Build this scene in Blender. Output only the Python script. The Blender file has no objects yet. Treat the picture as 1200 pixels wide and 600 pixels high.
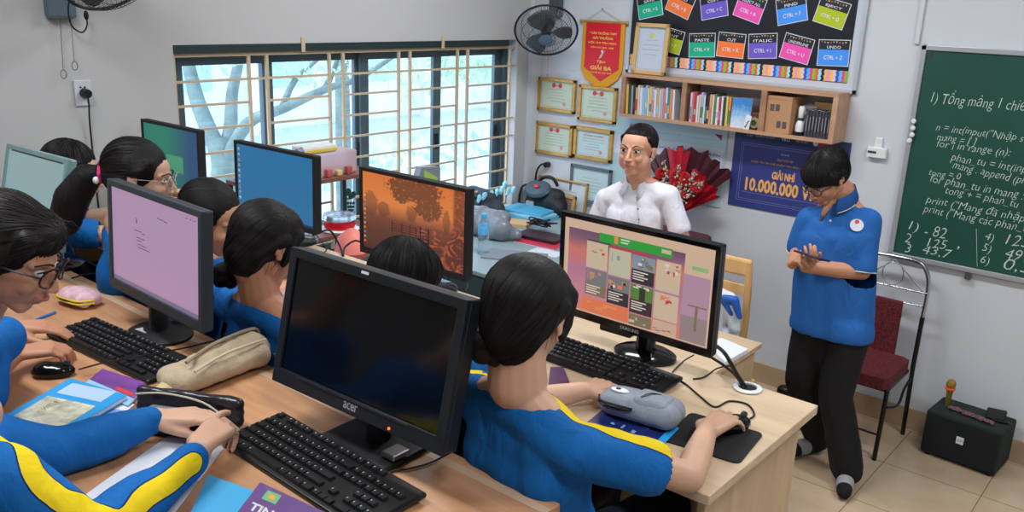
import bpy, bmesh, math, random
import numpy as np
from mathutils import Vector, Matrix, Euler, noise

random.seed(7)
PI = math.pi
SC = bpy.context.scene
COL = SC.collection
V = Vector

# ---------------------------------------------------------------- camera facts
CAM = V((0.0, 0.0, 2.25))
FPX = 1027.1
def _axes():
    yaw, pit, rol = math.radians(-39.35), math.radians(16.361), math.radians(2.189)
    f = V((math.cos(pit) * math.sin(yaw), math.cos(pit) * math.cos(yaw), -math.sin(pit)))
    r = f.cross(V((0, 0, 1))).normalized(); u = r.cross(f)
    return (r * math.cos(rol) + u * math.sin(rol), -r * math.sin(rol) + u * math.cos(rol), f)
RX, UP, FW = _axes()
def ray(px, py): return RX * ((px - 600) / FPX) + UP * ((300 - py) / FPX) + FW
def pz(px, py, z): d = ray(px, py); return CAM + d * ((z - CAM.z) / d.z)
def py_(px, py, y): d = ray(px, py); return CAM + d * ((y - CAM.y) / d.y)
def px_(px, py, x): d = ray(px, py); return CAM + d * ((x - CAM.x) / d.x)
def pd(px, py, dep): return CAM + ray(px, py) * dep

WX, WY = -3.88, 4.93          # window wall plane x, front wall plane y
PLAT, DT = 0.53, 1.28         # computer platform level, computer desk top level

# ---------------------------------------------------------------- materials
def srgb(c):
    return tuple(((v / 255) / 12.92 if v / 255 <= 0.04045 else (((v / 255) + 0.055) / 1.055) ** 2.4) for v in c) + (1,)
_mats = {}
def mat(name, rgb, rough=0.6, metal=0.0, bump=0.0, bscale=60, var=0.0, vscale=4, spec=0.5, trans=0.0, emit=0.0, ior=1.45, coat=0.0, stretch=None):
    if name in _mats: return _mats[name]
    m = bpy.data.materials.new(name); m.use_nodes = True
    nt = m.node_tree; b = nt.nodes['Principled BSDF']
    c = srgb(rgb)
    b.inputs['Base Color'].default_value = c
    b.inputs['Roughness'].default_value = rough
    b.inputs['Metallic'].default_value = metal
    b.inputs['Specular IOR Level'].default_value = spec
    b.inputs['IOR'].default_value = ior
    b.inputs['Coat Weight'].default_value = coat
    if trans: b.inputs['Transmission Weight'].default_value = trans
    if emit:
        b.inputs['Emission Color'].default_value = c
        b.inputs['Emission Strength'].default_value = emit
    tc = nt.nodes.new('ShaderNodeTexCoord')
    src = tc.outputs['Object']
    if stretch:
        mp = nt.nodes.new('ShaderNodeMapping'); mp.inputs['Scale'].default_value = stretch
        nt.links.new(src, mp.inputs['Vector']); src = mp.outputs['Vector']
    if var:
        n = nt.nodes.new('ShaderNodeTexNoise'); n.inputs['Scale'].default_value = vscale; n.inputs['Detail'].default_value = 5
        nt.links.new(src, n.inputs['Vector'])
        r = nt.nodes.new('ShaderNodeValToRGB')
        r.color_ramp.elements[0].position = 0.3; r.color_ramp.elements[1].position = 0.7
        r.color_ramp.elements[0].color = tuple(v * (1 - var) for v in c[:3]) + (1,)
        r.color_ramp.elements[1].color = tuple(min(1, v * (1 + var)) for v in c[:3]) + (1,)
        nt.links.new(n.outputs['Fac'], r.inputs['Fac']); nt.links.new(r.outputs['Color'], b.inputs['Base Color'])
    if bump:
        n2 = nt.nodes.new('ShaderNodeTexNoise'); n2.inputs['Scale'].default_value = bscale; n2.inputs['Detail'].default_value = 3
        nt.links.new(src, n2.inputs['Vector'])
        bp = nt.nodes.new('ShaderNodeBump'); bp.inputs['Strength'].default_value = bump; bp.inputs['Distance'].default_value = 0.01
        nt.links.new(n2.outputs['Fac'], bp.inputs['Height']); nt.links.new(bp.outputs['Normal'], b.inputs['Normal'])
    _mats[name] = m
    return m

def wood(name, c1, c2, rough=0.45, axis='x', scale=1.0):
    m = bpy.data.materials.new(name); m.use_nodes = True; nt = m.node_tree; b = nt.nodes['Principled BSDF']
    tc = nt.nodes.new('ShaderNodeTexCoord'); mp = nt.nodes.new('ShaderNodeMapping')
    s = {'x': (0.9, 9, 9), 'y': (9, 0.9, 9), 'z': (9, 9, 0.9)}[axis]
    mp.inputs['Scale'].default_value = tuple(v * scale for v in s)
    nt.links.new(tc.outputs['Object'], mp.inputs['Vector'])
    n = nt.nodes.new('ShaderNodeTexNoise'); n.inputs['Scale'].default_value = 2.2; n.inputs['Detail'].default_value = 8; n.inputs['Distortion'].default_value = 0.6
    nt.links.new(mp.outputs['Vector'], n.inputs['Vector'])
    r = nt.nodes.new('ShaderNodeValToRGB'); r.color_ramp.elements[0].position = 0.35; r.color_ramp.elements[1].position = 0.68
    r.color_ramp.elements[0].color = srgb(c1); r.color_ramp.elements[1].color = srgb(c2)
    nt.links.new(n.outputs['Fac'], r.inputs['Fac']); nt.links.new(r.outputs['Color'], b.inputs['Base Color'])
    b.inputs['Roughness'].default_value = rough
    return m

M = {}
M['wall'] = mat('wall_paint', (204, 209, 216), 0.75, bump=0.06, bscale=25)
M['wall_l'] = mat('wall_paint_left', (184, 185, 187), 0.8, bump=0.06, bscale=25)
M['ceil'] = mat('ceiling_paint', (225, 226, 226), 0.8)
M['base'] = mat('skirting_tile', (176, 152, 124), 0.3, var=0.08, vscale=6)
M['alu_dark'] = mat('dark_aluminium', (84, 102, 110), 0.4, 0.3)
M['lintel'] = mat('dark_green_lintel', (30, 48, 50), 0.5)
M['grille'] = mat('cream_painted_steel', (196, 178, 148), 0.4)
M['black'] = mat('black_plastic', (14, 15, 18), 0.35)
M['blackmatt'] = mat('matt_black_plastic', (20, 21, 24), 0.6, bump=0.05, bscale=200)
M['blackgloss'] = mat('gloss_black_plastic', (10, 11, 13), 0.12)
M['darkgrey'] = mat('dark_grey_plastic', (58, 66, 72), 0.4)
M['grey'] = mat('grey_plastic', (128, 134, 140), 0.5)
M['white'] = mat('white_plastic', (225, 228, 230), 0.4)
M['paper'] = mat('white_paper', (222, 226, 236), 0.8)
M['chrome'] = mat('chrome', (200, 200, 205), 0.18, 1.0)
M['steel'] = mat('brushed_steel', (150, 152, 155), 0.35, 1.0)
M['goldframe'] = mat('gold_frame', (190, 148, 74), 0.35, 0.35, var=0.12, vscale=30)
M['cable'] = mat('black_cable', (14, 14, 15), 0.5)
M['maple'] = wood('maple_laminate', (196, 172, 142), (216, 192, 160), 0.4)
M['maple_y'] = wood('maple_laminate_side', (190, 162, 128), (208, 182, 146), 0.45, 'z')
M['oak'] = wood('orange_beech_laminate', (176, 128, 92), (208, 158, 118), 0.4)
M['oakdark'] = wood('orange_beech_edge', (150, 108, 74), (180, 134, 96), 0.45)
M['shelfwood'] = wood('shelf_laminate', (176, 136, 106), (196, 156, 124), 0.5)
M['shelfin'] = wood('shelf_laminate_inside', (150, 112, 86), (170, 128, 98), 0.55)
M['chairwood'] = wood('pine_chair_wood', (206, 160, 104), (226, 184, 128), 0.45, 'z')

# ---------------------------------------------------------------- mesh builder
class MB:
    def __init__(s): s.v = []; s.f = []; s.m = []; s.uv = {}
    def add(s, vs, fs, mi=0):
        o = len(s.v); s.v += [tuple(a) for a in vs]
        for f in fs: s.f.append(tuple(i + o for i in f)); s.m.append(mi)
        return s
    def box(s, a, b, mi=0, mx=None):
        x0, y0, z0 = a; x1, y1, z1 = b
        x0, x1 = min(x0, x1), max(x0, x1); y0, y1 = min(y0, y1), max(y0, y1); z0, z1 = min(z0, z1), max(z0, z1)
        vs = [V(p) for p in ((x0, y0, z0), (x1, y0, z0), (x1, y1, z0), (x0, y1, z0), (x0, y0, z1), (x1, y0, z1), (x1, y1, z1), (x0, y1, z1))]
        if mx is not None: vs = [mx @ p for p in vs]
        return s.add(vs, [(0, 3, 2, 1), (4, 5, 6, 7), (0, 1, 5, 4), (1, 2, 6, 5), (2, 3, 7, 6), (3, 0, 4, 7)], mi)
    def rbox(s, a, b, r=0.004, mi=0, mx=None, n=2):
        bm = bmesh.new(); bmesh.ops.create_cube(bm, size=1)
        a = V(a); b = V(b); c = (a + b) / 2; d = V((abs(b.x - a.x), abs(b.y - a.y), abs(b.z - a.z)))
        for v in bm.verts: v.co = V((v.co.x * d.x, v.co.y * d.y, v.co.z * d.z)) + c
        bmesh.ops.bevel(bm, geom=list(bm.edges), offset=min(r, min(d) * 0.49), segments=n, profile=0.5, affect='EDGES')
        bm.verts.index_update()
        vs = [v.co.copy() for v in bm.verts]; fs = [tuple(v.index for v in f.verts) for f in bm.faces]; bm.free()
        if mx is not None: vs = [mx @ p for p in vs]
        return s.add(vs, fs, mi)
    def cyl(s, p0, p1, r0, r1=None, n=16, mi=0, caps=True):
        r1 = r0 if r1 is None else r1; p0 = V(p0); p1 = V(p1); d = (p1 - p0)
        q = d.to_track_quat('Z', 'Y').to_matrix(); vs = []
        for p, r in ((p0, r0), (p1, r1)):
            for i in range(n): a = 2 * PI * i / n; vs.append(p + q @ V((r * math.cos(a), r * math.sin(a), 0)))
        fs = [(i, (i + 1) % n, n + (i + 1) % n, n + i) for i in range(n)]
        if caps: fs += [tuple(range(n - 1, -1, -1)), tuple(range(n, 2 * n))]
        return s.add(vs, fs, mi)
    def lathe(s, prof, mx=None, n=24, mi=0):
        vs = []; fs = []
        for r, z in prof:
            for i in range(n): a = 2 * PI * i / n; vs.append(V((r * math.cos(a), r * math.sin(a), z)))
        for k in range(len(prof) - 1):
            for i in range(n): j = (i + 1) % n; fs.append((k * n + i, k * n + j, (k + 1) * n + j, (k + 1) * n + i))
        fs += [tuple(range(n - 1, -1, -1)), tuple(range((len(prof) - 1) * n, len(prof) * n))]
        if mx is not None: vs = [mx @ p for p in vs]
        return s.add(vs, fs, mi)
    def tube(s, pts, r, n=8, mi=0, closed=False, smooth=0):
        pts = [V(p) for p in pts]
        if smooth: pts = spline(pts, smooth)
        rs = r if isinstance(r, (list, tuple)) else [r] * len(pts)
        vs = []; fs = []; L = len(pts)
        up = V((0, 0, 1)); prev = None
        for k, p in enumerate(pts):
            if closed: d = pts[(k + 1) % L] - pts[k - 1]
            else: d = pts[min(k + 1, L - 1)] - pts[max(k - 1, 0)]
            d.normalize()
            if prev is None:
                a = up if abs(d.z) < 0.9 else V((1, 0, 0)); x = d.cross(a).normalized()
            else:
                x = (prev - d * prev.dot(d)).normalized()
            prev = x; y = d.cross(x)
            for i in range(n): t = 2 * PI * i / n; vs.append(p + (x * math.cos(t) + y * math.sin(t)) * rs[k])
        for k in range(L if closed else L - 1):
            k2 = (k + 1) % L
            for i in range(n): j = (i + 1) % n; fs.append((k * n + i, k * n + j, k2 * n + j, k2 * n + i))
        if not closed: fs += [tuple(range(n - 1, -1, -1)), tuple(range((L - 1) * n, L * n))]
        return s.add(vs, fs, mi)
    def ell(s, c, r, mx=None, mi=0, nu=16, nv=10):
        vs = []; fs = []; c = V(c)
        for j in range(nv + 1):
            t = PI * j / nv
            for i in range(nu):
                a = 2 * PI * i / nu
                p = V((r[0] * math.sin(t) * math.cos(a), r[1] * math.sin(t) * math.sin(a), r[2] * math.cos(t)))
                if mx is not None: p = mx @ p
                vs.append(c + p)
        for j in range(nv):
            for i in range(nu):
                k = (i + 1) % nu
                if j == 0: fs.append((i, nu + i, nu + k))
                elif j == nv - 1: fs.append((j * nu + i, (j + 1) * nu + i, j * nu + k))
                else: fs.append((j * nu + i, (j + 1) * nu + i, (j + 1) * nu + k, j * nu + k))
        return s.add(vs, fs, mi)
    def prism(s, poly, z0, z1, mx=None, mi=0):
        n = len(poly)
        vs = [V((p[0], p[1], z0)) for p in poly] + [V((p[0], p[1], z1)) for p in poly]
        if mx is not None: vs = [mx @ p for p in vs]
        fs = [tuple(range(n - 1, -1, -1)), tuple(range(n, 2 * n))] + [(i, (i + 1) % n, n + (i + 1) % n, n + i) for i in range(n)]
        return s.add(vs, fs, mi)
    def quad(s, a, b, c, d, mi=0): return s.add([a, b, c, d], [(0, 1, 2, 3)], mi)
    def build(s, name, mats, parent=None, smooth=False, world=False, mx=None):
        me = bpy.data.meshes.new(name)
        me.from_pydata([tuple(v) for v in s.v], [], s.f)
        if not isinstance(mats, (list, tuple)): mats = [mats]
        for m in mats: me.materials.append(M[m] if isinstance(m, str) else m)
        me.polygons.foreach_set('material_index', s.m)
        if smooth: me.polygons.foreach_set('use_smooth', [True] * len(s.f))
        me.validate(); me.update()
        o = bpy.data.objects.new(name, me); COL.objects.link(o)
        if smooth == 'auto' or smooth is True:
            try: me.set_sharp_from_angle(angle=math.radians(40))
            except Exception: pass
        if parent is not None: setparent(o, parent, world)
        if mx is not None: o.matrix_basis = mx
        return o

def root_mx(o):
    m = o.matrix_basis.copy()
    if o.parent is not None: m = root_mx(o.parent) @ o.matrix_parent_inverse @ m
    return m
def setparent(o, parent, world):
    o.parent = parent
    if world: o.matrix_parent_inverse = root_mx(parent).inverted()

def spline(pts, n):
    out = []; L = len(pts)
    for i in range(L - 1):
        p0 = pts[max(i - 1, 0)]; p1 = pts[i]; p2 = pts[i + 1]; p3 = pts[min(i + 2, L - 1)]
        for k in range(n):
            t = k / n
            out.append(0.5 * ((2 * p1) + (p2 - p0) * t + (2 * p0 - 5 * p1 + 4 * p2 - p3) * t * t + (3 * p1 - p0 - 3 * p2 + p3) * t ** 3))
    out.append(pts[-1]); return out

def tag(o, label=None, cat=None, group=None, kind=None):
    if label and len(label.replace('-', ' ').split()) > 16: print('LONG', len(label.replace('-', ' ').split()), label)
    if label: o['label'] = label
    if cat: o['category'] = cat
    if group: o['group'] = group
    if kind: o['kind'] = kind
    return o
def thing(name, label, cat, loc=(0, 0, 0), rz=0, group=None, rot=None):
    o = bpy.data.objects.new(name, None); COL.objects.link(o); o.empty_display_size = 0.05
    o.location = loc; o.rotation_euler = rot if rot is not None else (0, 0, rz)
    return tag(o, label, cat, group)
def struct(name, mb, m, parent=None, smooth=False):
    o = mb.build(name, m, parent, smooth, world=parent is not None)
    if parent is None: o['kind'] = 'structure'
    return o
def copy_tree(o, parent=None):
    c = o.copy(); COL.objects.link(c)
    if parent is not None: c.parent = parent; c.matrix_parent_inverse = o.matrix_parent_inverse.copy()
    for ch in list(o.children):
        copy_tree(ch, c)
    return c

# text as a mesh fitted to a rectangle (x right, z up) of the plane given by mx
def text(body, rect, m, parent, name='lettering', mx=None, off=0.0, shear=0.0, thick=0.0006, keep=False, jitter=0.0, world=False):
    cu = bpy.data.curves.new('t', 'FONT'); cu.body = body; cu.size = 1; cu.extrude = 0.0; cu.offset = off; cu.shear = shear
    cu.resolution_u = 2; cu.fill_mode = 'FRONT'
    ob = bpy.data.objects.new('t', cu); COL.objects.link(ob)
    dg = bpy.context.evaluated_depsgraph_get()
    me = bpy.data.meshes.new_from_object(ob.evaluated_get(dg))
    bpy.data.objects.remove(ob); bpy.data.curves.remove(cu)
    n = len(me.vertices)
    if n == 0: return None
    co = np.empty(n * 3); me.vertices.foreach_get('co', co); co = co.reshape(-1, 3)
    mn = co.min(0); mxx = co.max(0); sz = np.maximum(mxx - mn, 1e-6)
    x0, x1, z0, z1 = rect
    sx = (x1 - x0) / sz[0]; sz_ = (z1 - z0) / sz[1]
    if keep: sx = sz_ = min(sx, sz_)
    X = x0 + (co[:, 0] - mn[0]) * sx; Z = z0 + (co[:, 1] - mn[1]) * sz_
    if jitter: Z = Z + jitter * np.sin(X * 60 + len(body)) + jitter * 0.6 * np.sin(X * 143)
    mb = MB()
    Mx = mx or Matrix.Identity(4)
    vs = [Mx @ V((a, 0, b)) for a, b in zip(X, Z)]
    fs = [tuple(p.vertices) for p in me.polygons]
    mb.add(vs, fs)
    bpy.data.meshes.remove(me)
    return mb.build(name, m, parent, world=world)

# ---------------------------------------------------------------- soft solids (people, cloth bags)
def cap(p0, r0, p1=None, r1=None): 
    return ('c', V(p0), r0, V(p1 if p1 is not None else p0), r1 if r1 is not None else r0)
def ell(c, r, mx=None): return ('e', V(c), r, mx)
def _caps(mb, prim, nu=14, nv=5):
    if prim[0] == 'e': mb.ell(prim[1], prim[2], prim[3], nu=18, nv=12); return
    _, p0, r0, p1, r1 = prim
    d = p1 - p0
    if d.length < 1e-5: mb.ell(p0, (r0, r0, r0), nu=14, nv=10); return
    q = d.to_track_quat('Z', 'Y').to_matrix(); vs = []; fs = []; L = d.length
    prof = [(r0 * math.cos(-PI / 2 + PI / 2 * k / nv), r0 * math.sin(-PI / 2 + PI / 2 * k / nv)) for k in range(nv + 1)]
    prof += [(r1 * math.cos(PI / 2 * k / nv), L + r1 * math.sin(PI / 2 * k / nv)) for k in range(nv + 1)]
    for r, z in prof:
        r = max(r, 1e-5)
        for i in range(nu): a = 2 * PI * i / nu; vs.append(p0 + q @ V((r * math.cos(a), r * math.sin(a), z)))
    for k in range(len(prof) - 1):
        for i in range(nu): j = (i + 1) % nu; fs.append((k * nu + i, k * nu + j, (k + 1) * nu + j, (k + 1) * nu + i))
    fs += [tuple(range(nu - 1, -1, -1)), tuple(range((len(prof) - 1) * nu, len(prof) * nu))]
    mb.add(vs, fs)
def soft(name, prims, m, parent, voxel=0.006, it=6, world=True, wrinkle=0.0, wscale=12, fn=None, attr=None, attr2=None, cut=None):
    mb = MB()
    for p in prims: _caps(mb, p)
    me = bpy.data.meshes.new(name); me.from_pydata([tuple(v) for v in mb.v], [], mb.f); me.update()
    ob = bpy.data.objects.new(name, me); COL.objects.link(ob)
    md = ob.modifiers.new('r', 'REMESH'); md.mode = 'VOXEL'; md.voxel_size = voxel; md.adaptivity = 0
    ms = ob.modifiers.new('s', 'SMOOTH'); ms.factor = 0.5; ms.iterations = it
    dg = bpy.context.evaluated_depsgraph_get()
    me2 = bpy.data.meshes.new_from_object(ob.evaluated_get(dg))
    bpy.data.objects.remove(ob); bpy.data.meshes.remove(me)
    n = len(me2.vertices)
    co = np.empty(n * 3); me2.vertices.foreach_get('co', co); co = co.reshape(-1, 3)
    if wrinkle or fn:
        nr = np.array([tuple(v.normal) for v in me2.vertices])
        if fn is not None: d = fn(co)
        else:
            d = np.array([noise.noise(V((a * wscale, b * wscale, c * wscale * 0.55))) + 0.5 * noise.noise(V((a * wscale * 2.3 + 9, b * wscale * 2.3, c * wscale))) for a, b, c in co]) * wrinkle
        co = co + nr * d[:, None]
        me2.vertices.foreach_set('co', co.ravel())
    for nm, av in (('stripe', attr), ('strand', attr2)):
        if av is not None:
            at = me2.attributes.new(nm, 'FLOAT', 'POINT'); at.data.foreach_set('value', av(co).astype(np.float32))
    if cut is not None:
        bm = bmesh.new(); bm.from_mesh(me2)
        kill = [f for f in bm.faces if cut(f.calc_center_median())]
        bmesh.ops.delete(bm, geom=kill, context='FACES'); bm.to_mesh(me2); bm.free()
    me2.name = name; me2.materials.clear()
    me2.materials.append(M[m] if isinstance(m, str) else m)
    me2.polygons.foreach_set('use_smooth', [True] * len(me2.polygons)); me2.update()
    o = bpy.data.objects.new(name, me2); COL.objects.link(o)
    if parent is not None: setparent(o, parent, world)
    return o
# ================================================================ ROOM SHELL
X1, Y0, CZ = 2.7, -2.8, 3.35
fl = bpy.data.materials.new('floor_tiles'); fl.use_nodes = True
nt = fl.node_tree; b = nt.nodes['Principled BSDF']
tc = nt.nodes.new('ShaderNodeTexCoord'); mp = nt.nodes.new('ShaderNodeMapping'); mp.inputs['Location'].default_value = (0.607, -4.43, 0)
br = nt.nodes.new('ShaderNodeTexBrick'); br.offset = 0; br.inputs['Scale'].default_value = 1
br.inputs['Brick Width'].default_value = 0.468; br.inputs['Row Height'].default_value = 0.468; br.inputs['Mortar Size'].default_value = 0.003; br.inputs['Mortar Smooth'].default_value = 0.2
br.inputs['Color1'].default_value = srgb((196, 174, 146)); br.inputs['Color2'].default_value = srgb((200, 178, 152)); br.inputs['Mortar'].default_value = srgb((140, 118, 94))
nt.links.new(tc.outputs['Object'], mp.inputs['Vector']); nt.links.new(mp.outputs['Vector'], br.inputs['Vector'])
no = nt.nodes.new('ShaderNodeTexNoise'); no.inputs['Scale'].default_value = 3.5; no.inputs['Detail'].default_value = 8
nt.links.new(tc.outputs['Object'], no.inputs['Vector'])
mx = nt.nodes.new('ShaderNodeMix'); mx.data_type = 'RGBA'; mx.blend_type = 'MULTIPLY'; mx.inputs[0].default_value = 0.45
rp = nt.nodes.new('ShaderNodeValToRGB'); rp.color_ramp.elements[0].position = 0.35; rp.color_ramp.elements[1].position = 0.65
rp.color_ramp.elements[0].color = (0.66, 0.62, 0.56, 1); rp.color_ramp.elements[1].color = (1, 1, 1, 1)
nt.links.new(no.outputs['Fac'], rp.inputs['Fac']); nt.links.new(br.outputs['Color'], mx.inputs[6]); nt.links.new(rp.outputs['Color'], mx.inputs[7])
nt.links.new(mx.outputs[2], b.inputs['Base Color']); b.inputs['Roughness'].default_value = 0.16
M['floor'] = fl
struct('floor', MB().box((WX - .2, Y0 - .2, -.1), (X1 + .2, WY + .2, 0)), 'floor')
struct('ceiling', MB().box((WX - .2, Y0 - .2, CZ), (X1 + .2, WY + .2, CZ + .1)), 'ceil')
OB, OT, OL, OR = 0.80, 1.985, 2.195, 4.71        # window opening
w = MB()
w.box((WX - .2, Y0 - .2, 0), (WX, OL, CZ)).box((WX - .2, OR, 0), (WX, WY + .2, CZ))
w.box((WX - .2, OL, 0), (WX, OR, OB)).box((WX - .2, OL, OT), (WX, OR, CZ))
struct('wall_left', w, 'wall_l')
struct('wall_front', MB().box((WX, WY, 0), (X1 + .2, WY + .2, CZ)), 'wall')
struct('wall_right', MB().box((X1, Y0 - .2, 0), (X1 + .2, WY, CZ)), 'wall')
struct('wall_back', MB().box((WX, Y0 - .2, 0), (X1, Y0, CZ)), 'wall')
bb = MB().box((WX + .1, WY - .012, 0), (X1, WY, .125))
struct('baseboard_front', bb, 'base')
struct('baseboard_left', MB().box((WX, PLAT and Y0, 0), (WX + .012, WY - .1, .125)), 'base')
struct('trim_1', MB().box((WX, 4.83, .0), (WX + .035, WY, CZ)), 'wall')
cd = MB().rbox((-1.395, WY - .016, 2.10), (-1.372, WY, CZ), .003)
struct('trim_2', cd, 'wall')
# raised floor that carries the rows of computer desks
struct('floor_platform', MB().rbox((WX, Y0, .0), (-0.66, 2.16, PLAT), .01), mat('platform_vinyl', (150, 132, 112), .5, var=.08))

# ---------------------------------------------------------------- window
glass = bpy.data.materials.new('window_glass'); glass.use_nodes = True
nt = glass.node_tree; nt.nodes.remove(nt.nodes['Principled BSDF'])
tr = nt.nodes.new('ShaderNodeBsdfTransparent'); tr.inputs[0].default_value = (.94, .975, .99, 1)
gl = nt.nodes.new('ShaderNodeBsdfGlossy'); gl.inputs['Roughness'].default_value = .02
ms = nt.nodes.new('ShaderNodeMixShader'); ms.inputs[0].default_value = .06
nt.links.new(tr.outputs[0], ms.inputs[1]); nt.links.new(gl.outputs[0], ms.inputs[2]); nt.links.new(ms.outputs[0], nt.nodes['Material Output'].inputs[0])
M['glass'] = glass
win = thing('window_1', None, None, (WX - .1, 3.45, OB)); win['kind'] = 'structure'
fr = MB(); xa, xb = WX - .15, WX - .09
fr.box((xa, OL, OT - .05), (xb, OR, OT)).box((xa, OL, OB), (xb, OR, OB + .05)).box((xa, OL, OB), (xb, OL + .04, OT)).box((xa, OR - .035, OB), (xb, OR, OT))
fr.build('window_frame', 'alu_dark', win, world=True)
MB().box((WX - .012, OL, 1.945), (WX + .004, OR - .1, OT)).build('lintel_strip', 'lintel', win, world=True)
sashes = [(OL + .03, 2.80, 0), (2.75, 3.44, 1), (3.40, 4.06, 0), (4.03, OR - .035, 1)]
for a, c, k in sashes:
    x0, x1 = (xa + .004, xa + .03) if k else (xa + .032, xa + .056)
    s_ = MB(); t = .062
    s_.box((x0, a, OB + .05), (x1, a + t, OT - .05)).box((x0, c - t, OB + .05), (x1, c, OT - .05)).box((x0, a + t, OT - .105), (x1, c - t, OT - .05)).box((x0, a + t, OB + .05), (x1, c - t, OB + .11))
    so = s_.build('sash', 'alu_dark', win, world=True)
    xm = (x0 + x1) / 2
    MB().box((xm - .002, a + t, OB + .11), (xm + .002, c - t, OT - .105)).build('pane', 'glass', so, world=True)
    MB().rbox((x1, c - .045, 1.30), (x1 + .012, c - .02, 1.40), .003).build('latch', 'black', so, world=True)
MB().box((WX - .2, OL, OB - .03), (WX + .02, OR, OB)).build('window_sill', 'wall', win, world=True)
gr = MB(); gx = WX - .02
ys = [2.2, 2.608, 2.715, 3.117, 3.213, 3.632, 3.724, 4.136, 4.232, 4.655]
for y in ys: gr.box((gx - .007, y - .008, OB + .02), (gx + .007, y + .008, 1.943))
gr.box((gx - .008, 2.19, 1.927), (gx + .008, 4.70, 1.945))
for z in (1.812, 1.458, 1.335, .98): gr.box((gx - .005, 2.2, z - .006), (gx + .005, 4.705, z + .006))
for z in (1.697, 1.58, 1.218, 1.10, .86):
    for i in range(0, 10, 2): gr.box((gx - .005, ys[i], z - .006), (gx + .005, ys[i + 1], z + .006))
for y in (2.93, 3.98): gr.box((gx - .002, y - .012, 1.94), (gx + .026, y + .012, OT + .03))
gr.build('security_grille', 'grille', win, world=True)

# ---------------------------------------------------------------- outdoors
M['bark'] = mat('tree_bark', (110, 128, 122), .9, bump=.4, bscale=12, var=.2, vscale=6)
M['leaf'] = mat('tree_leaves', (170, 196, 168), .8, var=.15, vscale=3)
tree = thing('street_tree', 'bare-branched forked tree standing outside behind the barred window', 'tree', tuple(pz(258, 330, -0.9)[:2]) + (-.9,))
mb = MB(); D = 9.5
def T(pts, rs): mb.tube([pd(x, y, D + dd) for x, y, dd in pts], rs, n=10, smooth=4)
def R(a, b, n): return [a + (b - a) * i / (n * 4) for i in range(n * 4 + 1)]
T([(262, 350, 0), (262, 240, 0), (262, 190, 0), (255, 165, 0)], R(.15, .12, 3))
T([(262, 190, 0), (248, 160, 0), (232, 120, .1), (222, 80, .2), (212, 30, .3)], R(.105, .06, 4))
T([(262, 190, 0), (270, 150, .1), (272, 110, .2), (280, 70, .2), (286, 20, .3)], R(.085, .045, 4))
T([(262, 195, 0), (290, 145, -.2), (330, 128, -.4), (380, 105, -.5), (420, 92, -.6), (470, 60, -.8)], R(.075, .02, 5))
T([(330, 128, -.4), (345, 95, -.3), (372, 70, -.2), (410, 40, -.1)], R(.04, .012, 3))
T([(380, 105, -.5), (392, 80, -.5), (400, 50, -.6)], R(.035, .015, 2))
mb.build('trunk_and_branches', 'bark', tree, smooth=True, world=True)
tp_ = pz(400, 330, -.9); q_ = pd(401, 90, 12.5); tag(MB().tube([V((q_.x, q_.y, -.9)), q_, V((q_.x + .05, q_.y, 5))], [.12, .1, .08], n=10).build('straight_trunk', 'bark', smooth=True), 'straight pale tree trunk in the yard, seen through the second window pane', 'tree trunk')
lf = MB(); rr = random.Random(3)
for cx, cy, n, s in [(350, 82, 70, 22), (405, 62, 60, 24), (450, 75, 50, 20), (540, 75, 140, 20), (575, 80, 90, 16), (505, 100, 40, 22), (245, 60, 40, 30), (470, 45, 60, 20)]:
    for _ in range(n):
        p = pd(cx + rr.gauss(0, s), cy + rr.gauss(0, s * .5), D + rr.uniform(-1.2, 1.2))
        e = Euler((rr.uniform(0, 6), rr.uniform(0, 6), rr.uniform(0, 6))).to_matrix(); q = .045
        lf.quad(p + e @ V((-q * 1.6, 0, 0)), p + e @ V((0, -q * .6, .01)), p + e @ V((q * 1.6, 0, 0)), p + e @ V((0, q * .6, .01)))
tag(lf.build('foliage', 'leaf', tree, world=True), kind='stuff')
bm_ = thing('school_building', 'pale two-storey building with a red fascia across the yard outside', 'building', (-17.5, 14, -.9))
mb = MB().box((-22, 2, -.9), (-17.5, 30, 3.0)); mb.build('wall', mat('pale_render', (226, 226, 230), .9), bm_, world=True)
MB().box((-22.2, 1.8, 2.55), (-17.2, 30.2, 3.1)).build('fascia', mat('red_fascia', (206, 90, 92), .8), bm_, world=True)
MB().box((-22, 2, 3.1), (-17.6, 30, 7)).build('upper_wall', mat('pale_render2', (205, 212, 222), .9), bm_, world=True)
for i in range(9):
    for z in (.1, ):
        y = 4 + i * 2.7
        f = MB().box((-17.5, y, z), (-17.4, y + 1.3, z + 1.5)).build('window', mat('far_shutter', (176, 214, 228), .6), bm_, world=True)
for i in range(9):
    MB().box((-17.1, 3.2 + i * 2.7, -.9), (-16.9, 3.4 + i * 2.7, 2.55)).build('column', mat('pale_render', (214, 220, 226)), bm_, world=True)
struct('floor_yard', MB().box((-40, -12, -1.0), (WX - .3, 40, -.9)), mat('yard_concrete', (196, 210, 220), .9, var=.12, vscale=.6))
hd = MB(); rr = random.Random(11)
for i in range(900):
    t = rr.random(); p = V((-11.5 + rr.gauss(0, .25), 3 + t * 16, -.9 + rr.uniform(0, .9) * (0.8 + .2 * math.sin(t * 40))))
    e = Euler((rr.uniform(0, 6), rr.uniform(0, 6), rr.uniform(0, 6))).to_matrix(); q = .09
    hd.quad(p + e @ V((-q, 0, 0)), p + e @ V((0, -q * .5, 0)), p + e @ V((q, 0, 0)), p + e @ V((0, q * .5, 0)))
tag(hd.build('clipped_hedge', mat('hedge_leaves', (176, 212, 220), .8, var=.12)), 'low bluish hedge along the yard outside the window', 'hedge')

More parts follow.
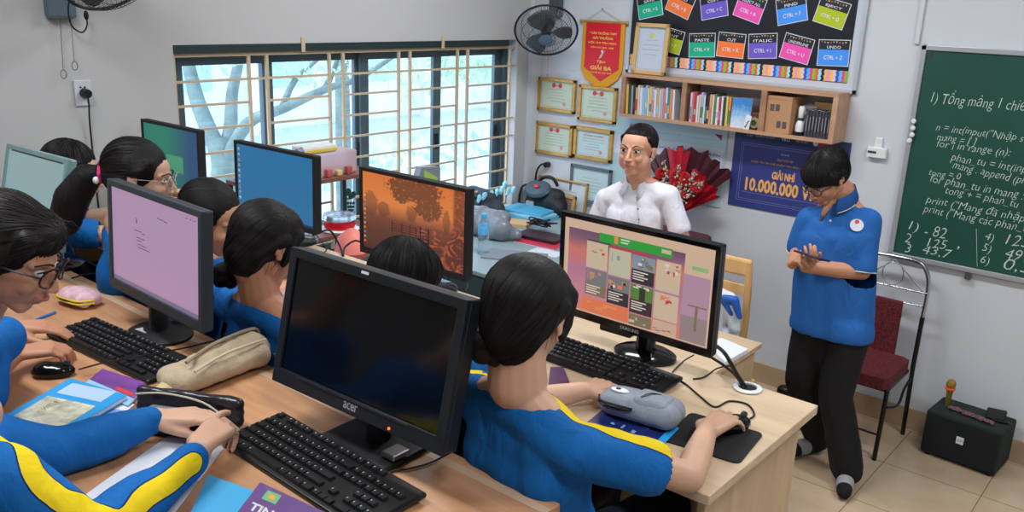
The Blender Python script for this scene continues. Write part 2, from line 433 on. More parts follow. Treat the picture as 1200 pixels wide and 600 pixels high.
# ---------------------------------------------------------------- wall things: framed certificates
def P(px, py): return py_(px, py, WY)
def certificate(name, label, x0, x1, z0, z1, mframe, mpaper, accent, tilt=0, group=None, y=WY, fw=.022, lean=0, seal=True, lines=5, title=None):
    t = thing(name, label, 'framed certificate', ((x0 + x1) / 2, y - .004, z0), group=group, rot=(lean, tilt, 0))
    w, h = x1 - x0, z1 - z0
    f = MB()
    f.rbox((-w / 2, -.022, 0), (w / 2, 0, fw), .003).rbox((-w / 2, -.022, h - fw), (w / 2, 0, h), .003)
    f.rbox((-w / 2, -.022, 0), (-w / 2 + fw, 0, h), .003).rbox((w / 2 - fw, -.022, 0), (w / 2, 0, h), .003)
    f.build('frame', mframe, t)
    p = MB().box((-w / 2 + fw * .6, -.010, fw * .6), (w / 2 - fw * .6, -.002, h - fw * .6)).build('certificate_sheet', mpaper, t)
    iw, ih = w - 2 * fw, h - 2 * fw
    g = MB(); b_ = .008
    for (a, c, d, e) in ((-iw / 2 + b_, -iw / 2 + b_ + .002, fw + b_, fw + ih - b_), (iw / 2 - b_ - .002, iw / 2 - b_, fw + b_, fw + ih - b_), (-iw / 2 + b_, iw / 2 - b_, fw + b_, fw + b_ + .002), (-iw / 2 + b_, iw / 2 - b_, fw + ih - b_ - .002, fw + ih - b_)):
        g.box((a, -.0112, d), (c, -.0098, e))
    g.build('printed_border', accent, p, world=False)
    if title:
        text(title, (-iw * .3, iw * .3, fw + ih * .80, fw + ih * .90), 'redprint', p, 'title', Matrix.Translation((0, -.0115, 0)))
    elif seal:
        s = MB()
        for sx in (-.028, .028):
            s.lathe([(.016, 0), (.016, .0012)], Matrix.Translation((sx, -.0102, fw + ih * .86)) @ Matrix.Rotation(PI / 2, 4, 'X'), n=16)
        s.box((-.03, -.0115, fw + ih * .845), (.03, -.0101, fw + ih * .875))
        s.build('red_emblem', 'redprint', p)
    l = MB()
    rr = random.Random(hash(label) % 1000 if False else int(x0 * 1000) % 997)
    for i in range(lines):
        z = fw + ih * (.70 - .11 * i); q = iw * rr.uniform(.16, .34)
        l.box((-q, -.0112, z), (q, -.0098, z + .0035))
    l.build('text_lines', accent, p)
    if seal:
        MB().lathe([(.014, 0), (.014, .001)], Matrix.Translation((iw * .24, -.0103, fw + ih * .2)) @ Matrix.Rotation(PI / 2, 4, 'X'), n=16).build('stamp', 'pinkprint', p)
    return t
M['redprint'] = mat('red_print', (206, 70, 66), .7); M['pinkprint'] = mat('faded_red_stamp', (214, 150, 150), .8)
M['certpaper'] = mat('certificate_paper', (200, 214, 196), .8, var=.03); M['certblue'] = mat('certificate_paper_bluish', (196, 216, 220), .8)
M['certline'] = mat('certificate_ink', (160, 178, 160), .8); M['greyframe'] = mat('grey_blue_frame', (96, 110, 122), .5)
certificate('framed_certificate', 'gold-framed certificate nearest the window corner, upper row', -3.848, -3.524, 1.505, 1.733, 'goldframe', 'certpaper', 'certline')
certificate('framed_certificate', 'gold-framed certificate hanging right below the red pennant', -3.494, -3.188, 1.474, 1.712, 'goldframe', 'certpaper', 'certline')
certificate('framed_certificate', 'gold-framed certificate nearest the window corner, lower row above the bag', -3.853, -3.528, 1.202, 1.425, 'goldframe', 'certpaper', 'certline')
certificate('framed_certificate', 'wide gold-framed certificate just left of the man in white, with bluish sheet', -3.517, -3.197, 1.211, 1.431, 'goldframe', 'certblue', 'certline', title='BẰNG KHEN', fw=.026)
certificate('framed_certificate', 'blue-grey framed certificate low on the wall beside the man in white', -3.528, -3.188, .915, 1.166, 'greyframe', 'certblue', 'certline', seal=False, fw=.02)
# frames standing on the cabinet, leaning on the wall
CABZ = 0.80
certificate('framed_picture', 'large thin gold picture frame leaning on the wall behind the black shoulder bag', -3.80, -3.37, CABZ + .002, 1.045, 'goldframe', mat('mount_white', (206, 212, 220)), 'certline', lean=math.radians(-6), y=WY - .03, seal=False, lines=2, fw=.012)
certificate('framed_picture', 'small gold picture frame leaning in front of the larger one, right of the black bag', -3.60, -3.42, CABZ + .002, .955, 'goldframe', mat('old_photo_print', (120, 96, 88), var=.4, vscale=20), 'certline', lean=math.radians(-8), y=WY - .09, seal=False, lines=0, fw=.022)

# pennant
pn = thing('award_pennant', 'red and yellow award pennant hanging on the wall above the certificates', 'pennant', (-3.33, WY - .02, 2.12))
M['pred'] = mat('red_satin', (216, 30, 44), .45, bump=.1, bscale=30); M['pyel'] = mat('yellow_fringe', (226, 158, 34), .7, bump=.6, bscale=120); M['pgold'] = mat('gold_lettering', (240, 196, 96), .5)
out = [(-.165, 0), (-.165, -.30), (-.13, -.36), (-.06, -.405), (0, -.42), (.06, -.405), (.13, -.36), (.165, -.30), (.165, 0)]
inn = [(-.135, 0), (-.135, -.29), (0, -.375), (.135, -.29), (.135, 0)]
XZ = Matrix(((1, 0, 0, 0), (0, 0, 1, 0), (0, 1, 0, 0), (0, 0, 0, 1)))
MB().prism(out, 0.004, 0.010, XZ).build('fringe_border', 'pyel', pn)
MB().prism(inn, 0.0, 0.005, XZ).build('red_panel', 'pred', pn)
MB().cyl((-.18, .004, .006), (.18, .004, .006), .008, n=12).ell((-.182, .004, .006), (.012, .012, .012)).ell((.182, .004, .006), (.012, .012, .012)).build('rod', 'goldframe', pn, smooth=True)
MB().tube([(-.15, .0, .012), (-.02, .008, .085), (.15, .0, .012)], .0018, n=5).build('hanging_cord', mat('pale_cord', (206, 200, 180)), pn)
MB().tube([(-.02, .012, .085), (-.02, .002, .09)], .004, n=6).build('nail', 'steel', pn)
for s, r in (('ĐOÀN TRƯỜNG THPT', (-.11, .11, -.075, -.055)), ('GIẢI THƯỞNG', (-.08, .08, -.105, -.085)), ('HỘI THI TIN HỌC', (-.11, .11, -.137, -.118)), ('NĂM HỌC 2022 - 2023', (-.09, .09, -.165, -.15)), ('Tặng', (-.035, .035, -.262, -.238)), ('GIẢI BA', (-.085, .085, -.302, -.268)), ('CÁN BỘ VÀ HỌC SINH', (-.09, .09, -.326, -.313))):
    text(s, r, 'pgold', pn, 'lettering', Matrix.Translation((0, -.0012, 0)), off=.035)
fg = MB(); fg.tube([(0, -.002, -.175), (.008, -.002, -.195), (-.004, -.002, -.22)], .006, n=6).tube([(.008, -.002, -.19), (.026, -.002, -.178)], .003, n=5).tube([(-.004, -.002, -.205), (-.014, -.002, -.228)], .004, n=5).ell((.004, -.002, -.178), (.007, .002, .007))
fg.build('figure_emblem', mat('silver_emblem', (216, 206, 216), .4), pn, smooth=True)

# tall wooden framed award on the shelf
t = certificate('framed_award', 'tall wooden-framed award certificate standing on top of the wall shelf', -3.03, -2.79, 1.826, 2.135, mat('light_oak_frame', (206, 168, 112), .45), mat('award_sheet', (188, 196, 212), .7), 'certline', y=WY - .10, lean=math.radians(-4), seal=False, lines=4, fw=.024)
MB().lathe([(.016, 0), (.016, .001)], Matrix.Translation((0, -.0108, .235)) @ Matrix.Rotation(PI / 2, 4, 'X'), n=16).build('gold_crest', mat('crest_gold', (206, 196, 110)), t)

# ---------------------------------------------------------------- shortcut poster board
pb = thing('poster_board', 'black notice board of bright keyboard shortcut cards above the wall shelf', 'notice board', (-2.40, WY, 1.82))
bx0, bx1, bz0, bz1 = -3.135, -1.655, 1.82, 2.75
MB().box((bx0, WY - .012, bz0), (bx1, WY - .001, bz1)).build('backing_board', mat('board_border_white', (196, 202, 214), .6), pb, world=True)
f = MB(); t = .018
f.box((bx0, WY - .022, bz0), (bx1, WY - .0125, bz0 + t)).box((bx0, WY - .022, bz1 - t), (bx1, WY - .0125, bz1)).box((bx1 - t, WY - .022, bz0), (bx1, WY - .0125, bz1)).box((bx0, WY - .022, bz0), (bx0 + t, WY - .0125, bz1))
f.build('frame', mat('pale_aluminium', (190, 198, 206), .4, .3), pb, world=True)
MB().box((bx0 + t, WY - .014, 1.935), (-1.712, WY - .012, bz1 - t)).build('black_poster', mat('black_poster_paper', (30, 33, 40), .35), pb, world=True)
cols = [(236, 186, 90), (236, 150, 200), (240, 200, 70), (226, 196, 226), (60, 90, 200), (70, 190, 240), (238, 60, 140), (120, 196, 50), (226, 100, 50), (150, 220, 240), (28, 28, 70)]
mb = MB(); x = bx0 + t + .004; i = 0
while x < -1.714:
    wd = .0165
    for k in range(5):
        z0 = 1.875 + k * .0124; o1 = .003 * (1 if k % 2 else -1); o2 = -o1
        mb.quad((x + o1, WY - .0145, z0), (x + wd + o1, WY - .0145, z0), (x + wd + o2, WY - .0145, z0 + .0124), (x + o2, WY - .0145, z0 + .0124), i % 11)
    x += wd; i += 1
mb.box((bx0 + t, WY - .0144, 1.872), (-1.712, WY - .0125, 1.938), 10)
mb.build('wavy_striped_border', [mat('border_%d' % k, c, .6) for k, c in enumerate(cols)], pb, world=True)
GREEN, ORANGE, PURPLE, PINK, BLUE, LIME = (24, 176, 136), (246, 124, 60), (112, 90, 200), (240, 84, 180), (66, 150, 246), (178, 196, 30)
cards = [((763, 7), 13, GREEN, 'SAVE', 'CTRL + S'), ((799, 4), -20, ORANGE, 'BOLD', 'CTRL + B'), ((838, 7), 12, PURPLE, 'COPY', 'CTRL + C'), ((880, 9), -16, PINK, 'SELECT ALL', 'CTRL + A'), ((929, 12), 13, BLUE, 'FIND', 'CTRL + F'), ((976, 15), -14, LIME, 'EJECT', 'CTRL + Q'),
         ((787, 47), -12, LIME, 'PRINT', 'CTRL + P'), ((824, 53), 4, GREEN, 'PASTE', 'CTRL + V'), ((858, 53), -2, ORANGE, 'CUT', 'CTRL + X'), ((895, 54), 5, PURPLE, 'ITALIC', 'CTRL + I'), ((935, 57), -11, PINK, 'UNDERLINE', 'CTRL + U'), ((978, 62), 2, BLUE, 'UNDO', 'CTRL + Z')]
M['cardwhite'] = mat('card_white', (216, 220, 232), .6)
for (px, py), rot, c, a, c2 in cards:
    p = P(px, py); w_, h_ = .176, .142
    mxx = Matrix.Translation((p.x, WY - .016, p.z)) @ Matrix.Rotation(math.radians(-rot), 4, 'Y')
    mb = MB().box((-w_ / 2, 0, -h_ / 2), (w_ / 2, .0015, h_ / 2), 0, mxx)
    mb.box((-w_ / 2 + .004, -.0007, -h_ / 2 + .004), (w_ / 2 - .004, .0002, .018), 1, mxx)
    mb.box((-w_ / 2 + .004, -.0007, .018), (w_ / 2 - .004, .0002, h_ / 2 - .004), 2, mxx)
    fc = [3, 4, 5]
    for k in range(9):
        xx = -w_ / 2 + .014 + k * .0165; zz = h_ / 2 - .007 - .007 * math.sin(PI * (k % 4.5) / 4.5)
        q = [mxx @ V(v) for v in ((xx, -.0012, zz), (xx + .005, -.0012, zz - .010), (xx + .010, -.0012, zz))]
        mb.add(q, [(0, 1, 2)], 3 + k % 3)
    co = mb.build('shortcut_card', ['cardwhite', mat('card_%d_%d' % (c[0], c[1]), c, .55), mat('card_black', (30, 32, 40), .5), mat('bunting_red', (220, 80, 70)), mat('bunting_teal', (80, 200, 190)), mat('bunting_yellow', (236, 200, 90))], pb, world=True)
    wt = min(.12, .019 * len(a))
    text(a, (-wt / 2, wt / 2, .0225, .0385), 'cardwhite', co, 'heading', mxx @ Matrix.Translation((0, -.0015, 0)), off=.015, world=True)
    text(c2, (-.052, .052, -.036, -.014), mat('card_pale', (226, 226, 236), .6), co, 'shortcut_text', mxx @ Matrix.Translation((0, -.0015, 0)), off=.012, world=True)

# ---------------------------------------------------------------- wall shelf with books
SY = 4.75
sh = thing('wall_shelf', 'long light-wood wall shelf with three compartments under the notice board', 'shelf', (-2.35, WY, 1.555))
sx0, sx1, sz0, sz1 = -3.058, -1.685, 1.556, 1.824
MB().box((sx0, SY, sz1 - .018), (sx1, WY - .001, sz1)).build('top_board', 'shelfwood', sh, world=True)
MB().box((sx0, SY, sz0), (sx1, WY - .001, sz0 + .020)).build('bottom_board', 'shelfwood', sh, world=True)
parts_x = [(sx0, sx0 + .03), (-2.627, -2.596), (-2.122, -2.088), (sx1 - .028, sx1)]
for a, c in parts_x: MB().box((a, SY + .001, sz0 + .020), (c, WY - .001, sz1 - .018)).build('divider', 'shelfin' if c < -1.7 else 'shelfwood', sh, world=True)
BZ = sz0 + .0205
def book(label, x, w_, h_, d_, c, spine=None, cat='book', group=None, lean=0, name='book', yb=None):
    t = thing(name, label, cat, (x, (yb or SY + .02), BZ), group=group, rot=(0, lean, 0))
    k = mat('cover_%d_%d_%d' % c, c, .5)
    mb = MB().box((0, 0, 0), (w_, .0, h_)) if False else MB()
    mb.box((0, 0, 0), (.0012, d_, h_)).box((w_ - .0012, 0, 0), (w_, d_, h_)).box((0, 0, 0), (w_, .0015, h_))
    mb.build('cover', k, t)
    MB().box((.0012, .0016, .002), (w_ - .0012, d_ - .002, h_ - .002)).build('page_block', 'paper', t)
    if spine: MB().box((.001, -.0006, h_ * spine[0]), (w_ - .001, .0002, h_ * spine[1])).build('spine_label', mat('cover_%d_%d_%d' % spine[2], spine[2], .5), t)
    return t
CN = {'cream': (218, 206, 180), 'white': (214, 220, 230), 'yellow': (222, 190, 90), 'dark green': (50, 76, 66), 'grey': (150, 156, 166), 'tan': (206, 166, 120), 'light blue': (150, 190, 222), 'black': (40, 42, 50), 'lavender': (182, 178, 214), 'orange': (220, 140, 80), 'teal': (50, 140, 140), 'pink': (220, 120, 140), 'red': (200, 60, 60), 'blue': (60, 100, 180), 'maroon': (110, 44, 60), 'green': (90, 130, 80)}
ordn = ['first', 'second', 'third', 'fourth', 'fifth', 'sixth', 'seventh', 'eighth', 'ninth', 'tenth', 'eleventh', 'twelfth', 'thirteenth', 'fourteenth', 'fifteenth', 'sixteenth', 'seventeenth', 'eighteenth', 'nineteenth', 'twentieth', 'twenty-first', 'twenty-second']
rr = random.Random(5)
seqA = ['yellow', 'dark green', 'grey', 'black', 'tan', 'cream', 'white', 'light blue', 'light blue', 'cream', 'yellow', 'lavender', 'white', 'tan', 'cream', 'lavender', 'pink', 'white', 'teal', 'orange', 'white']
x = sx0 + .034
for i, cn in enumerate(seqA):
    w_ = rr.uniform(.0135, .0185); h_ = rr.uniform(.168, .188)
    sp = (rr.uniform(.1, .3), rr.uniform(.35, .6), CN[rr.choice(list(CN))]) if rr.random() < .6 else None
    book('%s-spined book, %s from the left in the left shelf compartment' % (cn, ordn[i]), x, w_, h_, .13, CN[cn], sp, group='books in the left shelf compartment', lean=math.radians(-2.0)); x += w_ + .0008
t = book('purple-covered book leaning face out at the right end of the left shelf compartment', x + .012, .012, .175, .055, (84, 66, 130), name='book', yb=SY + .012)
t.rotation_euler = (0, 0, math.radians(-62))
t.location = (x + .016, SY + .055, BZ)
seqB = ['maroon', 'white', 'pink', 'red', 'white', 'cream', 'lavender', 'white', 'black', 'maroon', 'tan', 'cream', 'green', 'white', 'red', 'white', 'dark green', 'yellow', 'orange']
x = -2.596 + .012
for i, cn in enumerate(seqB):
    w_ = rr.uniform(.0115, .0165); h_ = rr.uniform(.155, .18)
    sp = (rr.uniform(.05, .3), rr.uniform(.35, .6), CN[rr.choice(list(CN))]) if rr.random() < .7 else None
    book('%s-spined book, %s from the left in the middle shelf compartment' % (cn, ordn[i]), x, w_, h_, .125, CN[cn], sp, group='books in the middle shelf compartment', lean=math.radians(-1.0)); x += w_ + .0008
xb_ = x + .004
t = thing('magazine', 'large sky-blue picture magazine facing out in the middle shelf compartment', 'magazine', (xb_, SY + .016, BZ), rot=(math.radians(-3), 0, math.radians(4)))
skm = bpy.data.materials.new('sky_cover'); skm.use_nodes = True; nt = skm.node_tree; b = nt.nodes['Principled BSDF']
tc = nt.nodes.new('ShaderNodeTexCoord'); se = nt.nodes.new('ShaderNodeSeparateXYZ'); rp = nt.nodes.new('ShaderNodeValToRGB'); no = nt.nodes.new('ShaderNodeTexNoise'); no.inputs['Scale'].default_value = 6
ad = nt.nodes.new('ShaderNodeMath'); ad.operation = 'MULTIPLY_ADD'; ad.inputs[1].default_value = .5
nt.links.new(tc.outputs['Generated'], se.inputs[0]); nt.links.new(tc.outputs['Generated'], no.inputs['Vector']); nt.links.new(no.outputs['Fac'], ad.inputs[0]); nt.links.new(se.outputs['Z'], ad.inputs[2])
nt.links.new(ad.outputs[0], rp.inputs[0]); e = rp.color_ramp.elements; e[0].position = .3; e[0].color = srgb((214, 220, 228)); e[1].position = 1.1; e[1].color = srgb((60, 130, 200))
q = rp.color_ramp.elements.new(.6); q.color = srgb((170, 204, 230)); q = rp.color_ramp.elements.new(.9); q.color = srgb((96, 160, 214))
nt.links.new(rp.outputs[0], b.inputs['Base Color'])
MB().box((0, 0, 0), (.115, .001, .172)).build('cover', skm, t)
MB().box((.001, .001, .002), (.114, .009, .170)).build('page_block', 'paper', t)
MB().box((.0, .009, 0), (.115, .010, .172)).build('back_cover', 'white', t)
t = thing('leaflet', 'white leaflet with a black curl standing before the sky-blue magazine', 'leaflet', (xb_ + .085, SY + .012, BZ), rot=(0, math.radians(9), math.radians(-8)))
MB().box((0, 0, 0), (.038, .0015, .085)).build('sheet', 'paper', t)
MB().tube([(.008, -.001, .02), (.014, -.001, .012), (.018, -.001, .03), (.022, -.001, .05), (.03, -.001, .052)], .0025, n=5, smooth=3).build('black_mark', 'black', t)
cl = thing('brass_clock', 'small brown desk clock with a brass dial in the middle shelf compartment', 'clock', (-2.155, SY + .03, BZ))
MB().rbox((-.032, 0, 0), (.028, .05, .098), .006).build('case', mat('brown_wood_case', (96, 56, 40), .4, var=.2, vscale=30), cl)
MB().lathe([(.031, 0), (.031, .006), (.024, .008), (.0, .006)], Matrix.Translation((-.002, -.001, .04)) @ Matrix.Rotation(PI / 2, 4, 'X'), n=24).build('brass_dial', mat('brass', (206, 190, 140), .3, .7), cl, smooth=True)
MB().lathe([(.017, 0), (.016, .002)], Matrix.Translation((-.002, -.008, .04)) @ Matrix.Rotation(PI / 2, 4, 'X'), n=20).build('dial_centre', mat('dark_dial', (60, 70, 60), .4), cl)
cb = thing('cardboard_box', 'brown cardboard carton with grey handling marks in the right shelf compartment', 'box', (-2.005, SY + .075, BZ), rz=math.radians(-6))
mb = MB().box((-.075, -.065, 0), (.075, .07, .205)); mb.build('carton', mat('corrugated_board', (184, 140, 100), .8, var=.05), cb)
mb = MB()
for x_, z_ in ((-.055, .12), (-.022, .122), (-.005, .03), (.03, .03)): mb.box((x_, -.0658, z_), (x_ + .026, -.0649, z_ + .038))
mb.build('printed_marks', mat('carton_print', (92, 84, 84), .8), cb)
MB().box((-.075, -.0655, .186), (.075, -.0649, .1885)).build('lid_seam', mat('carton_print2', (140, 104, 76), .8), cb)
pc = thing('postcard', 'white card standing behind the white gadget on the shelf', 'card', (-1.878, SY + .10, BZ), rot=(math.radians(-5), 0, 0))
MB().box((-.04, 0, 0), (.04, .0015, .16)).build('sheet', 'paper', pc)
gd = thing('desk_gadget', 'white webcam-like gadget on a round black foot on the shelf', 'gadget', (-1.895, SY + .05, BZ))
MB().lathe([(.034, 0), (.034, .014), (.028, .020), (.0, .020)], n=24).build('foot', 'black', gd, smooth=True)
MB().lathe([(.024, .020), (.026, .05), (.020, .075), (.012, .085), (.016, .095), (.018, .15), (.012, .16), (0, .16)], n=20).build('body', 'white', gd, smooth=True)
MB().lathe([(.0185, .083), (.0205, .09), (.0185, .097)], n=20).build('collar', 'darkgrey', gd, smooth=True)
ob = thing('cardboard_box', 'plain tan cardboard box standing behind the row of dark books', 'box', (-1.775, SY + .145, BZ))
MB().rbox((-.085, -.02, 0), (.055, .02, .185), .003).build('carton', mat('tan_board', (206, 168, 124), .8), ob)
x = -1.857
for i in range(8):
    w_ = .0168
    b_ = book('dark grey book, %s from the left in the matching row on the shelf' % ordn[i], x, w_, .148 - .002 * (i % 3), .11, (58 + 4 * (i % 2), 60, 70), None, group='matching dark books on the right shelf end')
    mb = MB()
    mb.box((w_ * .4, -.0006, .03 + .006 * (i % 3)), (w_ * .6, .0004, .115 - .006 * (i % 2)))
    mb.build('spine_title', mat('silver_print', (150, 152, 160), .5), b_); x += w_ + .0006

# ---------------------------------------------------------------- banners
M['bnavy'] = mat('navy_banner_vinyl', (52, 62, 130), .45)
bn = thing('prize_banner', 'navy blue prize cheque banner fixed under the right end of the shelf', 'banner', (-2.0, WY, 1.084))
MB().box((-2.336, WY - .006, 1.084), (-1.64, WY - .0001, 1.552)).build('panel', 'bnavy', bn, world=True)
MB().box((-2.336, WY - .0066, 1.498), (-1.64, WY - .0058, 1.552)).build('header_strip', mat('navy_header', (40, 54, 92), .5), bn, world=True)
MB().box((-1.825, WY - .0074, 1.508), (-1.735, WY - .0064, 1.535)).build('red_logo_block', mat('banner_red', (206, 44, 50), .5), bn, world=True)
MB().lathe([(.015, 0), (.015, .001)], Matrix.Translation((-1.84, WY - .0064, 1.522)) @ Matrix.Rotation(PI / 2, 4, 'X'), n=20).build('white_logo_disc', 'white', bn, world=True)
mb = MB()
for o_ in (.0, .012):
    a, c, d, e = -2.285 + o_, -1.70 - o_, 1.125 + o_, 1.475 - o_
    for q in ((a, c, d, d + .0025), (a, c, e - .0025, e), (a, a + .0025, d, e), (c - .0025, c, d, e)): mb.box((q[0], WY - .0068, q[2]), (q[1], WY - .0058, q[3]))
mb.box((-2.26, WY - .0068, 1.178), (-1.72, WY - .0058, 1.181))
mb.build('ruled_border', mat('banner_rule', (120, 124, 176), .5), bn, world=True)
M['bgold'] = mat('banner_gold', (238, 178, 96), .5); M['bwhite'] = mat('banner_white', (206, 212, 236), .5)
TB = Matrix.Translation((0, WY - .0072, 0))
for s, r, m_, of in (('TRƯỜNG ĐẠI HỌC', (-2.205, -2.085, 1.515, 1.530), 'bwhite', 0), ('ĐOÀN', (-2.26, -2.225, 1.513, 1.533), 'certline', 0), ('VKU', (-2.045, -1.992, 1.513, 1.533), 'bwhite', .02), ('HỘI TIN HỌC', (-1.955, -1.885, 1.515, 1.530), 'bwhite', 0),
                     ('Tài trợ bởi', (-2.035, -1.985, 1.425, 1.440), 'bwhite', 0), ('CÔNG TY PHẦN MỀM', (-2.055, -1.955, 1.392, 1.412), 'bgold', 0), ('CUỘC THI TRÍ TUỆ NHÂN TẠO 2023 - MÔ HÌNH AI ĐIỂM', (-2.215, -1.76, 1.362, 1.381), 'bgold', .005),
                     ('GIẢI NHÌ', (-2.075, -1.935, 1.282, 1.342), 'bgold', .035), ('10.000.000 VNĐ', (-2.235, -1.72, 1.19, 1.275), 'bgold', .035)):
    text(s, r, m_, bn, 'lettering', TB, off=of, world=True)
b2 = thing('display_banner', 'pale blue information banner behind the man in the white shirt', 'banner', (-2.85, WY, 1.05))
MB().box((-3.31, WY - .006, 1.05), (-2.385, WY - .001, 1.55)).build('panel', mat('pale_blue_vinyl', (176, 206, 214), .5), b2, world=True)
MB().box((-3.30, WY - .0068, 1.29), (-2.40, WY - .0058, 1.415)).build('white_band', mat('white_vinyl', (206, 216, 232), .5), b2, world=True)
text('KẾT QUẢ HỌC TẬP VÀ RÈN LUYỆN', (-3.02, -2.42, 1.36, 1.385), mat('navy_print', (56, 70, 130)), b2, 'lettering', TB, world=True)
text('CỦA HỌC SINH', (-2.66, -2.52, 1.33, 1.348), mat('navy_print', (56, 70, 130)), b2, 'lettering', TB, world=True)
text('CHÀO MỪNG NĂM HỌC MỚI', (-2.96, -2.70, 1.455, 1.47), mat('pale_print', (140, 170, 190)), b2, 'lettering', TB, world=True)
text('THI ĐUA DẠY TỐT', (-2.66, -2.44, 1.455, 1.47), mat('pale_print', (140, 170, 190)), b2, 'lettering', TB, world=True)
MB().prism([(-.018, 0), (.018, 0), (.012, .03), (0, .018), (-.012, .03)], 0, .001, Matrix.Translation((-3.065, WY - .0075, 1.465)) @ XZ).build('red_emblem', 'redprint', b2, world=True)
MB().prism([(-.03, .03), (.02, .03), (.02, -.005)], 0, .001, Matrix.Translation((-2.44, WY - .0075, 1.47)) @ XZ).build('corner_flag', mat('maroon_print', (130, 50, 80)), b2, world=True)

# bouquet
fb = thing('flower_bouquet', 'big bouquet of red roses in red and maroon wrap behind the man', 'bouquet', (-2.66, 4.72, 1.0))
M['rwrap'] = mat('red_wrap', (176, 22, 44), .4); M['mwrap'] = mat('maroon_wrap', (74, 30, 42), .5)
def fan(mb, c, a0, a1, r, ht, mi, y, n=6):
    c = V(c); n *= 2; K = 4; vs = []
    for i in range(n + 1):
        t = a0 + (a1 - a0) * i / n
        for k in range(K + 1):
            u = .12 + .88 * k / K; q = r * u * (1 + (.05 * math.sin(i * 1.9 + y * 40) if k == K else 0))
            vs.append(c + V((math.sin(t) * q, y * u + (.014 * (-1) ** i) * u + .02 * math.sin(i * .9) * u, math.cos(t) * q)))
    W = K + 1; m = len(vs)
    fs = [(i * W + k, (i + 1) * W + k, (i + 1) * W + k + 1, i * W + k + 1) for i in range(n) for k in range(K)]
    vs2 = [v + V((0, .003, 0)) for v in vs]
    mb.add(vs + vs2, fs + [tuple(m + q for q in f[::-1]) for f in fs], mi)
c0 = V((-2.60, 4.80, 1.00))
mb = MB(); fan(mb, c0, math.radians(-48), math.radians(48), .40, 0, 0, .06, 12); mb.build('maroon_wrap', 'mwrap', fb, world=True)
mb = MB(); fan(mb, c0 + V((0, -.03, 0)), math.radians(-18), math.radians(6), .40, 0, 0, .03, 3); fan(mb, c0 + V((.02, -.04, 0)), math.radians(12), math.radians(60), .30, 0, 0, .0, 5); fan(mb, c0 + V((.0, -.06, -.02)), math.radians(-100), math.radians(-50), .20, 0, 0, -.02, 4); mb.build('red_wrap', 'rwrap', fb, world=True)
mb = MB().cyl(c0 + V((0, -.03, -.2)), c0 + V((0, -.03, 0)), .03, .07, n=14); mb.build('stem_wrap', 'rwrap', fb, world=True, smooth=True)
rr = random.Random(9)
M['rose'] = mat('rose_petals', (172, 12, 24), .6, bump=.8, bscale=90, var=.25, vscale=50)
for i in range(58):
    a = rr.uniform(-.7, .75); r = rr.uniform(.05, .27)
    p = c0 + V((math.sin(a) * r, -.09 + rr.uniform(-.03, .02), math.cos(a) * r))
    mb = MB()
    for k in range(3):
        q = .040 - k * .009
        mb.lathe([(q * .5, -.02), (q, 0), (q * 1.05, .012), (q * .8, .022 + .003 * k), (q * .55, .018)], Matrix.Translation(p) @ Matrix.Rotation(rr.uniform(.9, 1.7), 4, 'X') @ Matrix.Rotation(rr.random(), 4, 'Y'), n=9)
    mb.build('rose', 'rose', fb, world=True, smooth=True)
M['euc'] = mat('white_green_filler', (176, 178, 160), .8, var=.3, vscale=80)
for i in range(14):
    a = -.75 + 1.45 * i / 13 + rr.uniform(-.05, .05); mb = MB(); L = rr.uniform(.24, .36)
    for k in range(26):
        u = .35 + .65 * k / 26
        p = c0 + V((math.sin(a) * L * u + rr.gauss(0, .008), -.13 + rr.gauss(0, .008), math.cos(a) * L * u + rr.gauss(0, .006)))
        mb.ell(p, (.008, .008, .005), Euler((rr.random() * 3, rr.random() * 3, 0)).to_matrix(), nu=6, nv=4)
    mb.tube([c0, c0 + V((math.sin(a) * L, -.13, math.cos(a) * L))], .002, n=5)
    mb.build('filler_sprig', 'euc', fb, world=True, smooth=True)

# ---------------------------------------------------------------- chalkboard
M['board'] = mat('green_chalkboard', (20, 74, 62), .6, var=.12, vscale=2.5)
M['chalk'] = mat('white_chalk', (196, 212, 204), .9)
ck = thing('chalkboard', 'dark green chalkboard covered in white handwritten code on the right', 'chalkboard', (-.1, WY, .96))
cx0, cx1, cz0, cz1 = -1.352, 1.15, .968, 2.10
MB().box((cx0 + .02, WY - .02, cz0 + .02), (cx1 - .02, WY - .001, cz1 - .02)).build('writing_surface', 'board', ck, world=True)
f = MB(); t = .026
for q in ((cx0, cx1, cz0, cz0 + t), (cx0, cx1, cz1 - t, cz1), (cx0, cx0 + t, cz0, cz1), (cx1 - t, cx1, cz0, cz1)): f.rbox((q[0], WY - .03, q[2]), (q[1], WY - .001, q[3]), .003)
f.build('frame', mat('board_aluminium', (186, 190, 196), .35, .5), ck, world=True)
MB().cyl((cx0 + .045, WY - .024, cz1 - .05), (cx0 + .045, WY - .019, cz1 - .05), .012).build('corner_screw', 'darkgrey', ck, world=True)
MB().rbox((-.955, WY - .03, .928), (-.925, WY - .001, .972), .002).build('bracket', 'steel', ck, world=True)
TCm = Matrix.Translation((0, WY - .0206, 0))
def chalk(s, p0, p1, h_, off=-.014, shear=.22, cut=None):
    a = py_(p0[0], p0[1], WY - .02); c = py_(p1[0], p1[1], WY - .02)
    ang = math.atan2(c.z - a.z, c.x - a.x)
    L = math.hypot(c.x - a.x, c.z - a.z)
    m_ = Matrix.Translation((a.x, WY - .0206, a.z)) @ Matrix.Rotation(-ang, 4, 'Y')
    text(s, (0, L, 0, h_), 'chalk', ck, 'chalk_writing', m_, off=off, shear=shear, jitter=.0025, world=True)
PXM = 190.0
chalk('1) Tổng mảng 1 chiều', (1090, 124), (1208, 135), .085)
chalk('n = int(input("Nhập số n', (1096, 155), (1215, 171), .058)
chalk('mang = [ ]', (1097, 166), (1143, 173), .045)
chalk('for i in range (n):', (1097, 175), (1183, 186), .05)
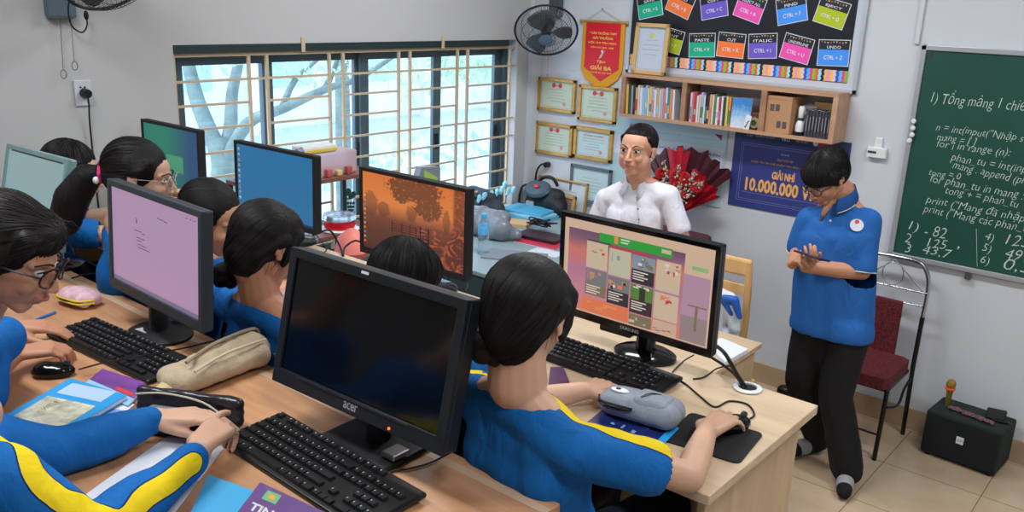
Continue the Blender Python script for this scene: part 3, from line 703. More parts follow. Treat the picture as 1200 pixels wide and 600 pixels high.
chalk('phan_tu = int(input', (1113, 191), (1214, 208), .052)
chalk('mang . append (phan', (1115, 200), (1212, 222), .052)
chalk('tong = 0', (1088, 208), (1125, 213), .045)
chalk('for phan_tu in mang :', (1089, 216), (1198, 237), .055)
chalk('tong + = phan_tu', (1107, 229), (1192, 246), .05)
chalk('print ("Mang đã nhập"', (1084, 240), (1206, 264), .055)
chalk('print ("Mang các phan_tu', (1081, 251), (1208, 276), .055)
chalk('1)', (1064, 272), (1075, 274), .062)
chalk('- 82', (1083, 276), (1108, 280), .058)
chalk('2', (1060, 284), (1067, 285), .05)
chalk('125', (1086, 289), (1109, 293), .05)
chalk(',', (1120, 293), (1123, 294), .02)
chalk('3', (1060, 296), (1067, 297), .05)
chalk('43,7', (1080, 298), (1114, 305), .055)
chalk('4)', (1153, 284), (1163, 286), .055)
chalk('125', (1178, 286), (1206, 291), .055)
chalk('5)', (1150, 297), (1160, 299), .055)
chalk('491', (1177, 302), (1204, 308), .055)
chalk('6)', (1148, 311), (1158, 313), .055)
chalk('0,5', (1175, 317), (1208, 324), .07)
chalk('|', (1145, 313), (1147, 313), .20)
for i, (px, py) in enumerate([(1071, 142), (1070, 150), (1069, 158), (1066, 165)]):
    p = py_(px, py, WY - .03)
    o = MB().lathe([(.0125, 0), (.013, .006), (.009, .011), (0, .012)], Matrix.Translation((p.x, WY - .0305, p.z)) @ Matrix.Rotation(PI / 2, 4, 'X'), n=18).build('round_magnet', 'white', smooth=True)
    tag(o, 'round white magnet on the chalkboard frame, %s of the four' % ['topmost', 'second from top', 'third from top', 'lowest'][i], 'magnet', 'magnets on the chalkboard edge')

# thermostat / switch box
sw = thing('wall_socket_box', 'small white surface-mounted socket box on the wall left of the chalkboard', 'socket box', (-1.50, WY, 1.50))
MB().rbox((-1.545, WY - .03, 1.492), (-1.445, WY - .001, 1.548), .004).build('housing', 'white', sw, world=True)
MB().box((-1.54, WY - .031, 1.515), (-1.495, WY - .0295, 1.528)).build('dark_slots', 'darkgrey', sw, world=True)
MB().rbox((-1.515, WY - .015, 1.545), (-1.475, WY - .001, 1.60), .003).build('cable_cover', 'white', sw, world=True)
# left wall socket with plug and cord
so = thing('wall_socket', 'white wall socket with a black plug on the left wall under the fan', 'wall socket', (WX, 1.754, 1.80))
MB().rbox((WX + .001, 1.722, 1.735), (WX + .010, 1.795, 1.845), .003).build('plate', mat('aged_white_plate', (196, 199, 208), .6), so, world=True)
MB().cyl((WX + .010, 1.748, 1.815), (WX + .0115, 1.748, 1.815), .004, n=8).cyl((WX + .010, 1.766, 1.815), (WX + .0115, 1.766, 1.815), .004, n=8).build('pin_holes', 'black', so, world=True)
pl = thing('power_plug', 'round black plug and cord running down the left wall', 'plug', (WX + .013, 1.762, 1.79))
MB().cyl((WX + .0125, 1.762, 1.79), (WX + .045, 1.762, 1.79), .022, .018, n=20).build('plug_body', 'black', pl, world=True, smooth=True)
MB().tube([(WX + .035, 1.762, 1.785), (WX + .04, 1.763, 1.74), (WX + .02, 1.768, 1.66), (WX + .012, 1.772, 1.4), (WX + .012, 1.775, 1.05)], .004, n=6, smooth=5).build('cord', 'cable', pl, world=True)

# ---------------------------------------------------------------- wall fans
def wall_fan(label, centre, axis, mount, R_=.20, cords=None, body=(70, 78, 86)):
    t = thing('wall_fan', label, 'fan', mount)
    c = V(centre); ax = V(axis).normalized(); q = ax.to_track_quat('Z', 'Y').to_matrix().to_4x4(); mxx = Matrix.Translation(c) @ q
    cg = MB()
    def ring(r, z, th, n=48): cg.tube([mxx @ V((r * math.cos(2 * PI * i / n), r * math.sin(2 * PI * i / n), z)) for i in range(n)], th, n=6, closed=True)
    ring(R_, 0, .007)
    for r, z in ((R_ * .8, .05), (R_ * .55, .075), (R_ * .3, .085), (R_ * .8, -.045), (R_ * .5, -.06)): ring(r, z, .0016, 36)
    cgo = cg.build('guard_rim', 'blackmatt', t, world=True, smooth=True)
    sp = MB()
    for i in range(64):
        a = 2 * PI * i / 64; ca, sa = math.cos(a), math.sin(a)
        sp.tube([mxx @ V((r * ca, r * sa, z)) for r, z in ((R_ * .22, .088), (R_ * .55, .078), (R_ * .85, .045), (R_, 0), (R_ * .82, -.045), (R_ * .3, -.065))], .0011, n=4)
    sp.build('guard_wires', mat('guard_wire_grey', (92, 98, 104), .4, .5), t, world=True)
    MB().lathe([(.0, .084), (R_ * .2, .084), (R_ * .22, .092), (R_ * .12, .098), (0, .098)], mxx, n=24).build('badge', mat('fan_badge', (86, 110, 126), .3), t, world=True, smooth=True)
    for k in range(3):
        bl = MB(); n = 9
        vs = []
        for i in range(n):
            for j in range(5):
                r = .03 + (R_ * .84 - .03) * i / (n - 1); wdt = .35 + .55 * math.sin(PI * (.15 + .75 * i / (n - 1)))
                a = 2 * PI * k / 3 + (j / 4 - .5) * wdt * 1.25
                vs.append(mxx @ V((r * math.cos(a), r * math.sin(a), .015 + .03 * (j / 4 - .5))))
        fs = [(i * 5 + j, (i + 1) * 5 + j, (i + 1) * 5 + j + 1, i * 5 + j + 1) for i in range(n - 1) for j in range(4)]
        bl.add(vs, fs); o = bl.build('blade', mat('smoky_fan_blade', (74, 76, 80), .25), t, world=True, smooth=True)
        md = o.modifiers.new('t', 'SOLIDIFY'); md.thickness = .002
    MB().lathe([(0, .05), (.03, .045), (.035, 0), (.035, -.02), (0, -.02)], mxx, n=20).build('hub', 'black', t, world=True, smooth=True)
    MB().lathe([(0, -.05), (.055, -.06), (.062, -.09), (.055, -.14), (.03, -.165), (0, -.17)], mxx, n=24).build('motor_housing', mat('fan_body_%d' % body[0], body, .4), t, world=True, smooth=True)
    mo = mxx @ V((0, 0, -.12)); m0 = V(mount)
    MB().tube([mo, mo.lerp(m0, .5) + V((0, 0, -.02)), m0], .018, n=10, smooth=4).build('arm', mat('fan_body_%d' % body[0], body, .4), t, world=True, smooth=True)
    wallx = abs(mount[0] - WX) < .1
    if wallx: MB().rbox((WX + .001, m0.y - .06, m0.z - .09), (WX + .05, m0.y + .06, m0.z + .09), .015).build('mounting_base', mat('fan_body_%d' % body[0], body, .4), t, world=True)
    else: MB().rbox((m0.x - .05, WY - .05, m0.z - .08), (m0.x + .05, WY - .001, m0.z + .08), .015).build('mounting_base', mat('fan_body_%d' % body[0], body, .4), t, world=True)
    return t
c2 = pd(640, 36, 5.62)
f2 = wall_fan('black round wall fan fixed in the corner right of the window', c2, (.50, -.62, -.62) , (-3.72, WY - .03, 2.22))
p = c2 + V((-.05, .1, -.2))
MB().tube([p + V((0, 0, .06)), p + V((0, 0, -.04)), p + V((.0, 0, -.08))], .0015, n=4).ell(p + V((0, 0, -.085)), (.006, .006, .012)).build('pull_cord', 'steel', f2, world=True)
c1 = pd(130, -36, 3.42)
f1 = wall_fan('wall fan cut off by the top edge, above the left wall socket', c1, (.75, .1, -.62), (WX + .03, 1.69, 2.19), body=(86, 104, 116))
mb = MB()
for (xa_, ya_), (xb_2, yb_), mid in (((70, 14), (74, 82), (71, 50)), ((84, 34), (87, 72), (85, 50))):
    a = px_(xa_, ya_, WX + .03); c = px_(xb_2, yb_, WX + .03)
    mb.tube([a + V((0, 0, .15)), a, c], .0014, n=4)
    mb.tube([c + V((0, .012 * math.sin(u), -.018 + .018 * math.cos(u))) for u in [i * PI / 8 for i in range(16)]], .0018, n=5, closed=True)
mb.build('pull_cords', mat('cord_grey', (96, 96, 96)), f1, world=True)
pts = [px_(82, -4, WX + .05), px_(80, 12, WX + .05), px_(84, 30, WX + .05), px_(96, 38, WX + .05), px_(102, 30, WX + .05), px_(101, 18, WX + .05)]
MB().tube(pts, .0035, n=6, smooth=5).ell(pts[-1], (.01, .01, .02)).build('power_cord', 'cable', f1, world=True)
# ================================================================ DESKS
def desk(label, x0, x1, y0, y1, top, side, z=DT, base=PLAT, modesty=True, grp=None, strip=False):
    t = thing('computer_desk', label, 'desk', ((x0 + x1) / 2, (y0 + y1) / 2, base), group=grp)
    MB().rbox((x0, y0, z - .025), (x1, y1, z), .0025).build('desk_top', top, t, world=True)
    for xa in (x0 + .03, x1 - .048): MB().box((xa, y0 + .05, base + .001), (xa + .018, y1 - .03, z - .0255)).build('side_panel', side, t, world=True)
    if modesty: MB().box((x0 + .0485, y1 - .06, base + .25), (x1 - .0485, y1 - .042, z - .0255)).build('modesty_panel', side, t, world=True)
    if strip: MB().box((x0, y1 - .052, z - .0005), (x1 - .0005, y1 - .030, z + .0006)).build('edge_strip', mat('pale_edge_strip', (206, 176, 146), .4), t, world=True)
    return t
G1 = 'computer desks of the far row'
desk('pale maple computer desk at the right end of the far row, under the news-page monitor', -1.885, -0.685, 1.507, 2.095, 'maple', 'maple_y', grp=G1)
desk('pale maple computer desk of the far row under the sunset monitor', -3.085, -1.8855, 1.507, 2.095, 'maple', 'maple_y', grp=G1)
desk('pale maple computer desk of the far row against the window wall', -3.86, -3.0855, 1.507, 2.095, 'maple', 'maple_y', grp=G1)
G2 = 'computer desks of the near row'
desk('orange beech computer desk of the near row carrying the switched-off black monitor', -2.02, -0.894, .56, 1.274, 'oak', 'oakdark', grp=G2, modesty=False, strip=True)
desk('orange beech computer desk of the near row carrying the pink-lit monitor', -3.15, -2.0205, .56, 1.274, 'oak', 'oakdark', grp=G2, modesty=False, strip=True)
gm = thing('cable_grommet', 'round white cable grommet set in the right end of the maple desk', 'cable grommet', tuple(pz(876, 455, DT + .002)))
MB().lathe([(.038, 0), (.038, .003), (.033, .005), (.025, .005), (.025, .0005)], n=28).build('ring', 'white', gm, smooth=True)
MB().lathe([(.024, 0), (.024, .001)], n=24).build('opening', 'black', gm)

# ================================================================ MONITORS
def lcd(name, rgb, s=.85):
    if name in _mats: return _mats[name]
    m = bpy.data.materials.new(name); m.use_nodes = True; b = m.node_tree.nodes['Principled BSDF']
    b.inputs['Base Color'].default_value = (.01, .01, .012, 1); b.inputs['Roughness'].default_value = .35
    b.inputs['Emission Color'].default_value = srgb(rgb); b.inputs['Emission Strength'].default_value = s
    _mats[name] = m; return m
def monitor(label, x, y, zb, rz, tilt, w, h, bez, mcase, screen, base='disc', bo=.075, side=.012, chin=.02, thick=.03, br_=.10, logo=None, silver=False, bpos=None, matte=False, name='monitor'):
    rz, tilt = math.radians(rz), math.radians(tilt)
    L = V((x, y, DT)); t = thing(name, label, 'monitor', L)
    PMx = Matrix.Translation((x, y, zb)) @ Matrix.Rotation(rz, 4, 'Z') @ Matrix.Rotation(-tilt, 4, 'X')
    loc = Matrix.Translation(-L) @ PMx
    MB().rbox((-w / 2, 0.004, 0), (w / 2, thick, h), .006).build('rear_casing', mcase, t, mx=loc)
    f = MB(); d = .006
    f.rbox((-w / 2, -d, 0), (w / 2, .008, chin), .002).rbox((-w / 2, -d, h - bez), (w / 2, .008, h), .002)
    f.rbox((-w / 2, -d, chin * .8), (-w / 2 + bez, .008, h - bez * .8), .002).rbox((w / 2 - bez, -d, chin * .8), (w / 2, .008, h - bez * .8), .002)
    fo = f.build('bezel', mcase, t, mx=loc)
    MB().rbox((-w * .28, thick - .002, h * .15), (w * .28, thick + .022, h * .78), .01).build('rear_bulge', mcase, t, mx=loc)
    W_, H_ = w - 2 * bez, h - bez - chin
    mb = MB(); mats = []
    def S(u0, u1, v0, v1, m, lift=0):
        if m not in mats: mats.append(m)
        yy = -.0005 - .00012 * lift
        mb.quad((-W_ / 2 + u0 * W_, yy, chin + (1 - v1) * H_), (-W_ / 2 + u1 * W_, yy, chin + (1 - v1) * H_), (-W_ / 2 + u1 * W_, yy, chin + (1 - v0) * H_), (-W_ / 2 + u0 * W_, yy, chin + (1 - v0) * H_), mats.index(m))
    screen(S)
    so = mb.build('screen', mats, t, mx=loc)
    if logo:
        text(logo, (-.022 if len(logo) < 5 else -.03, .022 if len(logo) < 5 else .03, chin * .3, chin * .75), mat('logo_silver', (170, 174, 180), .4), fo, 'brand_lettering', Matrix.Translation((0, -d - .0003, 0)), off=.01)
    # stand
    c = PMx @ V((0, thick * .7, h * .22)); bc = V(bpos) if bpos else V((x - math.sin(rz) * bo, y + math.cos(rz) * bo, DT))
    n = MB(); n.tube([c, V((bc.x, bc.y, c.z - .02)), bc + V((0, 0, .012))], [.022, .022, .03], n=12); n.build('neck', mcase, t, world=True, smooth=True)
    if base == 'disc':
        MB().lathe([(br_, 0), (br_, .008), (br_ * .9, .013), (br_ * .4, .020), (0, .022)], Matrix.Translation(bc + V((0, 0, .0005))) @ Matrix.Diagonal((1.1, .9, 1, 1)), n=40).build('base', 'blackmatt' if matte else 'blackgloss', t, world=True, smooth=True)
    else:
        MB().rbox((-.11, -.09, 0.0005), (.11, .07, .016), .006, mx=Matrix.Translation(bc) @ Matrix.Rotation(rz, 4, 'Z')).build('base', 'blackmatt', t, world=True)
    t['_pm'] = 0; del t['_pm']
    return t, loc, (W_, H_, chin)

# --- news page screen
SK = {'bg': (226, 192, 164), 'bg2': (220, 184, 160), 'cream': (218, 196, 166), 'pale': (206, 200, 172), 'white': (236, 226, 216), 'dark': (58, 50, 52), 'green': (52, 168, 60), 'purple': (126, 92, 120), 'pinkp': (206, 130, 148), 'orange': (240, 128, 84), 'org2': (246, 150, 90), 'grass': (92, 140, 56), 'skin': (206, 150, 120), 'slate': (128, 128, 132), 'mauve': (176, 128, 150), 'olive': (136, 120, 92), 'blueg': (140, 158, 172), 'red': (200, 70, 60), 'mauve2': (190, 150, 172), 'mauve3': (160, 140, 140)}
LK = {k: lcd('page_' + k, v, .8) for k, v in SK.items()}
grad = bpy.data.materials.new('page_backdrop'); grad.use_nodes = True; nt = grad.node_tree; b = nt.nodes['Principled BSDF']
b.inputs['Base Color'].default_value = (.01, .01, .01, 1)
tc = nt.nodes.new('ShaderNodeTexCoord'); se = nt.nodes.new('ShaderNodeSeparateXYZ'); rp = nt.nodes.new('ShaderNodeValToRGB'); no = nt.nodes.new('ShaderNodeTexNoise'); no.inputs['Scale'].default_value = 3
a_ = nt.nodes.new('ShaderNodeMath'); a_.operation = 'MULTIPLY_ADD'; a_.inputs[1].default_value = .25
nt.links.new(tc.outputs['Generated'], se.inputs[0]); nt.links.new(tc.outputs['Generated'], no.inputs['Vector']); nt.links.new(no.outputs['Fac'], a_.inputs[0]); nt.links.new(se.outputs['Z'], a_.inputs[2]); nt.links.new(a_.outputs[0], rp.inputs[0])
els = rp.color_ramp.elements; els[0].position = .1; els[0].color = srgb((240, 132, 86)); els[1].position = 1.05; els[1].color = srgb((112, 82, 108))
for p_, c_ in ((.32, (214, 140, 150)), (.6, (190, 128, 160)), (.78, (220, 124, 112)), (.9, (140, 98, 120))):
    e = rp.color_ramp.elements.new(p_); e.color = srgb(c_)
nt.links.new(rp.outputs[0], b.inputs['Emission Color']); b.inputs['Emission Strength'].default_value = .8
def pic(S, u0, u1, v0, v1, cs, seed, lift=3, n=14):
    rr = random.Random(seed)
    for i in range(n):
        a = rr.uniform(u0, u1 - (u1 - u0) * .25); c = rr.uniform(v0, v1 - (v1 - v0) * .3)
        S(a, min(u1, a + (u1 - u0) * rr.uniform(.08, .25)), c, min(v1, c + (v1 - v0) * rr.uniform(.1, .3)), LK[rr.choice(cs)], lift + .3 * i)
def scr_news(S):
    S(0, 1, 0, 1, LK['bg']); S(.03, .82, .10, .985, grad, 1); S(.82, .985, .30, .985, LK['mauve2'], 1); S(.82, .985, .72, .985, LK['mauve3'], 1.5)
    S(.86, .975, .60, .615, LK['olive'], 2); S(.905, .922, .60, .86, LK['olive'], 2)
    S(.25, .74, .09, .185, LK['green'], 2); S(.355, .38, .095, .17, LK['org2'], 3)
    for k in range(2): S(.40, .46 - .01 * k, .105 + .03 * k, .12 + .03 * k, LK['white'], 3)
    S(.67, .73, .11, .15, LK['cream'], 3); S(.865, .965, .205, .245, mats_pill, 2)
    S(.17, .33, .185, .195, LK['dark'], 3); S(.33, .60, .20, .225, LK['red'], 1.8)
    c = [(.165, .315), (.325, .475), (.485, .635), (.645, .80)]
    # first row
    S(c[0][0], c[0][1], .205, .49, LK['cream'], 2); pic(S, .20, .31, .25, .33, ['orange', 'red', 'grass', 'cream'], 1, n=10)
    S(c[1][0], c[1][1], .225, .51, LK['pale'], 2); S(.345, .35, .27, .36, LK['blueg'], 3); S(.38, .40, .29, .34, LK['blueg'], 3)
    S(c[2][0], c[2][1], .235, .38, LK['blueg'], 2); pic(S, c[2][0], c[2][1], .235, .38, ['blueg', 'white', 'olive', 'slate'], 2); S(c[2][0], c[2][1], .38, .53, LK['dark'], 4)
    S(c[3][0], c[3][1], .225, .54, LK['cream'], 2); pic(S, c[3][0] + .03, c[3][1], .235, .38, ['white', 'skin', 'cream', 'red'], 3)
    # second row
    S(c[0][0], c[0][1], .505, .66, LK['slate'], 2); pic(S, c[0][0], c[0][1], .505, .64, ['slate', 'mauve', 'skin', 'dark'], 4); S(c[0][0], c[0][1], .66, .79, LK['olive'], 7)
    S(c[1][0], c[1][1], .525, .67, LK['slate'], 2); pic(S, c[1][0], c[1][1], .525, .67, ['slate', 'skin', 'white', 'dark', 'orange'], 5); S(c[1][0], c[1][1], .67, .82, LK['dark'], 8)
    S(c[2][0], c[2][1], .545, .70, LK['grass'], 2); pic(S, c[2][0], c[2][1], .545, .60, ['olive', 'white', 'skin'], 6, n=8); S(.545, .585, .57, .70, LK['dark'], 8); S(c[2][0], c[2][1], .70, .85, LK['dark'], 8)
    S(c[3][0], c[3][1], .56, .84, LK['cream'], 2); pic(S, c[3][0] + .03, c[3][1] - .02, .57, .70, ['orange', 'org2', 'red', 'cream'], 7)
    for cc, v0 in ((c[2], .40), (c[0], .68), (c[1], .69), (c[2], .72)):
        for k in range(4): S(cc[0] + .01, cc[0] + .11 - .025 * (k % 2), v0 + .026 * k, v0 + .012 + .026 * k, LK['white'], 9)
    # third row
    S(c[0][0] - .02, c[1][1], .83, .985, LK['orange'], 2); pic(S, c[0][0], c[1][1], .84, .98, ['orange', 'org2', 'red', 'org2'], 8, n=10)
    S(c[2][0], c[2][1], .865, .985, LK['olive'], 2); pic(S, c[2][0], c[2][1], .88, .98, ['olive', 'cream', 'slate'], 9)
    S(c[3][0], c[3][1], .855, .985, LK['bg2'], 2); pic(S, c[3][0], c[3][1], .93, .975, ['dark', 'olive', 'bg2', 'red'], 10, n=10)
mats_pill = lcd('page_pill', (150, 196, 130), .8)
m1, l1, d1 = monitor('black widescreen monitor showing a colourful news web page', -1.182, 1.970, 1.374, -.3, -1.5, .500, .304, .014, 'blackgloss', scr_news, bo=.09, chin=.022, logo='SAMSUNG', br_=.085)

# --- sunset screen
sun = bpy.data.materials.new('sunset_wallpaper'); sun.use_nodes = True; nt = sun.node_tree; b = nt.nodes['Principled BSDF']; N = nt.nodes.new; Lk = nt.links.new
b.inputs['Base Color'].default_value = (.01, .01, .01, 1)
tc = N('ShaderNodeTexCoord'); se = N('ShaderNodeSeparateXYZ'); Lk(tc.outputs['Generated'], se.inputs[0])
rp = N('ShaderNodeValToRGB'); Lk(se.outputs['Z'], rp.inputs[0])
els = rp.color_ramp.elements; els[0].position = 0; els[0].color = srgb((84, 48, 38)); els[1].position = 1; els[1].color = srgb((232, 126, 54))
for p_, c_ in ((.3, (104, 60, 46)), (.45, (132, 74, 52)), (.53, (186, 108, 66)), (.64, (236, 140, 72))):
    e = rp.color_ramp.elements.new(p_); e.color = srgb(c_)
n1 = N('ShaderNodeTexNoise'); n1.inputs['Scale'].default_value = 34; n1.inputs['Detail'].default_value = 8; Lk(tc.outputs['Generated'], n1.inputs['Vector'])
def math_(op, a, c, d=None):
    m = N('ShaderNodeMath'); m.operation = op
    for i, q in enumerate((a, c, d)):
        if q is None: continue
        if isinstance(q, (int, float)): m.inputs[i].default_value = q
        else: Lk(q, m.inputs[i])
    return m.outputs[0]
X_, Z_ = se.outputs['X'], se.outputs['Z']
def blob(cx, cz, rx, rz):
    dx = math_('DIVIDE', math_('SUBTRACT', X_, cx), rx); dz = math_('DIVIDE', math_('SUBTRACT', Z_, cz), rz)
    return math_('SUBTRACT', 1.0, math_('SQRT', math_('ADD', math_('MULTIPLY', dx, dx), math_('MULTIPLY', dz, dz)), 0))
def sm(x, a, c):
    m = N('ShaderNodeMapRange'); m.interpolation_type = 'SMOOTHSTEP'; Lk(x, m.inputs[0]); m.inputs[1].default_value = a; m.inputs[2].default_value = c; return m.outputs[0]
def mixc(f, a, c):
    m = N('ShaderNodeMix'); m.data_type = 'RGBA'; Lk(f, m.inputs[0]); Lk(a, m.inputs[6]); m.inputs[7].default_value = srgb(c); return m.outputs[2]
n3 = N('ShaderNodeTexNoise'); n3.inputs['Scale'].default_value = 5; n3.inputs['Detail'].default_value = 4; Lk(tc.outputs['Generated'], n3.inputs['Vector'])
can = math_('MAXIMUM', blob(.52, .90, .34, .20), math_('MAXIMUM', blob(.66, .70, .17, .20), blob(.40, .80, .12, .14)))
can = math_('ADD', math_('MULTIPLY', sm(can, -.05, .45), .9), math_('MULTIPLY', math_('SUBTRACT', n1.outputs['Fac'], .5), 2.4))
c1 = mixc(math_('MULTIPLY', sm(can, .35, .75), .78), rp.outputs[0], (74, 46, 36))
far_ = math_('MAXIMUM', blob(.08, .60, .09, .17), math_('MAXIMUM', blob(.22, .56, .07, .12), math_('MAXIMUM', blob(.83, .58, .04, .16), blob(.50, .58, .06, .12))))
far_ = math_('ADD', far_, math_('MULTIPLY', math_('SUBTRACT', n1.outputs['Fac'], .5), .9))
c1 = mixc(math_('MULTIPLY', sm(far_, .0, .25), .55), c1, (96, 56, 40))
trk = math_('ADD', sm(X_, .86, .93), math_('MULTIPLY', sm(X_, .68, .95), sm(math_('SUBTRACT', .5, Z_), -.05, .35)))
c1 = mixc(math_('MULTIPLY', sm(trk, .2, .8), .8), c1, (98, 50, 38))
n2 = N('ShaderNodeTexNoise'); n2.inputs['Scale'].default_value = 7; n2.inputs['Detail'].default_value = 7; n2.inputs['Distortion'].default_value = 3.0; Lk(tc.outputs['Generated'], n2.inputs['Vector'])
rt_ = math_('MULTIPLY', sm(n2.outputs['Fac'], .50, .60), sm(math_('MAXIMUM', blob(.78, .22, .36, .42), blob(.97, .6, .12, .6)), .0, .4))
class _O: pass
mx2 = _O(); mx2.outputs = [None, None, mixc(math_('MULTIPLY', rt_, .75), c1, (206, 100, 64))]
Lk(mx2.outputs[2], b.inputs['Emission Color']); b.inputs['Emission Strength'].default_value = .85
def scr_sun(S):
    S(0, 1, 0, 1, sun)
    br_ = lcd('fence_brown', (60, 34, 26), .7)
    for k in range(4): S(.30 + .0 * k, .56, .585 + .03 * k, .592 + .03 * k, br_, 1)
    for u in (.30, .40, .48, .54): S(u, u + .008, .56, .70, br_, 1.5)
    for u in (.58, .66): S(u, u + .012, .55, .78, br_, 1.5)
    for k in range(5): S(.58, .67, .57 + .04 * k, .58 + .04 * k, br_, 2)
    for k in range(11): S(.012, .03, .30 + .06 * k, .325 + .06 * k, [LK['cream'], LK['org2'], LK['blueg']][k % 3], 2)
monitor('black monitor with an orange sunset and tree wallpaper', -2.037, 1.955, 1.379, 1.6, .1, .494, .303, .013, 'blackmatt', scr_sun, chin=.022, bo=.085)

def scr_blue(S):
    S(0, 1, 0, 1, lcd('desktop_blue', (38, 122, 176), .8))
    S(0, 1, .965, 1, lcd('taskbar', (24, 60, 96), .7), 1)
    cs = [(200, 200, 190), (190, 210, 230), (220, 150, 90), (170, 200, 170), (230, 230, 220)]
    for k in range(10): S(.015, .038, .05 + .082 * k, .082 + .082 * k, lcd('icon_%d' % (k % 5), cs[k % 5], .7), 1); S(.010, .045, .09 + .082 * k, .097 + .082 * k, lcd('icon_txt', (190, 210, 230), .6), 1)
monitor('black monitor with a plain blue desktop and a column of icons', -2.838, 1.985, 1.367, 2.0, 1, .493, .300, .013, 'blackmatt', scr_blue, chin=.02, bo=.085)

grn = bpy.data.materials.new('green_desktop'); grn.use_nodes = True; nt = grn.node_tree; b = nt.nodes['Principled BSDF']
b.inputs['Base Color'].default_value = (.01, .01, .01, 1)
tc = nt.nodes.new('ShaderNodeTexCoord'); se = nt.nodes.new('ShaderNodeSeparateXYZ'); rp = nt.nodes.new('ShaderNodeValToRGB')
nt.links.new(tc.outputs['Generated'], se.inputs[0]); nt.links.new(se.outputs['X'], rp.inputs[0]); els = rp.color_ramp.elements
els[0].color = srgb((44, 138, 116)); els[1].color = srgb((46, 88, 132)); els[0].position = .45; els[1].position = .85
nt.links.new(rp.outputs[0], b.inputs['Emission Color']); b.inputs['Emission Strength'].default_value = .75
def scr_green(S):
    S(0, 1, 0, 1, grn); S(.42, .72, .45, .72, lcd('pale_green_patch', (84, 170, 132), .7), 1); S(.1, .16, .5, .6, lcd('pale_green_patch', (84, 170, 132), .7), 1)
monitor('black monitor glowing green and blue, farthest left of the far row', -3.561, 1.966, 1.374, 1.3, 1, .451, .300, .013, 'blackmatt', scr_green, chin=.02, bo=.085)

def scr_pink(S):
    S(0, 1, 0, 1, lcd('pink_page', (184, 150, 184), .85)); S(0, 1, .955, 1, lcd('taskbar_mauve', (130, 120, 150), .8), 1)
    dk = lcd('ink_on_pink', (90, 66, 92), .7)
    S(.30, .312, .26, .30, dk, 1); S(.295, .30, .24, .27, dk, 1)
    for u0, u1, v in ((.28, .36, .37), (.36, .40, .385), (.30, .40, .44), (.30, .36, .47), (.31, .42, .51), (.31, .46, .54), (.55, .62, .16), (.62, .66, .168), (.86, .88, .05), (.90, .92, .05), (.94, .96, .05)): S(u0, u1, v, v + .008, dk, 1)
monitor('dark grey monitor with a pinkish document page, in the near row on the left', -2.197, 1.134, 1.395, -2.1, 3.6, .523, .320, .018, mat('slate_casing', (46, 54, 60), .5), scr_pink, chin=.030, br_=.095, bpos=(-2.275, 1.185, DT), matte=True)

def scr_teal(S):
    S(0, 1, 0, 1, lcd('pale_teal_page', (150, 182, 184), .8)); S(.04, .96, .0, .02, lcd('dark_line', (40, 50, 60), .6), 1)
monitor('pale teal-lit monitor at the left edge of the picture', -3.141, 1.181, 1.383, 3, 13.2, .424, .315, .016, mat('teal_grey_casing', (120, 150, 152), .35), scr_teal, chin=.03, bo=.09)

off = mat('dark_lcd_panel', (9, 9, 12), .12)
def scr_off(S): S(0, 1, 0, 1, off)
ma, la, da = monitor('thick black switched-off monitor in the foreground of the near row', -1.339, 1.109, 1.380, 1.8, 12.8, .532, .316, .022, mat('charcoal_casing', (26, 30, 34), .35), scr_off, base='slab', chin=.036, thick=.045, bo=.08, logo='acer')
MB().rbox((-.235, -.0095, .012), (.11, -.0062, .018), .001).build('speaker_ridge', mat('charcoal_gloss', (44, 48, 54), .2), ma, mx=la @ Matrix.Translation((.06, 0, .018)))
MB().lathe([(.003, 0), (.003, .0015)], Matrix.Translation((0, 0, 0)) @ Matrix.Rotation(PI / 2, 4, 'X'), n=12).build('power_light', mat('amber_led', (255, 90, 30), .5, emit=3), ma, mx=la @ Matrix.Translation((.12, -.0065, .010)))
MB().box((-.01, -.0068, 0), (.012, -.0061, .006)).build('sticker', 'white', ma, mx=la @ Matrix.Translation((-.02, 0, .305)))
MB().rbox((.09, .0, .0), (.13, .05, .012), .003).build('hinge_tip', 'steel', ma, mx=Matrix.Translation((-.02, .02, .02)))
p = pz(160, 387, DT + .022)
tag(MB().prism([(-.028, -.010), (.02, -.014), (.03, .0), (.018, .012), (-.022, .012)], 0, .0006, Matrix.Translation(pz(169, 387, DT + .0185)) @ Matrix.Rotation(.2, 4, 'Z')).build('torn_sticker', mat('torn_paper', (170, 176, 178), .7, var=.3, vscale=90)), 'torn white sticker on the round base of the pink-lit monitor', 'sticker')

# ================================================================ KEYBOARDS
keymesh = {}
def key_mesh(w_, legend=True):
    k = (round(w_, 4), legend)
    if k in keymesh: return keymesh[k]
    mb = MB(); h0, h1 = .0, .0065; a = w_ / 2; b_ = .0078; ti = .0018
    vs = [(-a, -b_, h0), (a, -b_, h0), (a, b_, h0), (-a, b_, h0), (-a + ti, -b_ + ti, h1), (a - ti, -b_ + ti, h1), (a - ti, b_ - ti * .6, h1), (-a + ti, b_ - ti * .6, h1)]
    mb.add(vs, [(0, 3, 2, 1), (4, 5, 6, 7), (0, 1, 5, 4), (1, 2, 6, 5), (2, 3, 7, 6), (3, 0, 4, 7)])
    if legend: mb.quad((-a + ti + .001, .0005, h1 + .0002), (-a + ti + .0042, .0005, h1 + .0002), (-a + ti + .0042, .0042, h1 + .0002), (-a + ti + .001, .0042, h1 + .0002), 1)
    me = bpy.data.meshes.new('key'); me.from_pydata([tuple(v) for v in mb.v], [], mb.f); me.materials.append(mat('black_key', (22, 23, 26), .45)); me.materials.append(mat('key_legend', (170, 176, 184), .6))
    me.polygons.foreach_set('material_index', mb.m); me.update(); keymesh[k] = me; return me
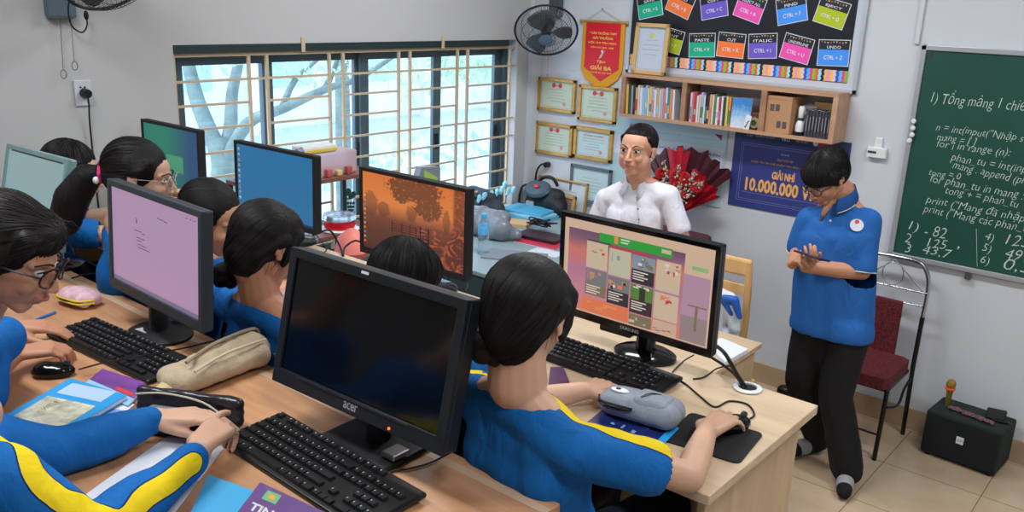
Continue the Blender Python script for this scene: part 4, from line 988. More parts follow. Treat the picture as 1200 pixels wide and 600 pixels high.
def keyboard(label, cx, cy, rz, w=.45, d=.155, nkeys=True):
    t = thing('keyboard', label, 'keyboard', (cx, cy, DT), rz=rz)
    MB().rbox((-w / 2, -d / 2, .001), (w / 2, d / 2, .013), .005, mx=Matrix.Rotation(math.radians(3), 4, 'X') @ Matrix.Translation((0, 0, .004))).build('case', 'black', t)
    MB().rbox((-w / 2 + .005, -d / 2 + .004, .010), (w / 2 - .005, d / 2 - .004, .0165), .002, mx=Matrix.Rotation(math.radians(3), 4, 'X') @ Matrix.Translation((0, 0, .002))).build('key_deck', mat('key_deck_black', (12, 12, 14), .5), t)
    u = .0185 * (w - .02) / .425
    rows = [(-1.0 + 6 + .15, [(i + (1 if i > 0 else 0) + .5 * ((i > 4) + (i > 8)), 1) for i in range(13)] + [(15.25, 1), (16.25, 1), (17.25, 1)]),
            (4, [(i, 1) for i in range(13)] + [(13, 2)] + [(15.25, 1), (16.25, 1), (17.25, 1), (18.5, 1), (19.5, 1), (20.5, 1), (21.5, 1)]),
            (3, [(0, 1.5)] + [(1.5 + i, 1) for i in range(12)] + [(13.5, 1.5)] + [(15.25, 1), (16.25, 1), (17.25, 1), (18.5, 1), (19.5, 1), (20.5, 1)]),
            (2, [(0, 1.75)] + [(1.75 + i, 1) for i in range(11)] + [(12.75, 2.25)] + [(18.5, 1), (19.5, 1), (20.5, 1)]),
            (1, [(0, 2.25)] + [(2.25 + i, 1) for i in range(10)] + [(12.25, 2.75)] + [(16.25, 1)] + [(18.5, 1), (19.5, 1), (20.5, 1), (21.5, 1)]),
            (0, [(0, 1.5), (1.5, 1.25), (2.75, 1.25), (4, 5.75), (9.75, 1.25), (11, 1.25), (12.25, 1.25), (13.5, 1.5), (15.25, 1), (16.25, 1), (17.25, 1), (18.5, 2), (20.5, 1)])]
    n = 0; x0 = -w / 2 + .014; y0 = -d / 2 + .016; ry = (d - .032) / 5.35
    stuff = MB()
    for r, ks in rows:
        for kx, kw in ks:
            x = x0 + (kx + kw / 2) * u; y = y0 + r * ry
            z = .0185 + y * math.tan(math.radians(3))
            if n < 99:
                o = bpy.data.objects.new('key', key_mesh(kw * u - .0012)); COL.objects.link(o); o.parent = t; o.location = (x, y, z); n += 1
            else:
                a = (kw * u - .0012) / 2; stuff.box((x - a + .001, y - .0068, z), (x + a - .001, y + .0068, z + .0065))
    if stuff.v: tag(stuff.build('remaining_keys', mat('black_key', (22, 23, 26)), t), kind='stuff')
    MB().box((x0 + 18.6 * u, y0 + 5.15 * ry, .0185), (x0 + 22 * u, y0 + 5.3 * ry, .0205)).build('status_strip', 'darkgrey', t)
    return t
keyboard('black keyboard lying before the switched-off black monitor in the foreground', -1.345, 1.04 - .02, math.radians(-2), .50, .17)
keyboard('black keyboard under the hands of the girl in glasses, before the pink-lit monitor', -2.235, 1.045, math.radians(4), .50, .15)
keyboard('black keyboard before the news-page monitor, touched by the girl with the hair bun', -1.235, 1.895, math.radians(-1), .46, .15)

# ================================================================ MICE, PAD
def mouse(label, x, y, rz, z=DT):
    t = thing('computer_mouse', label, 'computer mouse', (x, y, z), rz=rz)
    soft('shell', [ell((0, 0, .014), (.030, .054, .022)), ell((0, -.015, .016), (.029, .036, .022))], 'blackgloss', t, voxel=.003, it=4, world=False, fn=lambda co: np.where(co[:, 2] < .002, -(.002 - co[:, 2]) * -1, 0))
    MB().cyl((-.003, .034, .033), (.003, .034, .033), .009, n=14).build('scroll_wheel', 'darkgrey', t)
    return t
padc = V((-.80, 1.745, DT))
pad = thing('mouse_pad', 'black rounded mouse pad near the right end of the maple desk', 'mouse pad', padc, rz=math.radians(7))
MB().prism([(x * .092 + .014 * cx, y * .088 + .014 * cy) for x, y, cx, cy in [(-1, -1, 0, 1), (-1, -1, .3, .3), (-1, -1, 1, 0), (1, -1, -1, 0), (1, -1, -.3, .3), (1, -1, 0, 1), (1, 1, 0, -1), (1, 1, -.3, -.3), (1, 1, -1, 0), (-1, 1, 1, 0), (-1, 1, .3, -.3), (-1, 1, 0, -1)]], .0002, .004).build('cloth_pad', mat('pad_black', (26, 27, 30), .85, bump=.1, bscale=400), pad)
mouse('black mouse under the right hand of the girl with the hair bun', -.785, 1.805, math.radians(-25), DT + .0042)
mouse('glossy black mouse under the hand of the girl in glasses', pz(62, 432, DT + .02).x, pz(62, 432, DT + .02).y, math.radians(-40))

# ================================================================ CABLES
def cable(label, pts, r=.0028, name='cable', m='cable', grp=None):
    o = MB().tube(pts, r, n=6, smooth=6).build(name, m, smooth=True)
    return tag(o, label, 'cable', grp)
def zp(l, z=DT + .003): return [pz(a, b, z) for a, b in l]
cable('thin black mouse cable curling across the maple desk from the mouse pad', zp([(876, 492), (884, 486), (876, 474), (855, 470), (838, 477), (822, 466), (806, 452), (797, 446)]), .0025)
cable('thin black keyboard cable running from the keyboard corner to the cable grommet', zp([(812, 444), (825, 442), (840, 432), (856, 429), (862, 438), (870, 450)]), .0022)
cable('thick black monitor cable arching down into the cable grommet', [V((-1.0, 2.01, 1.42)), pd(838, 404, 2.62), pz(850, 415, 1.36), pz(862, 436, 1.32), pz(874, 454, 1.283)], .0055)
cable('second black cable beside the thick one at the cable grommet', [V((-1.02, 2.01, 1.38)), pz(834, 419, 1.30), pz(848, 428, 1.30), pz(862, 440, 1.30), pz(872, 456, 1.283)], .004)
cable('short black cable behind the right foot of the news-page monitor', zp([(788, 436), (800, 424), (813, 416)]), .002)
cable('black keyboard cable lying across the beech desk toward the blue-shirted back', [pz(458, 553, DT + .004), pz(480, 549, DT + .004), pz(505, 542, DT + .004), pz(532, 528, DT + .004)], .0022)
cable('black mouse cable lying across the keyboard of the girl in glasses', [pz(92, 433, DT + .02), pz(130, 423, DT + .03), pz(170, 416, DT + .034), pz(215, 408, DT + .012), pz(240, 402, DT + .004), pz(285, 392, DT + .004)], .0022)
cable('black cable on the maple desk between the blue and the sunset monitors', [V((-2.62, 2.0, 1.36)), pz(386, 270, 1.34), pz(398, 288, 1.30), pz(402, 300, 1.283), pz(404, 290, 1.283), pz(416, 282, 1.29), pz(424, 285, 1.30)], .004)
cable('looped thin black cable hanging by the right edge of the blue monitor', [pz(368, 272, 1.32), pz(378, 285, 1.29), pz(383, 292, 1.283), pz(378, 296, 1.283), pz(370, 293, 1.283)], .002)
cable('thin black cable beside the foot of the sunset monitor', zp([(520, 340), (528, 336), (545, 340), (548, 332)], DT + .003), .0022)
cable('black cable on the beech desk left of the pink-lit monitor', zp([(78, 296), (100, 305), (120, 318), (98, 322), (84, 326)]), .0025)
ad_ = thing('power_adapter', 'black power adapter box lying on the desk under the news-page monitor', 'power adapter', tuple(pz(724, 390, DT)), rz=math.radians(2))
MB().rbox((-.055, -.022, .0005), (.055, .022, .028), .006).build('housing', 'blackgloss', ad_)
MB().rbox((.053, -.008, .008), (.068, .008, .022), .002).build('strain_relief', 'black', ad_)

# ================================================================ BOOKS AND PAPERS ON DESKS
def flat(label, cat, name, quad, z0, th, m_cover, extra=None, pages=True):
    a, b_, c, d = [pz(q[0], q[1], z0 + th) for q in quad]      # quad: corners in order
    cen = (a + b_ + c + d) / 4; cen.z = z0
    t = thing(name, label, cat, cen)
    def pr(z, z2, ins, m, nm):
        P2 = [V((p.x, p.y, 0)) - V((cen.x, cen.y, 0)) for p in (a, b_, c, d)]
        P2 = [p * (1 - ins) for p in P2]
        if sum(P2[i].x * P2[(i + 1) % 4].y - P2[(i + 1) % 4].x * P2[i].y for i in range(4)) < 0: P2 = P2[::-1]
        return MB().prism([(p.x, p.y) for p in P2], z - z0, z2 - z0).build(nm, m, t)
    if pages:
        pr(z0 + .0002, z0 + .0012, 0, m_cover, 'back_cover'); pr(z0 + .0012, z0 + th - .001, .02, 'paper', 'page_block'); pr(z0 + th - .001, z0 + th, 0, m_cover, 'front_cover')
    else: pr(z0 + .0002, z0 + th, 0, m_cover, 'sheet')
    A = a; Ux = (b_ - a); Uy = (d - a)
    def Q(u0, u1, v0, v1, m, nm, lift=.0006):
        pts = [A + Ux * u + Uy * v + V((0, 0, lift)) for u, v in ((u0, v0), (u1, v0), (u1, v1), (u0, v1))]
        ar = (pts[1] - pts[0]).cross(pts[3] - pts[0]).z
        if ar < 0: pts = pts[::-1]
        lo = [p - V((0, 0, .0004)) for p in pts]
        return MB().add(pts + lo, [(0, 1, 2, 3), (7, 6, 5, 4), (0, 4, 5, 1), (1, 5, 6, 2), (2, 6, 7, 3), (3, 7, 4, 0)]).build(nm, m, t, world=True)
    def TX(s, u0, u1, v0, v1, m, **k):
        ux = Ux.normalized(); uy = Uy.normalized()
        mxx = Matrix(((ux.x, 0, uy.x, A.x), (ux.y, 0, uy.y, A.y), (0, 1, 0, A.z + .0009), (0, 0, 0, 1)))
        return text(s, (u0 * Ux.length, u1 * Ux.length, v0 * Uy.length, v1 * Uy.length), m, t, 'title', mxx, world=True, **k)
    if extra: extra(Q, TX)
    return t
M['cyanbook'] = mat('bright_blue_cover', (44, 158, 224), .35)
M['fotoyel'] = mat('cover_photo_fields', (196, 196, 176), .5, var=.35, vscale=45); M['skyprint'] = mat('pale_print_blue', (176, 206, 232), .5)
# two books under the blue one
flat('violet and orange textbook mostly hidden under the blue textbook', 'book', 'textbook', [(96, 452), (120, 432), (170, 448), (150, 476)], DT, .012, mat('violet_cover', (120, 70, 150), .4, var=.3, vscale=18),
     lambda Q, T: (Q(.0, .35, .0, 1, mat('cover_lightblue', (150, 196, 230)), 'blue_panel'), Q(.40, .55, .55, .9, mat('cover_red', (214, 60, 60)), 'red_patch')))
flat('open white exercise book with a blue band under the blue textbook', 'notebook', 'exercise_book', [(40, 508), (120, 462), (158, 474), (95, 520)], DT, .008, 'paper', lambda Q, T: Q(.3, .75, .15, .85, mat('note_blue', (120, 160, 220), var=.2, vscale=30), 'blue_print'))
flat('bright blue textbook with a village photograph on its cover, at the left edge', 'book', 'textbook', [(-14, 498), (82, 443), (149, 463), (60, 515)], DT + .0125, .012, 'cyanbook',
     lambda Q, T: (Q(-.0 + .05, .62, .12, .92, 'fotoyel', 'cover_photo'), Q(.70, .92, .15, .9, 'skyprint', 'title_panel'), T('VÌ NGƯỜI', .32, .58, .30, .42, mat('gold_ink', (150, 120, 40)))))
flat('loose white sheet of paper lying under the folded hands in the foreground', 'paper', 'paper_sheet', [(85, 590), (205, 505), (272, 512), (190, 620)], DT, .0012, 'paper', pages=False)
flat('sky-blue notebook in the bottom foreground, partly under the white paper', 'notebook', 'notebook', [(205, 640), (244, 556), (312, 580), (290, 655)], DT + .0, .006, mat('skyblue_cover', (78, 178, 232), .4), lambda Q, T: (Q(.35, .42, .25, .75, mat('faint_red_line', (214, 130, 150)), 'red_line'),))
flat('purple informatics textbook titled TIN at the bottom edge', 'book', 'textbook', [(226, 668), (330, 720), (385, 602), (305, 565)], DT + .0065, .009, mat('purple_textbook', (112, 84, 142), .4, var=.12, vscale=30),
     lambda Q, T: (T('TIN HỌC', .08, .80, .66, .78, 'white', off=.03), Q(.14, .32, .84, .95, mat('flower_green', (120, 190, 140)), 'green_emblem'), Q(.19, .27, .87, .92, mat('flower_org', (240, 170, 70)), 'orange_emblem', .0009)))
flat('navy textbook with glowing city print under the grey pencil case', 'book', 'textbook', [(684, 498), (718, 470), (794, 486), (765, 534)], DT, .010, mat('navy_cover', (32, 42, 100), .3, var=.35, vscale=35),
     lambda Q, T: (Q(0, 1, .90, 1, 'cyanbook', 'cyan_spine'), Q(.0, .16, .0, .88, mat('plum_band', (96, 52, 84)), 'plum_band'), Q(.34, .40, .25, .30, mat('glow_print', (130, 160, 220)), 'printed_tower'), Q(.34, .46, .40, .43, mat('glow_print', (130, 160, 220)), 'printed_tower'), Q(.34, .43, .55, .60, mat('glow_print', (130, 160, 220)), 'printed_tower'), Q(.62, .64, .2, .7, mat('glow_print', (130, 160, 220)), 'printed_line')))
flat('purple exercise book beside the left forearm of the girl with the hair bun', 'notebook', 'exercise_book', [(640, 470), (645, 430), (660, 430), (671, 457)], DT, .008, mat('plum_cover', (88, 48, 92), .4, var=.2, vscale=40))
cable('thin light-blue pen lying by the left arm of the girl in glasses', [pz(18, 384, DT + .004), pz(65, 366, DT + .004)], .004, name='pen', m=mat('pen_blue', (40, 110, 190), .3))['category'] = 'pen'
tag(MB().lathe([(.022, 0), (.026, .012), (.02, .03), (.0, .036)], Matrix.Translation(pz(554, 378, DT + .0005)), n=20).build('purple_mouse', mat('plum_plastic', (86, 56, 92), .3), smooth=True), 'small plum-coloured object on the maple desk behind the black monitor corner', 'pen holder')

# ================================================================ PENCIL CASES
M['greycloth'] = mat('grey_twill', (142, 150, 162), .9, bump=.25, bscale=300, var=.08, vscale=60)
gp = pz(748, 482, DT + .035); gp.z = DT + .0105
gc = thing('pencil_case', 'grey mini-backpack pencil case with open zip mouth, on the navy book', 'pencil case', gp, rz=math.radians(8)); gc.scale = (1.18, 1.12, 1.05)
soft('pouch', [cap((-.058, -.005, .030), .028, (.058, -.005, .032), .031), cap((-.058, .028, .030), .028, (.058, .028, .032), .031), cap((-.062, .010, .026), .024, (.062, .01, .027), .026), cap((-.05, .012, .034), .028, (.055, .012, .034), .029)], 'greycloth', gc, voxel=.004, it=5, world=False, wrinkle=.0015, wscale=30)
soft('front_pocket', [cap((.005, -.008, .052), .016, (.052, -.008, .052), .016), cap((.005, .024, .054), .016, (.052, .024, .054), .016), ell((.03, .008, .056), (.036, .03, .016))], 'greycloth', gc, voxel=.004, it=4, world=False)
MB().tube([(-.088, -.002, .038), (-.07, -.032, .042), (-.03, -.037, .044), (.0, -.036, .044)], .0022, n=6, smooth=5).build('upper_zip', 'black', gc)
MB().tube([(-.088, -.002, .036), (-.07, -.033, .034), (-.03, -.0385, .034), (.0, -.037, .042)], .0022, n=6, smooth=5).build('lower_zip', 'black', gc)
MB().ell((-.035, -.0335, .038), (.028, .006, .0035)).build('zip_gap', 'black', gc, smooth=True)
MB().tube([(.008, -.014, .067), (.022, .002, .074), (.04, .016, .070)], .0018, n=5, smooth=5).build('pocket_zip', 'black', gc)
MB().ell((-.045, .004, .061), (.02, .012, .003)).build('white_eye_patch', 'white', gc, smooth=True)
MB().ell((-.048, .003, .064), (.006, .005, .002)).build('blue_eye', mat('navy_dot', (30, 50, 110)), gc, smooth=True)
# beige case
a, c = pz(205, 448, DT + .03), pz(300, 412, DT + .03); a.z = c.z = DT
bc_ = thing('pencil_case', 'worn beige cloth pencil case between the two near keyboards', 'pencil case', (a + c) / 2, rz=math.atan2((c - a).y, (c - a).x)); bc_.scale = (1.02, 1.45, 1.28)
L2 = (c - a).length / 2
M['beige'] = mat('worn_beige_cloth', (190, 172, 146), .9, bump=.3, bscale=200, var=.14, vscale=25)
soft('pouch', [cap((-L2, -.018, .026), .022, (L2 * .85, -.02, .030), .028), cap((-L2, .018, .026), .022, (L2 * .85, .02, .030), .028), cap((-L2 - .01, 0, .024), .020, (L2, 0, .034), .030), cap((-L2 * .5, 0, .045), .02, (L2 * .9, .0, .048), .024)], 'beige', bc_, voxel=.004, it=6, world=False, wrinkle=.003, wscale=24)
MB().tube([(-L2 * .8, -.012, .062), (0, .0, .074), (L2 * .95, .006, .074), (L2 * 1.12, .004, .06)], .0035, n=6, smooth=5).build('zip_band', mat('zip_beige', (156, 140, 116), .7), bc_)
MB().tube([(-L2 * .8, -.034, .05), (0, -.03, .062), (L2 * .95, -.032, .062)], .0025, n=6, smooth=5).build('piping', mat('piping_beige', (206, 192, 166), .7), bc_)
MB().tube([(-L2 * 1.2 - .03, -.005, .006), (-L2 * 1.1, -.0, .018)], .018, n=10).build('folded_end_flap', mat('cream_flap', (206, 188, 140), .8), bc_, smooth=True)
MB().tube([(L2 * 1.05 + .03 + .008 * math.sin(u * .8), -.03 + .006 * math.cos(u), .012 + .006 * math.sin(u * 1.3)) for u in range(14)], .0016, n=5, smooth=2).build('keyring_charm', 'chrome', bc_)
# black open case
a, c = pz(158, 478, DT + .03), pz(272, 494, DT + .03); a.z = c.z = DT
kc = thing('pencil_case', 'black glossy pencil case lying open behind the folded hands in the foreground', 'pencil case', (a + c) / 2, rz=math.atan2((c - a).y, (c - a).x))
L3 = (c - a).length / 2
M['blackleather'] = mat('black_vinyl', (40, 38, 44), .25, bump=.15, bscale=40)
soft('back_half', [cap((-L3, .03, .02), .016, (L3, .02, .022), .018), cap((-L3, .035, .058), .014, (L3, .028, .060), .016), cap((-L3, .034, .04), .014, (L3, .026, .04), .016)], 'blackleather', kc, voxel=.004, it=5, world=False, wrinkle=.003, wscale=20)
soft('front_half', [cap((-L3 * .95, -.045, .014), .013, (L3 * .9, -.05, .014), .013), cap((-L3 * .95, -.0, .012), .012, (L3 * .9, -.0, .012), .012), cap((-L3 * .95, -.045, .030), .008, (L3 * .5, -.05, .026), .008), cap((-L3 * .95, -.022, .012), .012, (L3 * .9, -.024, .012), .012)], 'blackleather', kc, voxel=.004, it=4, world=False, wrinkle=.002, wscale=20)
MB().tube([(-L3 * 1.02, .012, .060), (-L3 * .4, .010, .072), (L3 * .4, .006, .064), (L3 * .98, -.01, .035)], .0024, n=6, smooth=5).build('white_zip_edge', mat('zip_cream', (196, 190, 172), .6), kc)
MB().rbox((-L3 * .7, -.03, .022), (L3 * .4, .014, .040), .004).build('grey_lining', 'grey', kc)
# pink and yellow case
p = pz(92, 346, DT + .03); p.z = DT
yc = thing('pencil_case', 'pink pencil case with yellow zip edges beside the pink-lit monitor', 'pencil case', p, rz=math.radians(10))
soft('pouch', [cap((-.055, -.015, .022), .02, (.05, -.015, .022), .02), cap((-.05, .02, .024), .022, (.05, .02, .024), .022), ell((0, 0, .03), (.08, .045, .026))], mat('pink_print_cloth', (214, 176, 190), .8, var=.25, vscale=40), yc, voxel=.004, it=6, world=False)
for z_, r_ in ((.020, .0032), (.030, .0032)):
    MB().tube([(-.075, .0, z_), (-.055, -.036, z_), (0, -.043, z_), (.055, -.036, z_), (.078, .0, z_)], r_, n=6, smooth=5).build('yellow_edge', mat('yellow_binding', (226, 196, 60), .6), yc)
MB().ell((-.01, -.041, .025), (.03, .006, .004)).build('dark_gap', 'black', yc, smooth=True)

# ================================================================ TEACHER'S DESK, WOODEN CHAIR
tz = .75
td = thing('teacher_desk', "maple teacher's desk with white paper, behind the news-page monitor", 'desk', (-2.1, 3.45, 0))
MB().rbox((-2.75, 3.16, tz - .025), (-1.51, 3.71, tz), .003).build('desk_top', 'maple', td, world=True)
for xa in (-2.73, -1.55): MB().box((xa, 3.18, .001), (xa + .018, 3.69, tz - .0255)).build('side_panel', 'maple_y', td, world=True)
MB().box((-2.711, 3.20, .25), (-1.5505, 3.215, tz - .0255)).build('modesty_panel', 'maple_y', td, world=True)
q = [pz(*s, tz) for s in ((838, 398), (858, 393), (878, 404), (845, 424))]
flat("stack of white paper on the corner of the teacher's desk", 'paper stack', 'paper_stack', [(824, 400), (846, 396), (877, 409), (850, 424)], tz, .02, 'paper', pages=False)
wc = thing('wooden_chair', 'pine chair with a rounded slatted back behind the news-page monitor', 'chair', (-1.82, 3.80, 0))
for x in (-1.97, -1.70): 
    MB().tube([(x, 3.94, .001), (x, 3.92, .45), (x + (.01 if x > -1.8 else -.01), 3.90, .8), (x, 3.90, 1.02)], .018, n=10, smooth=3).build('back_leg', 'chairwood', wc, world=True, smooth=True)
    MB().tube([(x, 3.62, .001), (x, 3.62, .44)], .018, n=10).build('front_leg', 'chairwood', wc, world=True, smooth=True)
MB().rbox((-2.0, 3.60, .43), (-1.61, 3.94, .46), .01).build('seat', 'chairwood', wc, world=True)
MB().rbox((-1.975, 3.885, .985), (-1.685, 3.915, 1.075), .028).build('top_rail', 'chairwood', wc, world=True)
MB().rbox((-1.97, 3.89, .89), (-1.69, 3.91, .945), .004).build('middle_rail', 'chairwood', wc, world=True)
MB().rbox((-1.97, 3.89, .70), (-1.69, 3.91, .74), .004).build('lower_rail', 'chairwood', wc, world=True)
bb_ = thing('school_bag', 'white and blue bag hanging on the pine chair', 'bag', (-1.82, 3.80, .70))
def Wp(px, py, y=3.80): return py_(px + 9, py, y)
soft('white_body', [cap(Wp(830, 345), .035, Wp(846, 350), .035), cap(Wp(846, 350), .035, Wp(852, 385), .03), cap(Wp(825, 385), .03, Wp(852, 392), .02), cap(Wp(835, 345), .035, Wp(835, 385), .03)], mat('white_bag_cloth', (206, 216, 230), .7), bb_, voxel=.006, it=6)
soft('blue_panel', [cap(Wp(840, 350, 3.775), .022, Wp(852, 352, 3.775), .022), cap(Wp(852, 352, 3.775), .022, Wp(858, 372, 3.775), .012), cap(Wp(840, 352, 3.775), .022, Wp(848, 368, 3.775), .012)], mat('blue_bag_cloth', (20, 84, 176), .5), bb_, voxel=.005, it=5)
bk = thing('office_chair', 'maroon padded chair back showing behind the man in white', 'chair', (-2.46, 4.4, 0))
MB().rbox((-2.66, 4.53, .60), (-2.24, 4.585, .97), .05).build('backrest', mat('maroon_pad', (74, 34, 46), .6), bk, world=True)
MB().rbox((-2.68, 4.16, .42), (-2.24, 4.54, .48), .02).build('seat', mat('maroon_pad', (74, 34, 46)), bk, world=True)
for x in (-2.65, -2.27):
    for y in (4.19, 4.51): MB().cyl((x, y, .001), (x, y, .43), .012, n=10).build('leg', 'black', bk, world=True)
    MB().cyl((x, 4.52, .43), (x, 4.55, .65), .012, n=10).build('back_post', 'black', bk, world=True)

# ================================================================ METAL CHAIR
mc = thing('banquet_chair', 'chrome-topped metal chair with speckled maroon seat against the wall', 'chair', (-1.32, 4.64, 0))
M['mar'] = mat('speckled_maroon', (96, 30, 38), .85, bump=.2, bscale=200, var=.75, vscale=130)
yb = 4.80
xl, xr = -1.475, -1.10
def bend(pts, r=.0115, m='chrome', nm='back_frame', sm=5): return MB().tube(pts, r, n=12, smooth=sm).build(nm, m, mc, world=True, smooth=True)
for x in (xl, xr): bend([(x, yb, .40), (x, yb + .015, .70)], .0125, 'black', 'back_post', 1)
bend([(xl - .0, yb + .015, .70), (xl + .005, yb + .03, .90), (xl + .04, yb + .035, .975), (xl + .10, yb + .035, .99), (xr - .10, yb + .035, .99), (xr - .04, yb + .035, .965), (xr - .003, yb + .03, .88), (xr, yb + .015, .70)])
for z, o in ((.83, .018), (.755, .016)): bend([(xl, yb + o, z), (xr, yb + o, z)], .005, 'chrome', 'cross_bar', 1)
xm = (xl + xr) / 2
bend([(xl + .02, yb + .02, .835), (xm, yb + .032, .975), (xr - .02, yb + .02, .835)], .004, 'steel', 'v_ornament', 1)
MB().tube([(xm + .055 * math.cos(a), yb + .025, .90 + .062 * math.sin(a)) for a in [2 * PI * i / 24 for i in range(24)]], .0035, n=6, closed=True).build('ring_ornament', 'steel', mc, world=True)
MB().rbox((xm - .065, yb - .012, .41), (xm + .085, yb + .012, .765), .01).build('back_pad', 'mar', mc, world=True)
MB().prism([(xl + .01, 4.42), (xl + .03, 4.39), (xr - .03, 4.39), (xr - .01, 4.42), (xr - .015, 4.76), (xr - .05, 4.785), (xl + .05, 4.785), (xl + .015, 4.76)], .405, .465).build('seat_pad', 'mar', mc, world=True)
MB().rbox((xl + .01, 4.42, .385), (xr - .01, 4.78, .405), .005).build('seat_frame', 'black', mc, world=True)
for x, y, tx, ty in ((xl + .02, 4.45, -.02, -.03), (xr - .02, 4.45, .0, -.03)): bend([(x, y, .40), (x + tx, y + ty, .001)], .012, 'black', 'front_leg', 1)
for x in (xl, xr): bend([(x, yb, .44), (x, yb + .035, .001)], .012, 'black', 'rear_leg', 1)
for z in (.30,): bend([(xr - .01, 4.44, z), (xr + .01, 4.58, z - .03), (xr, 4.70, z + .02), (xr, yb, z + .05)], .007, 'black', 'side_stretcher', 4)
bend([(xl + .01, 4.44, .14), (xr - .01, 4.43, .14)], .006, 'black', 'front_stretcher', 1)

# ================================================================ SPEAKER CABINET, MICROPHONE
spk = thing('loudspeaker', 'dark green-black carpeted loudspeaker cabinet on the floor at right', 'loudspeaker', (-.775, 4.79, 0), rz=math.radians(-4))
mb = MB().rbox((-.185, -.125, .012), (.185, .125, .252), .012); mb.build('cabinet', mat('dark_green_carpet', (32, 44, 42), .95, bump=.4, bscale=260), spk)
MB().rbox((-.175, -.131, .022), (.175, -.122, .242), .006).build('front_grille', mat('speaker_cloth', (20, 27, 27), .9, bump=.3, bscale=400), spk)
MB().rbox((-.018, -.1335, .125), (.018, -.1308, .165), .001).build('badge', 'white', spk)
text('TYM', (-.012, .012, .138, .150), 'darkgrey', spk, 'badge_lettering', Matrix.Translation((0, -.1338, 0)))
for x in (-.15, .15):
    for y in (-.1, .1): MB().cyl((x, y, .0005), (x, y, .013), .014, n=12).build('foot', 'black', spk)
p = V((-.90, 4.80, .2535))
mcx = thing('microphone', 'gold microphone standing upright on the loudspeaker', 'microphone', p)
MB().lathe([(.012, 0), (.013, .02), (.016, .08), (.019, .095)], n=18).build('handle', mat('brass_mic', (150, 136, 66), .3, .6), mcx, smooth=True)
MB().lathe([(.019, .095), (.026, .097), (.026, .104), (.02, .106)], n=20).build('orange_ring', mat('orange_rubber', (240, 90, 40), .5), mcx, smooth=True)
MB().lathe([(.018, .106), (.024, .118), (.024, .135), (.016, .148), (.0, .152)], n=20).build('mesh_head', mat('gold_mesh', (176, 142, 60), .4, .6, bump=.6, bscale=500), mcx, smooth=True)
rr = random.Random(2); pts = []
for i in range(46):
    u = i / 45; pts.append(V((-.88 + .22 * u + .012 * math.sin(i * 2.1), 4.77 - .05 * u + .016 * math.cos(i * 1.7), .262 + .006 * abs(math.sin(i * 1.1)))))
tag(MB().tube(pts, .0055, n=6, smooth=3).build('braided_cord', mat('speckled_cord', (120, 84, 92), .7, var=.8, vscale=160)), 'speckled pink and white braided cord lying on the loudspeaker', 'cord')
pk = thing('pouch', 'small black flat pouch on the back right of the loudspeaker', 'pouch', (-.665, 4.80, .2535), rz=.2)
MB().rbox((-.045, -.008, .0), (.045, .028, .058), .006, mx=Matrix.Rotation(math.radians(-24), 4, 'X')).build('pouch_body', 'blackmatt', pk)
MB().rbox((-.02, -.03, .0), (.06, -.012, .012), .004).build('strap_end', 'black', pk)

# ================================================================ CORNER CABINET AND CLUTTER
cab = thing('low_cabinet', 'teal-grey metal cabinet crowded with bags and papers in the window corner', 'cabinet', (-3.3, 4.2, 0))
cx0_, cx1_, cy0, cy1 = -3.80, -2.78, 3.46, 4.88
M['tealmetal'] = mat('teal_grey_metal', (66, 88, 94), .35, .2)
MB().rbox((cx0_, cy0, .05), (cx1_, cy1, CABZ - .025), .006).build('body', 'tealmetal', cab, world=True)
MB().box((cx0_ + .03, cy0 + .03, .0), (cx1_ - .03, cy1 - .03, .05)).build('plinth', 'black', cab, world=True)
MB().rbox((cx0_ - .01, cy0 - .015, CABZ - .0255), (cx1_ + .01, cy1 + .01, CABZ), .004).build('top', mat('pale_teal_top', (150, 170, 174), .4), cab, world=True)
for i in range(2): 
    d_ = MB().rbox((cx0_ + .01 + i * .51, cy0 - .012, .07), (cx0_ + .50 + i * .51, cy0 + .001, CABZ - .04), .004).build('door', 'tealmetal', cab, world=True)
    MB().rbox((cx0_ + (.46 if i == 0 else .54), cy0 - .025, .45), (cx0_ + (.475 if i == 0 else .555), cy0 - .012, .58), .003).build('handle', 'chrome', d_, world=True)
for i in range(4): MB().box((cx1_ - .002, cy0 + .05, .15 + i * .14), (cx1_ + .004, cy1 - .05, .16 + i * .14)).build('side_rib', 'tealmetal', cab, world=True)
def cz_(px, py, h=0): return pz(px, py, CABZ + h)
bt = thing('water_bottle', 'small clear water bottle with blue cap and label on the corner cabinet', 'bottle', tuple(cz_(566, 297, .001)))
M['pet'] = mat('clear_plastic', (216, 232, 240), .12, trans=.85, ior=1.2)
MB().lathe([(.030, 0), (.033, .008), (.033, .06), (.030, .075), (.033, .09), (.033, .165), (.026, .19), (.014, .212), (.013, .225)], n=24).build('bottle_body', 'pet', bt, smooth=True)
MB().lathe([(.0155, .215), (.0165, .218), (.0165, .238), (.015, .242), (0, .242)], n=20).build('cap', mat('cyan_cap', (70, 180, 226), .4), bt, smooth=True)
MB().lathe([(.0338, .12), (.0338, .17), (.030, .185)], n=24).build('label_band', mat('bottle_label', (96, 176, 224), .4, var=.25, vscale=60), bt, smooth=True)
soft_bag = thing('plastic_wrapped_bag', 'large grey plastic-wrapped bundle behind the water bottle', 'bag', tuple(cz_(572, 290)))
c = cz_(574, 280)
soft('bundle', [cap(c + V((-.20, .0, .07)), .07, c + V((.08, .02, .07)), .068), cap(c + V((-.18, .05, .13)), .05, c + V((.03, .08, .12)), .05), cap(c + V((.06, .05, .06)), .058, c + V((.15, .08, .045)), .04)], mat('grey_plastic_wrap', (128, 136, 146), .25, bump=.5, bscale=18), soft_bag, voxel=.01, it=4, wrinkle=.012, wscale=14)
MB().tube([c + V((-.10, -.06, .14)), c + V((-.08, -.085, .08))], .01, n=6).build('red_tag', 'redprint', soft_bag, world=True)
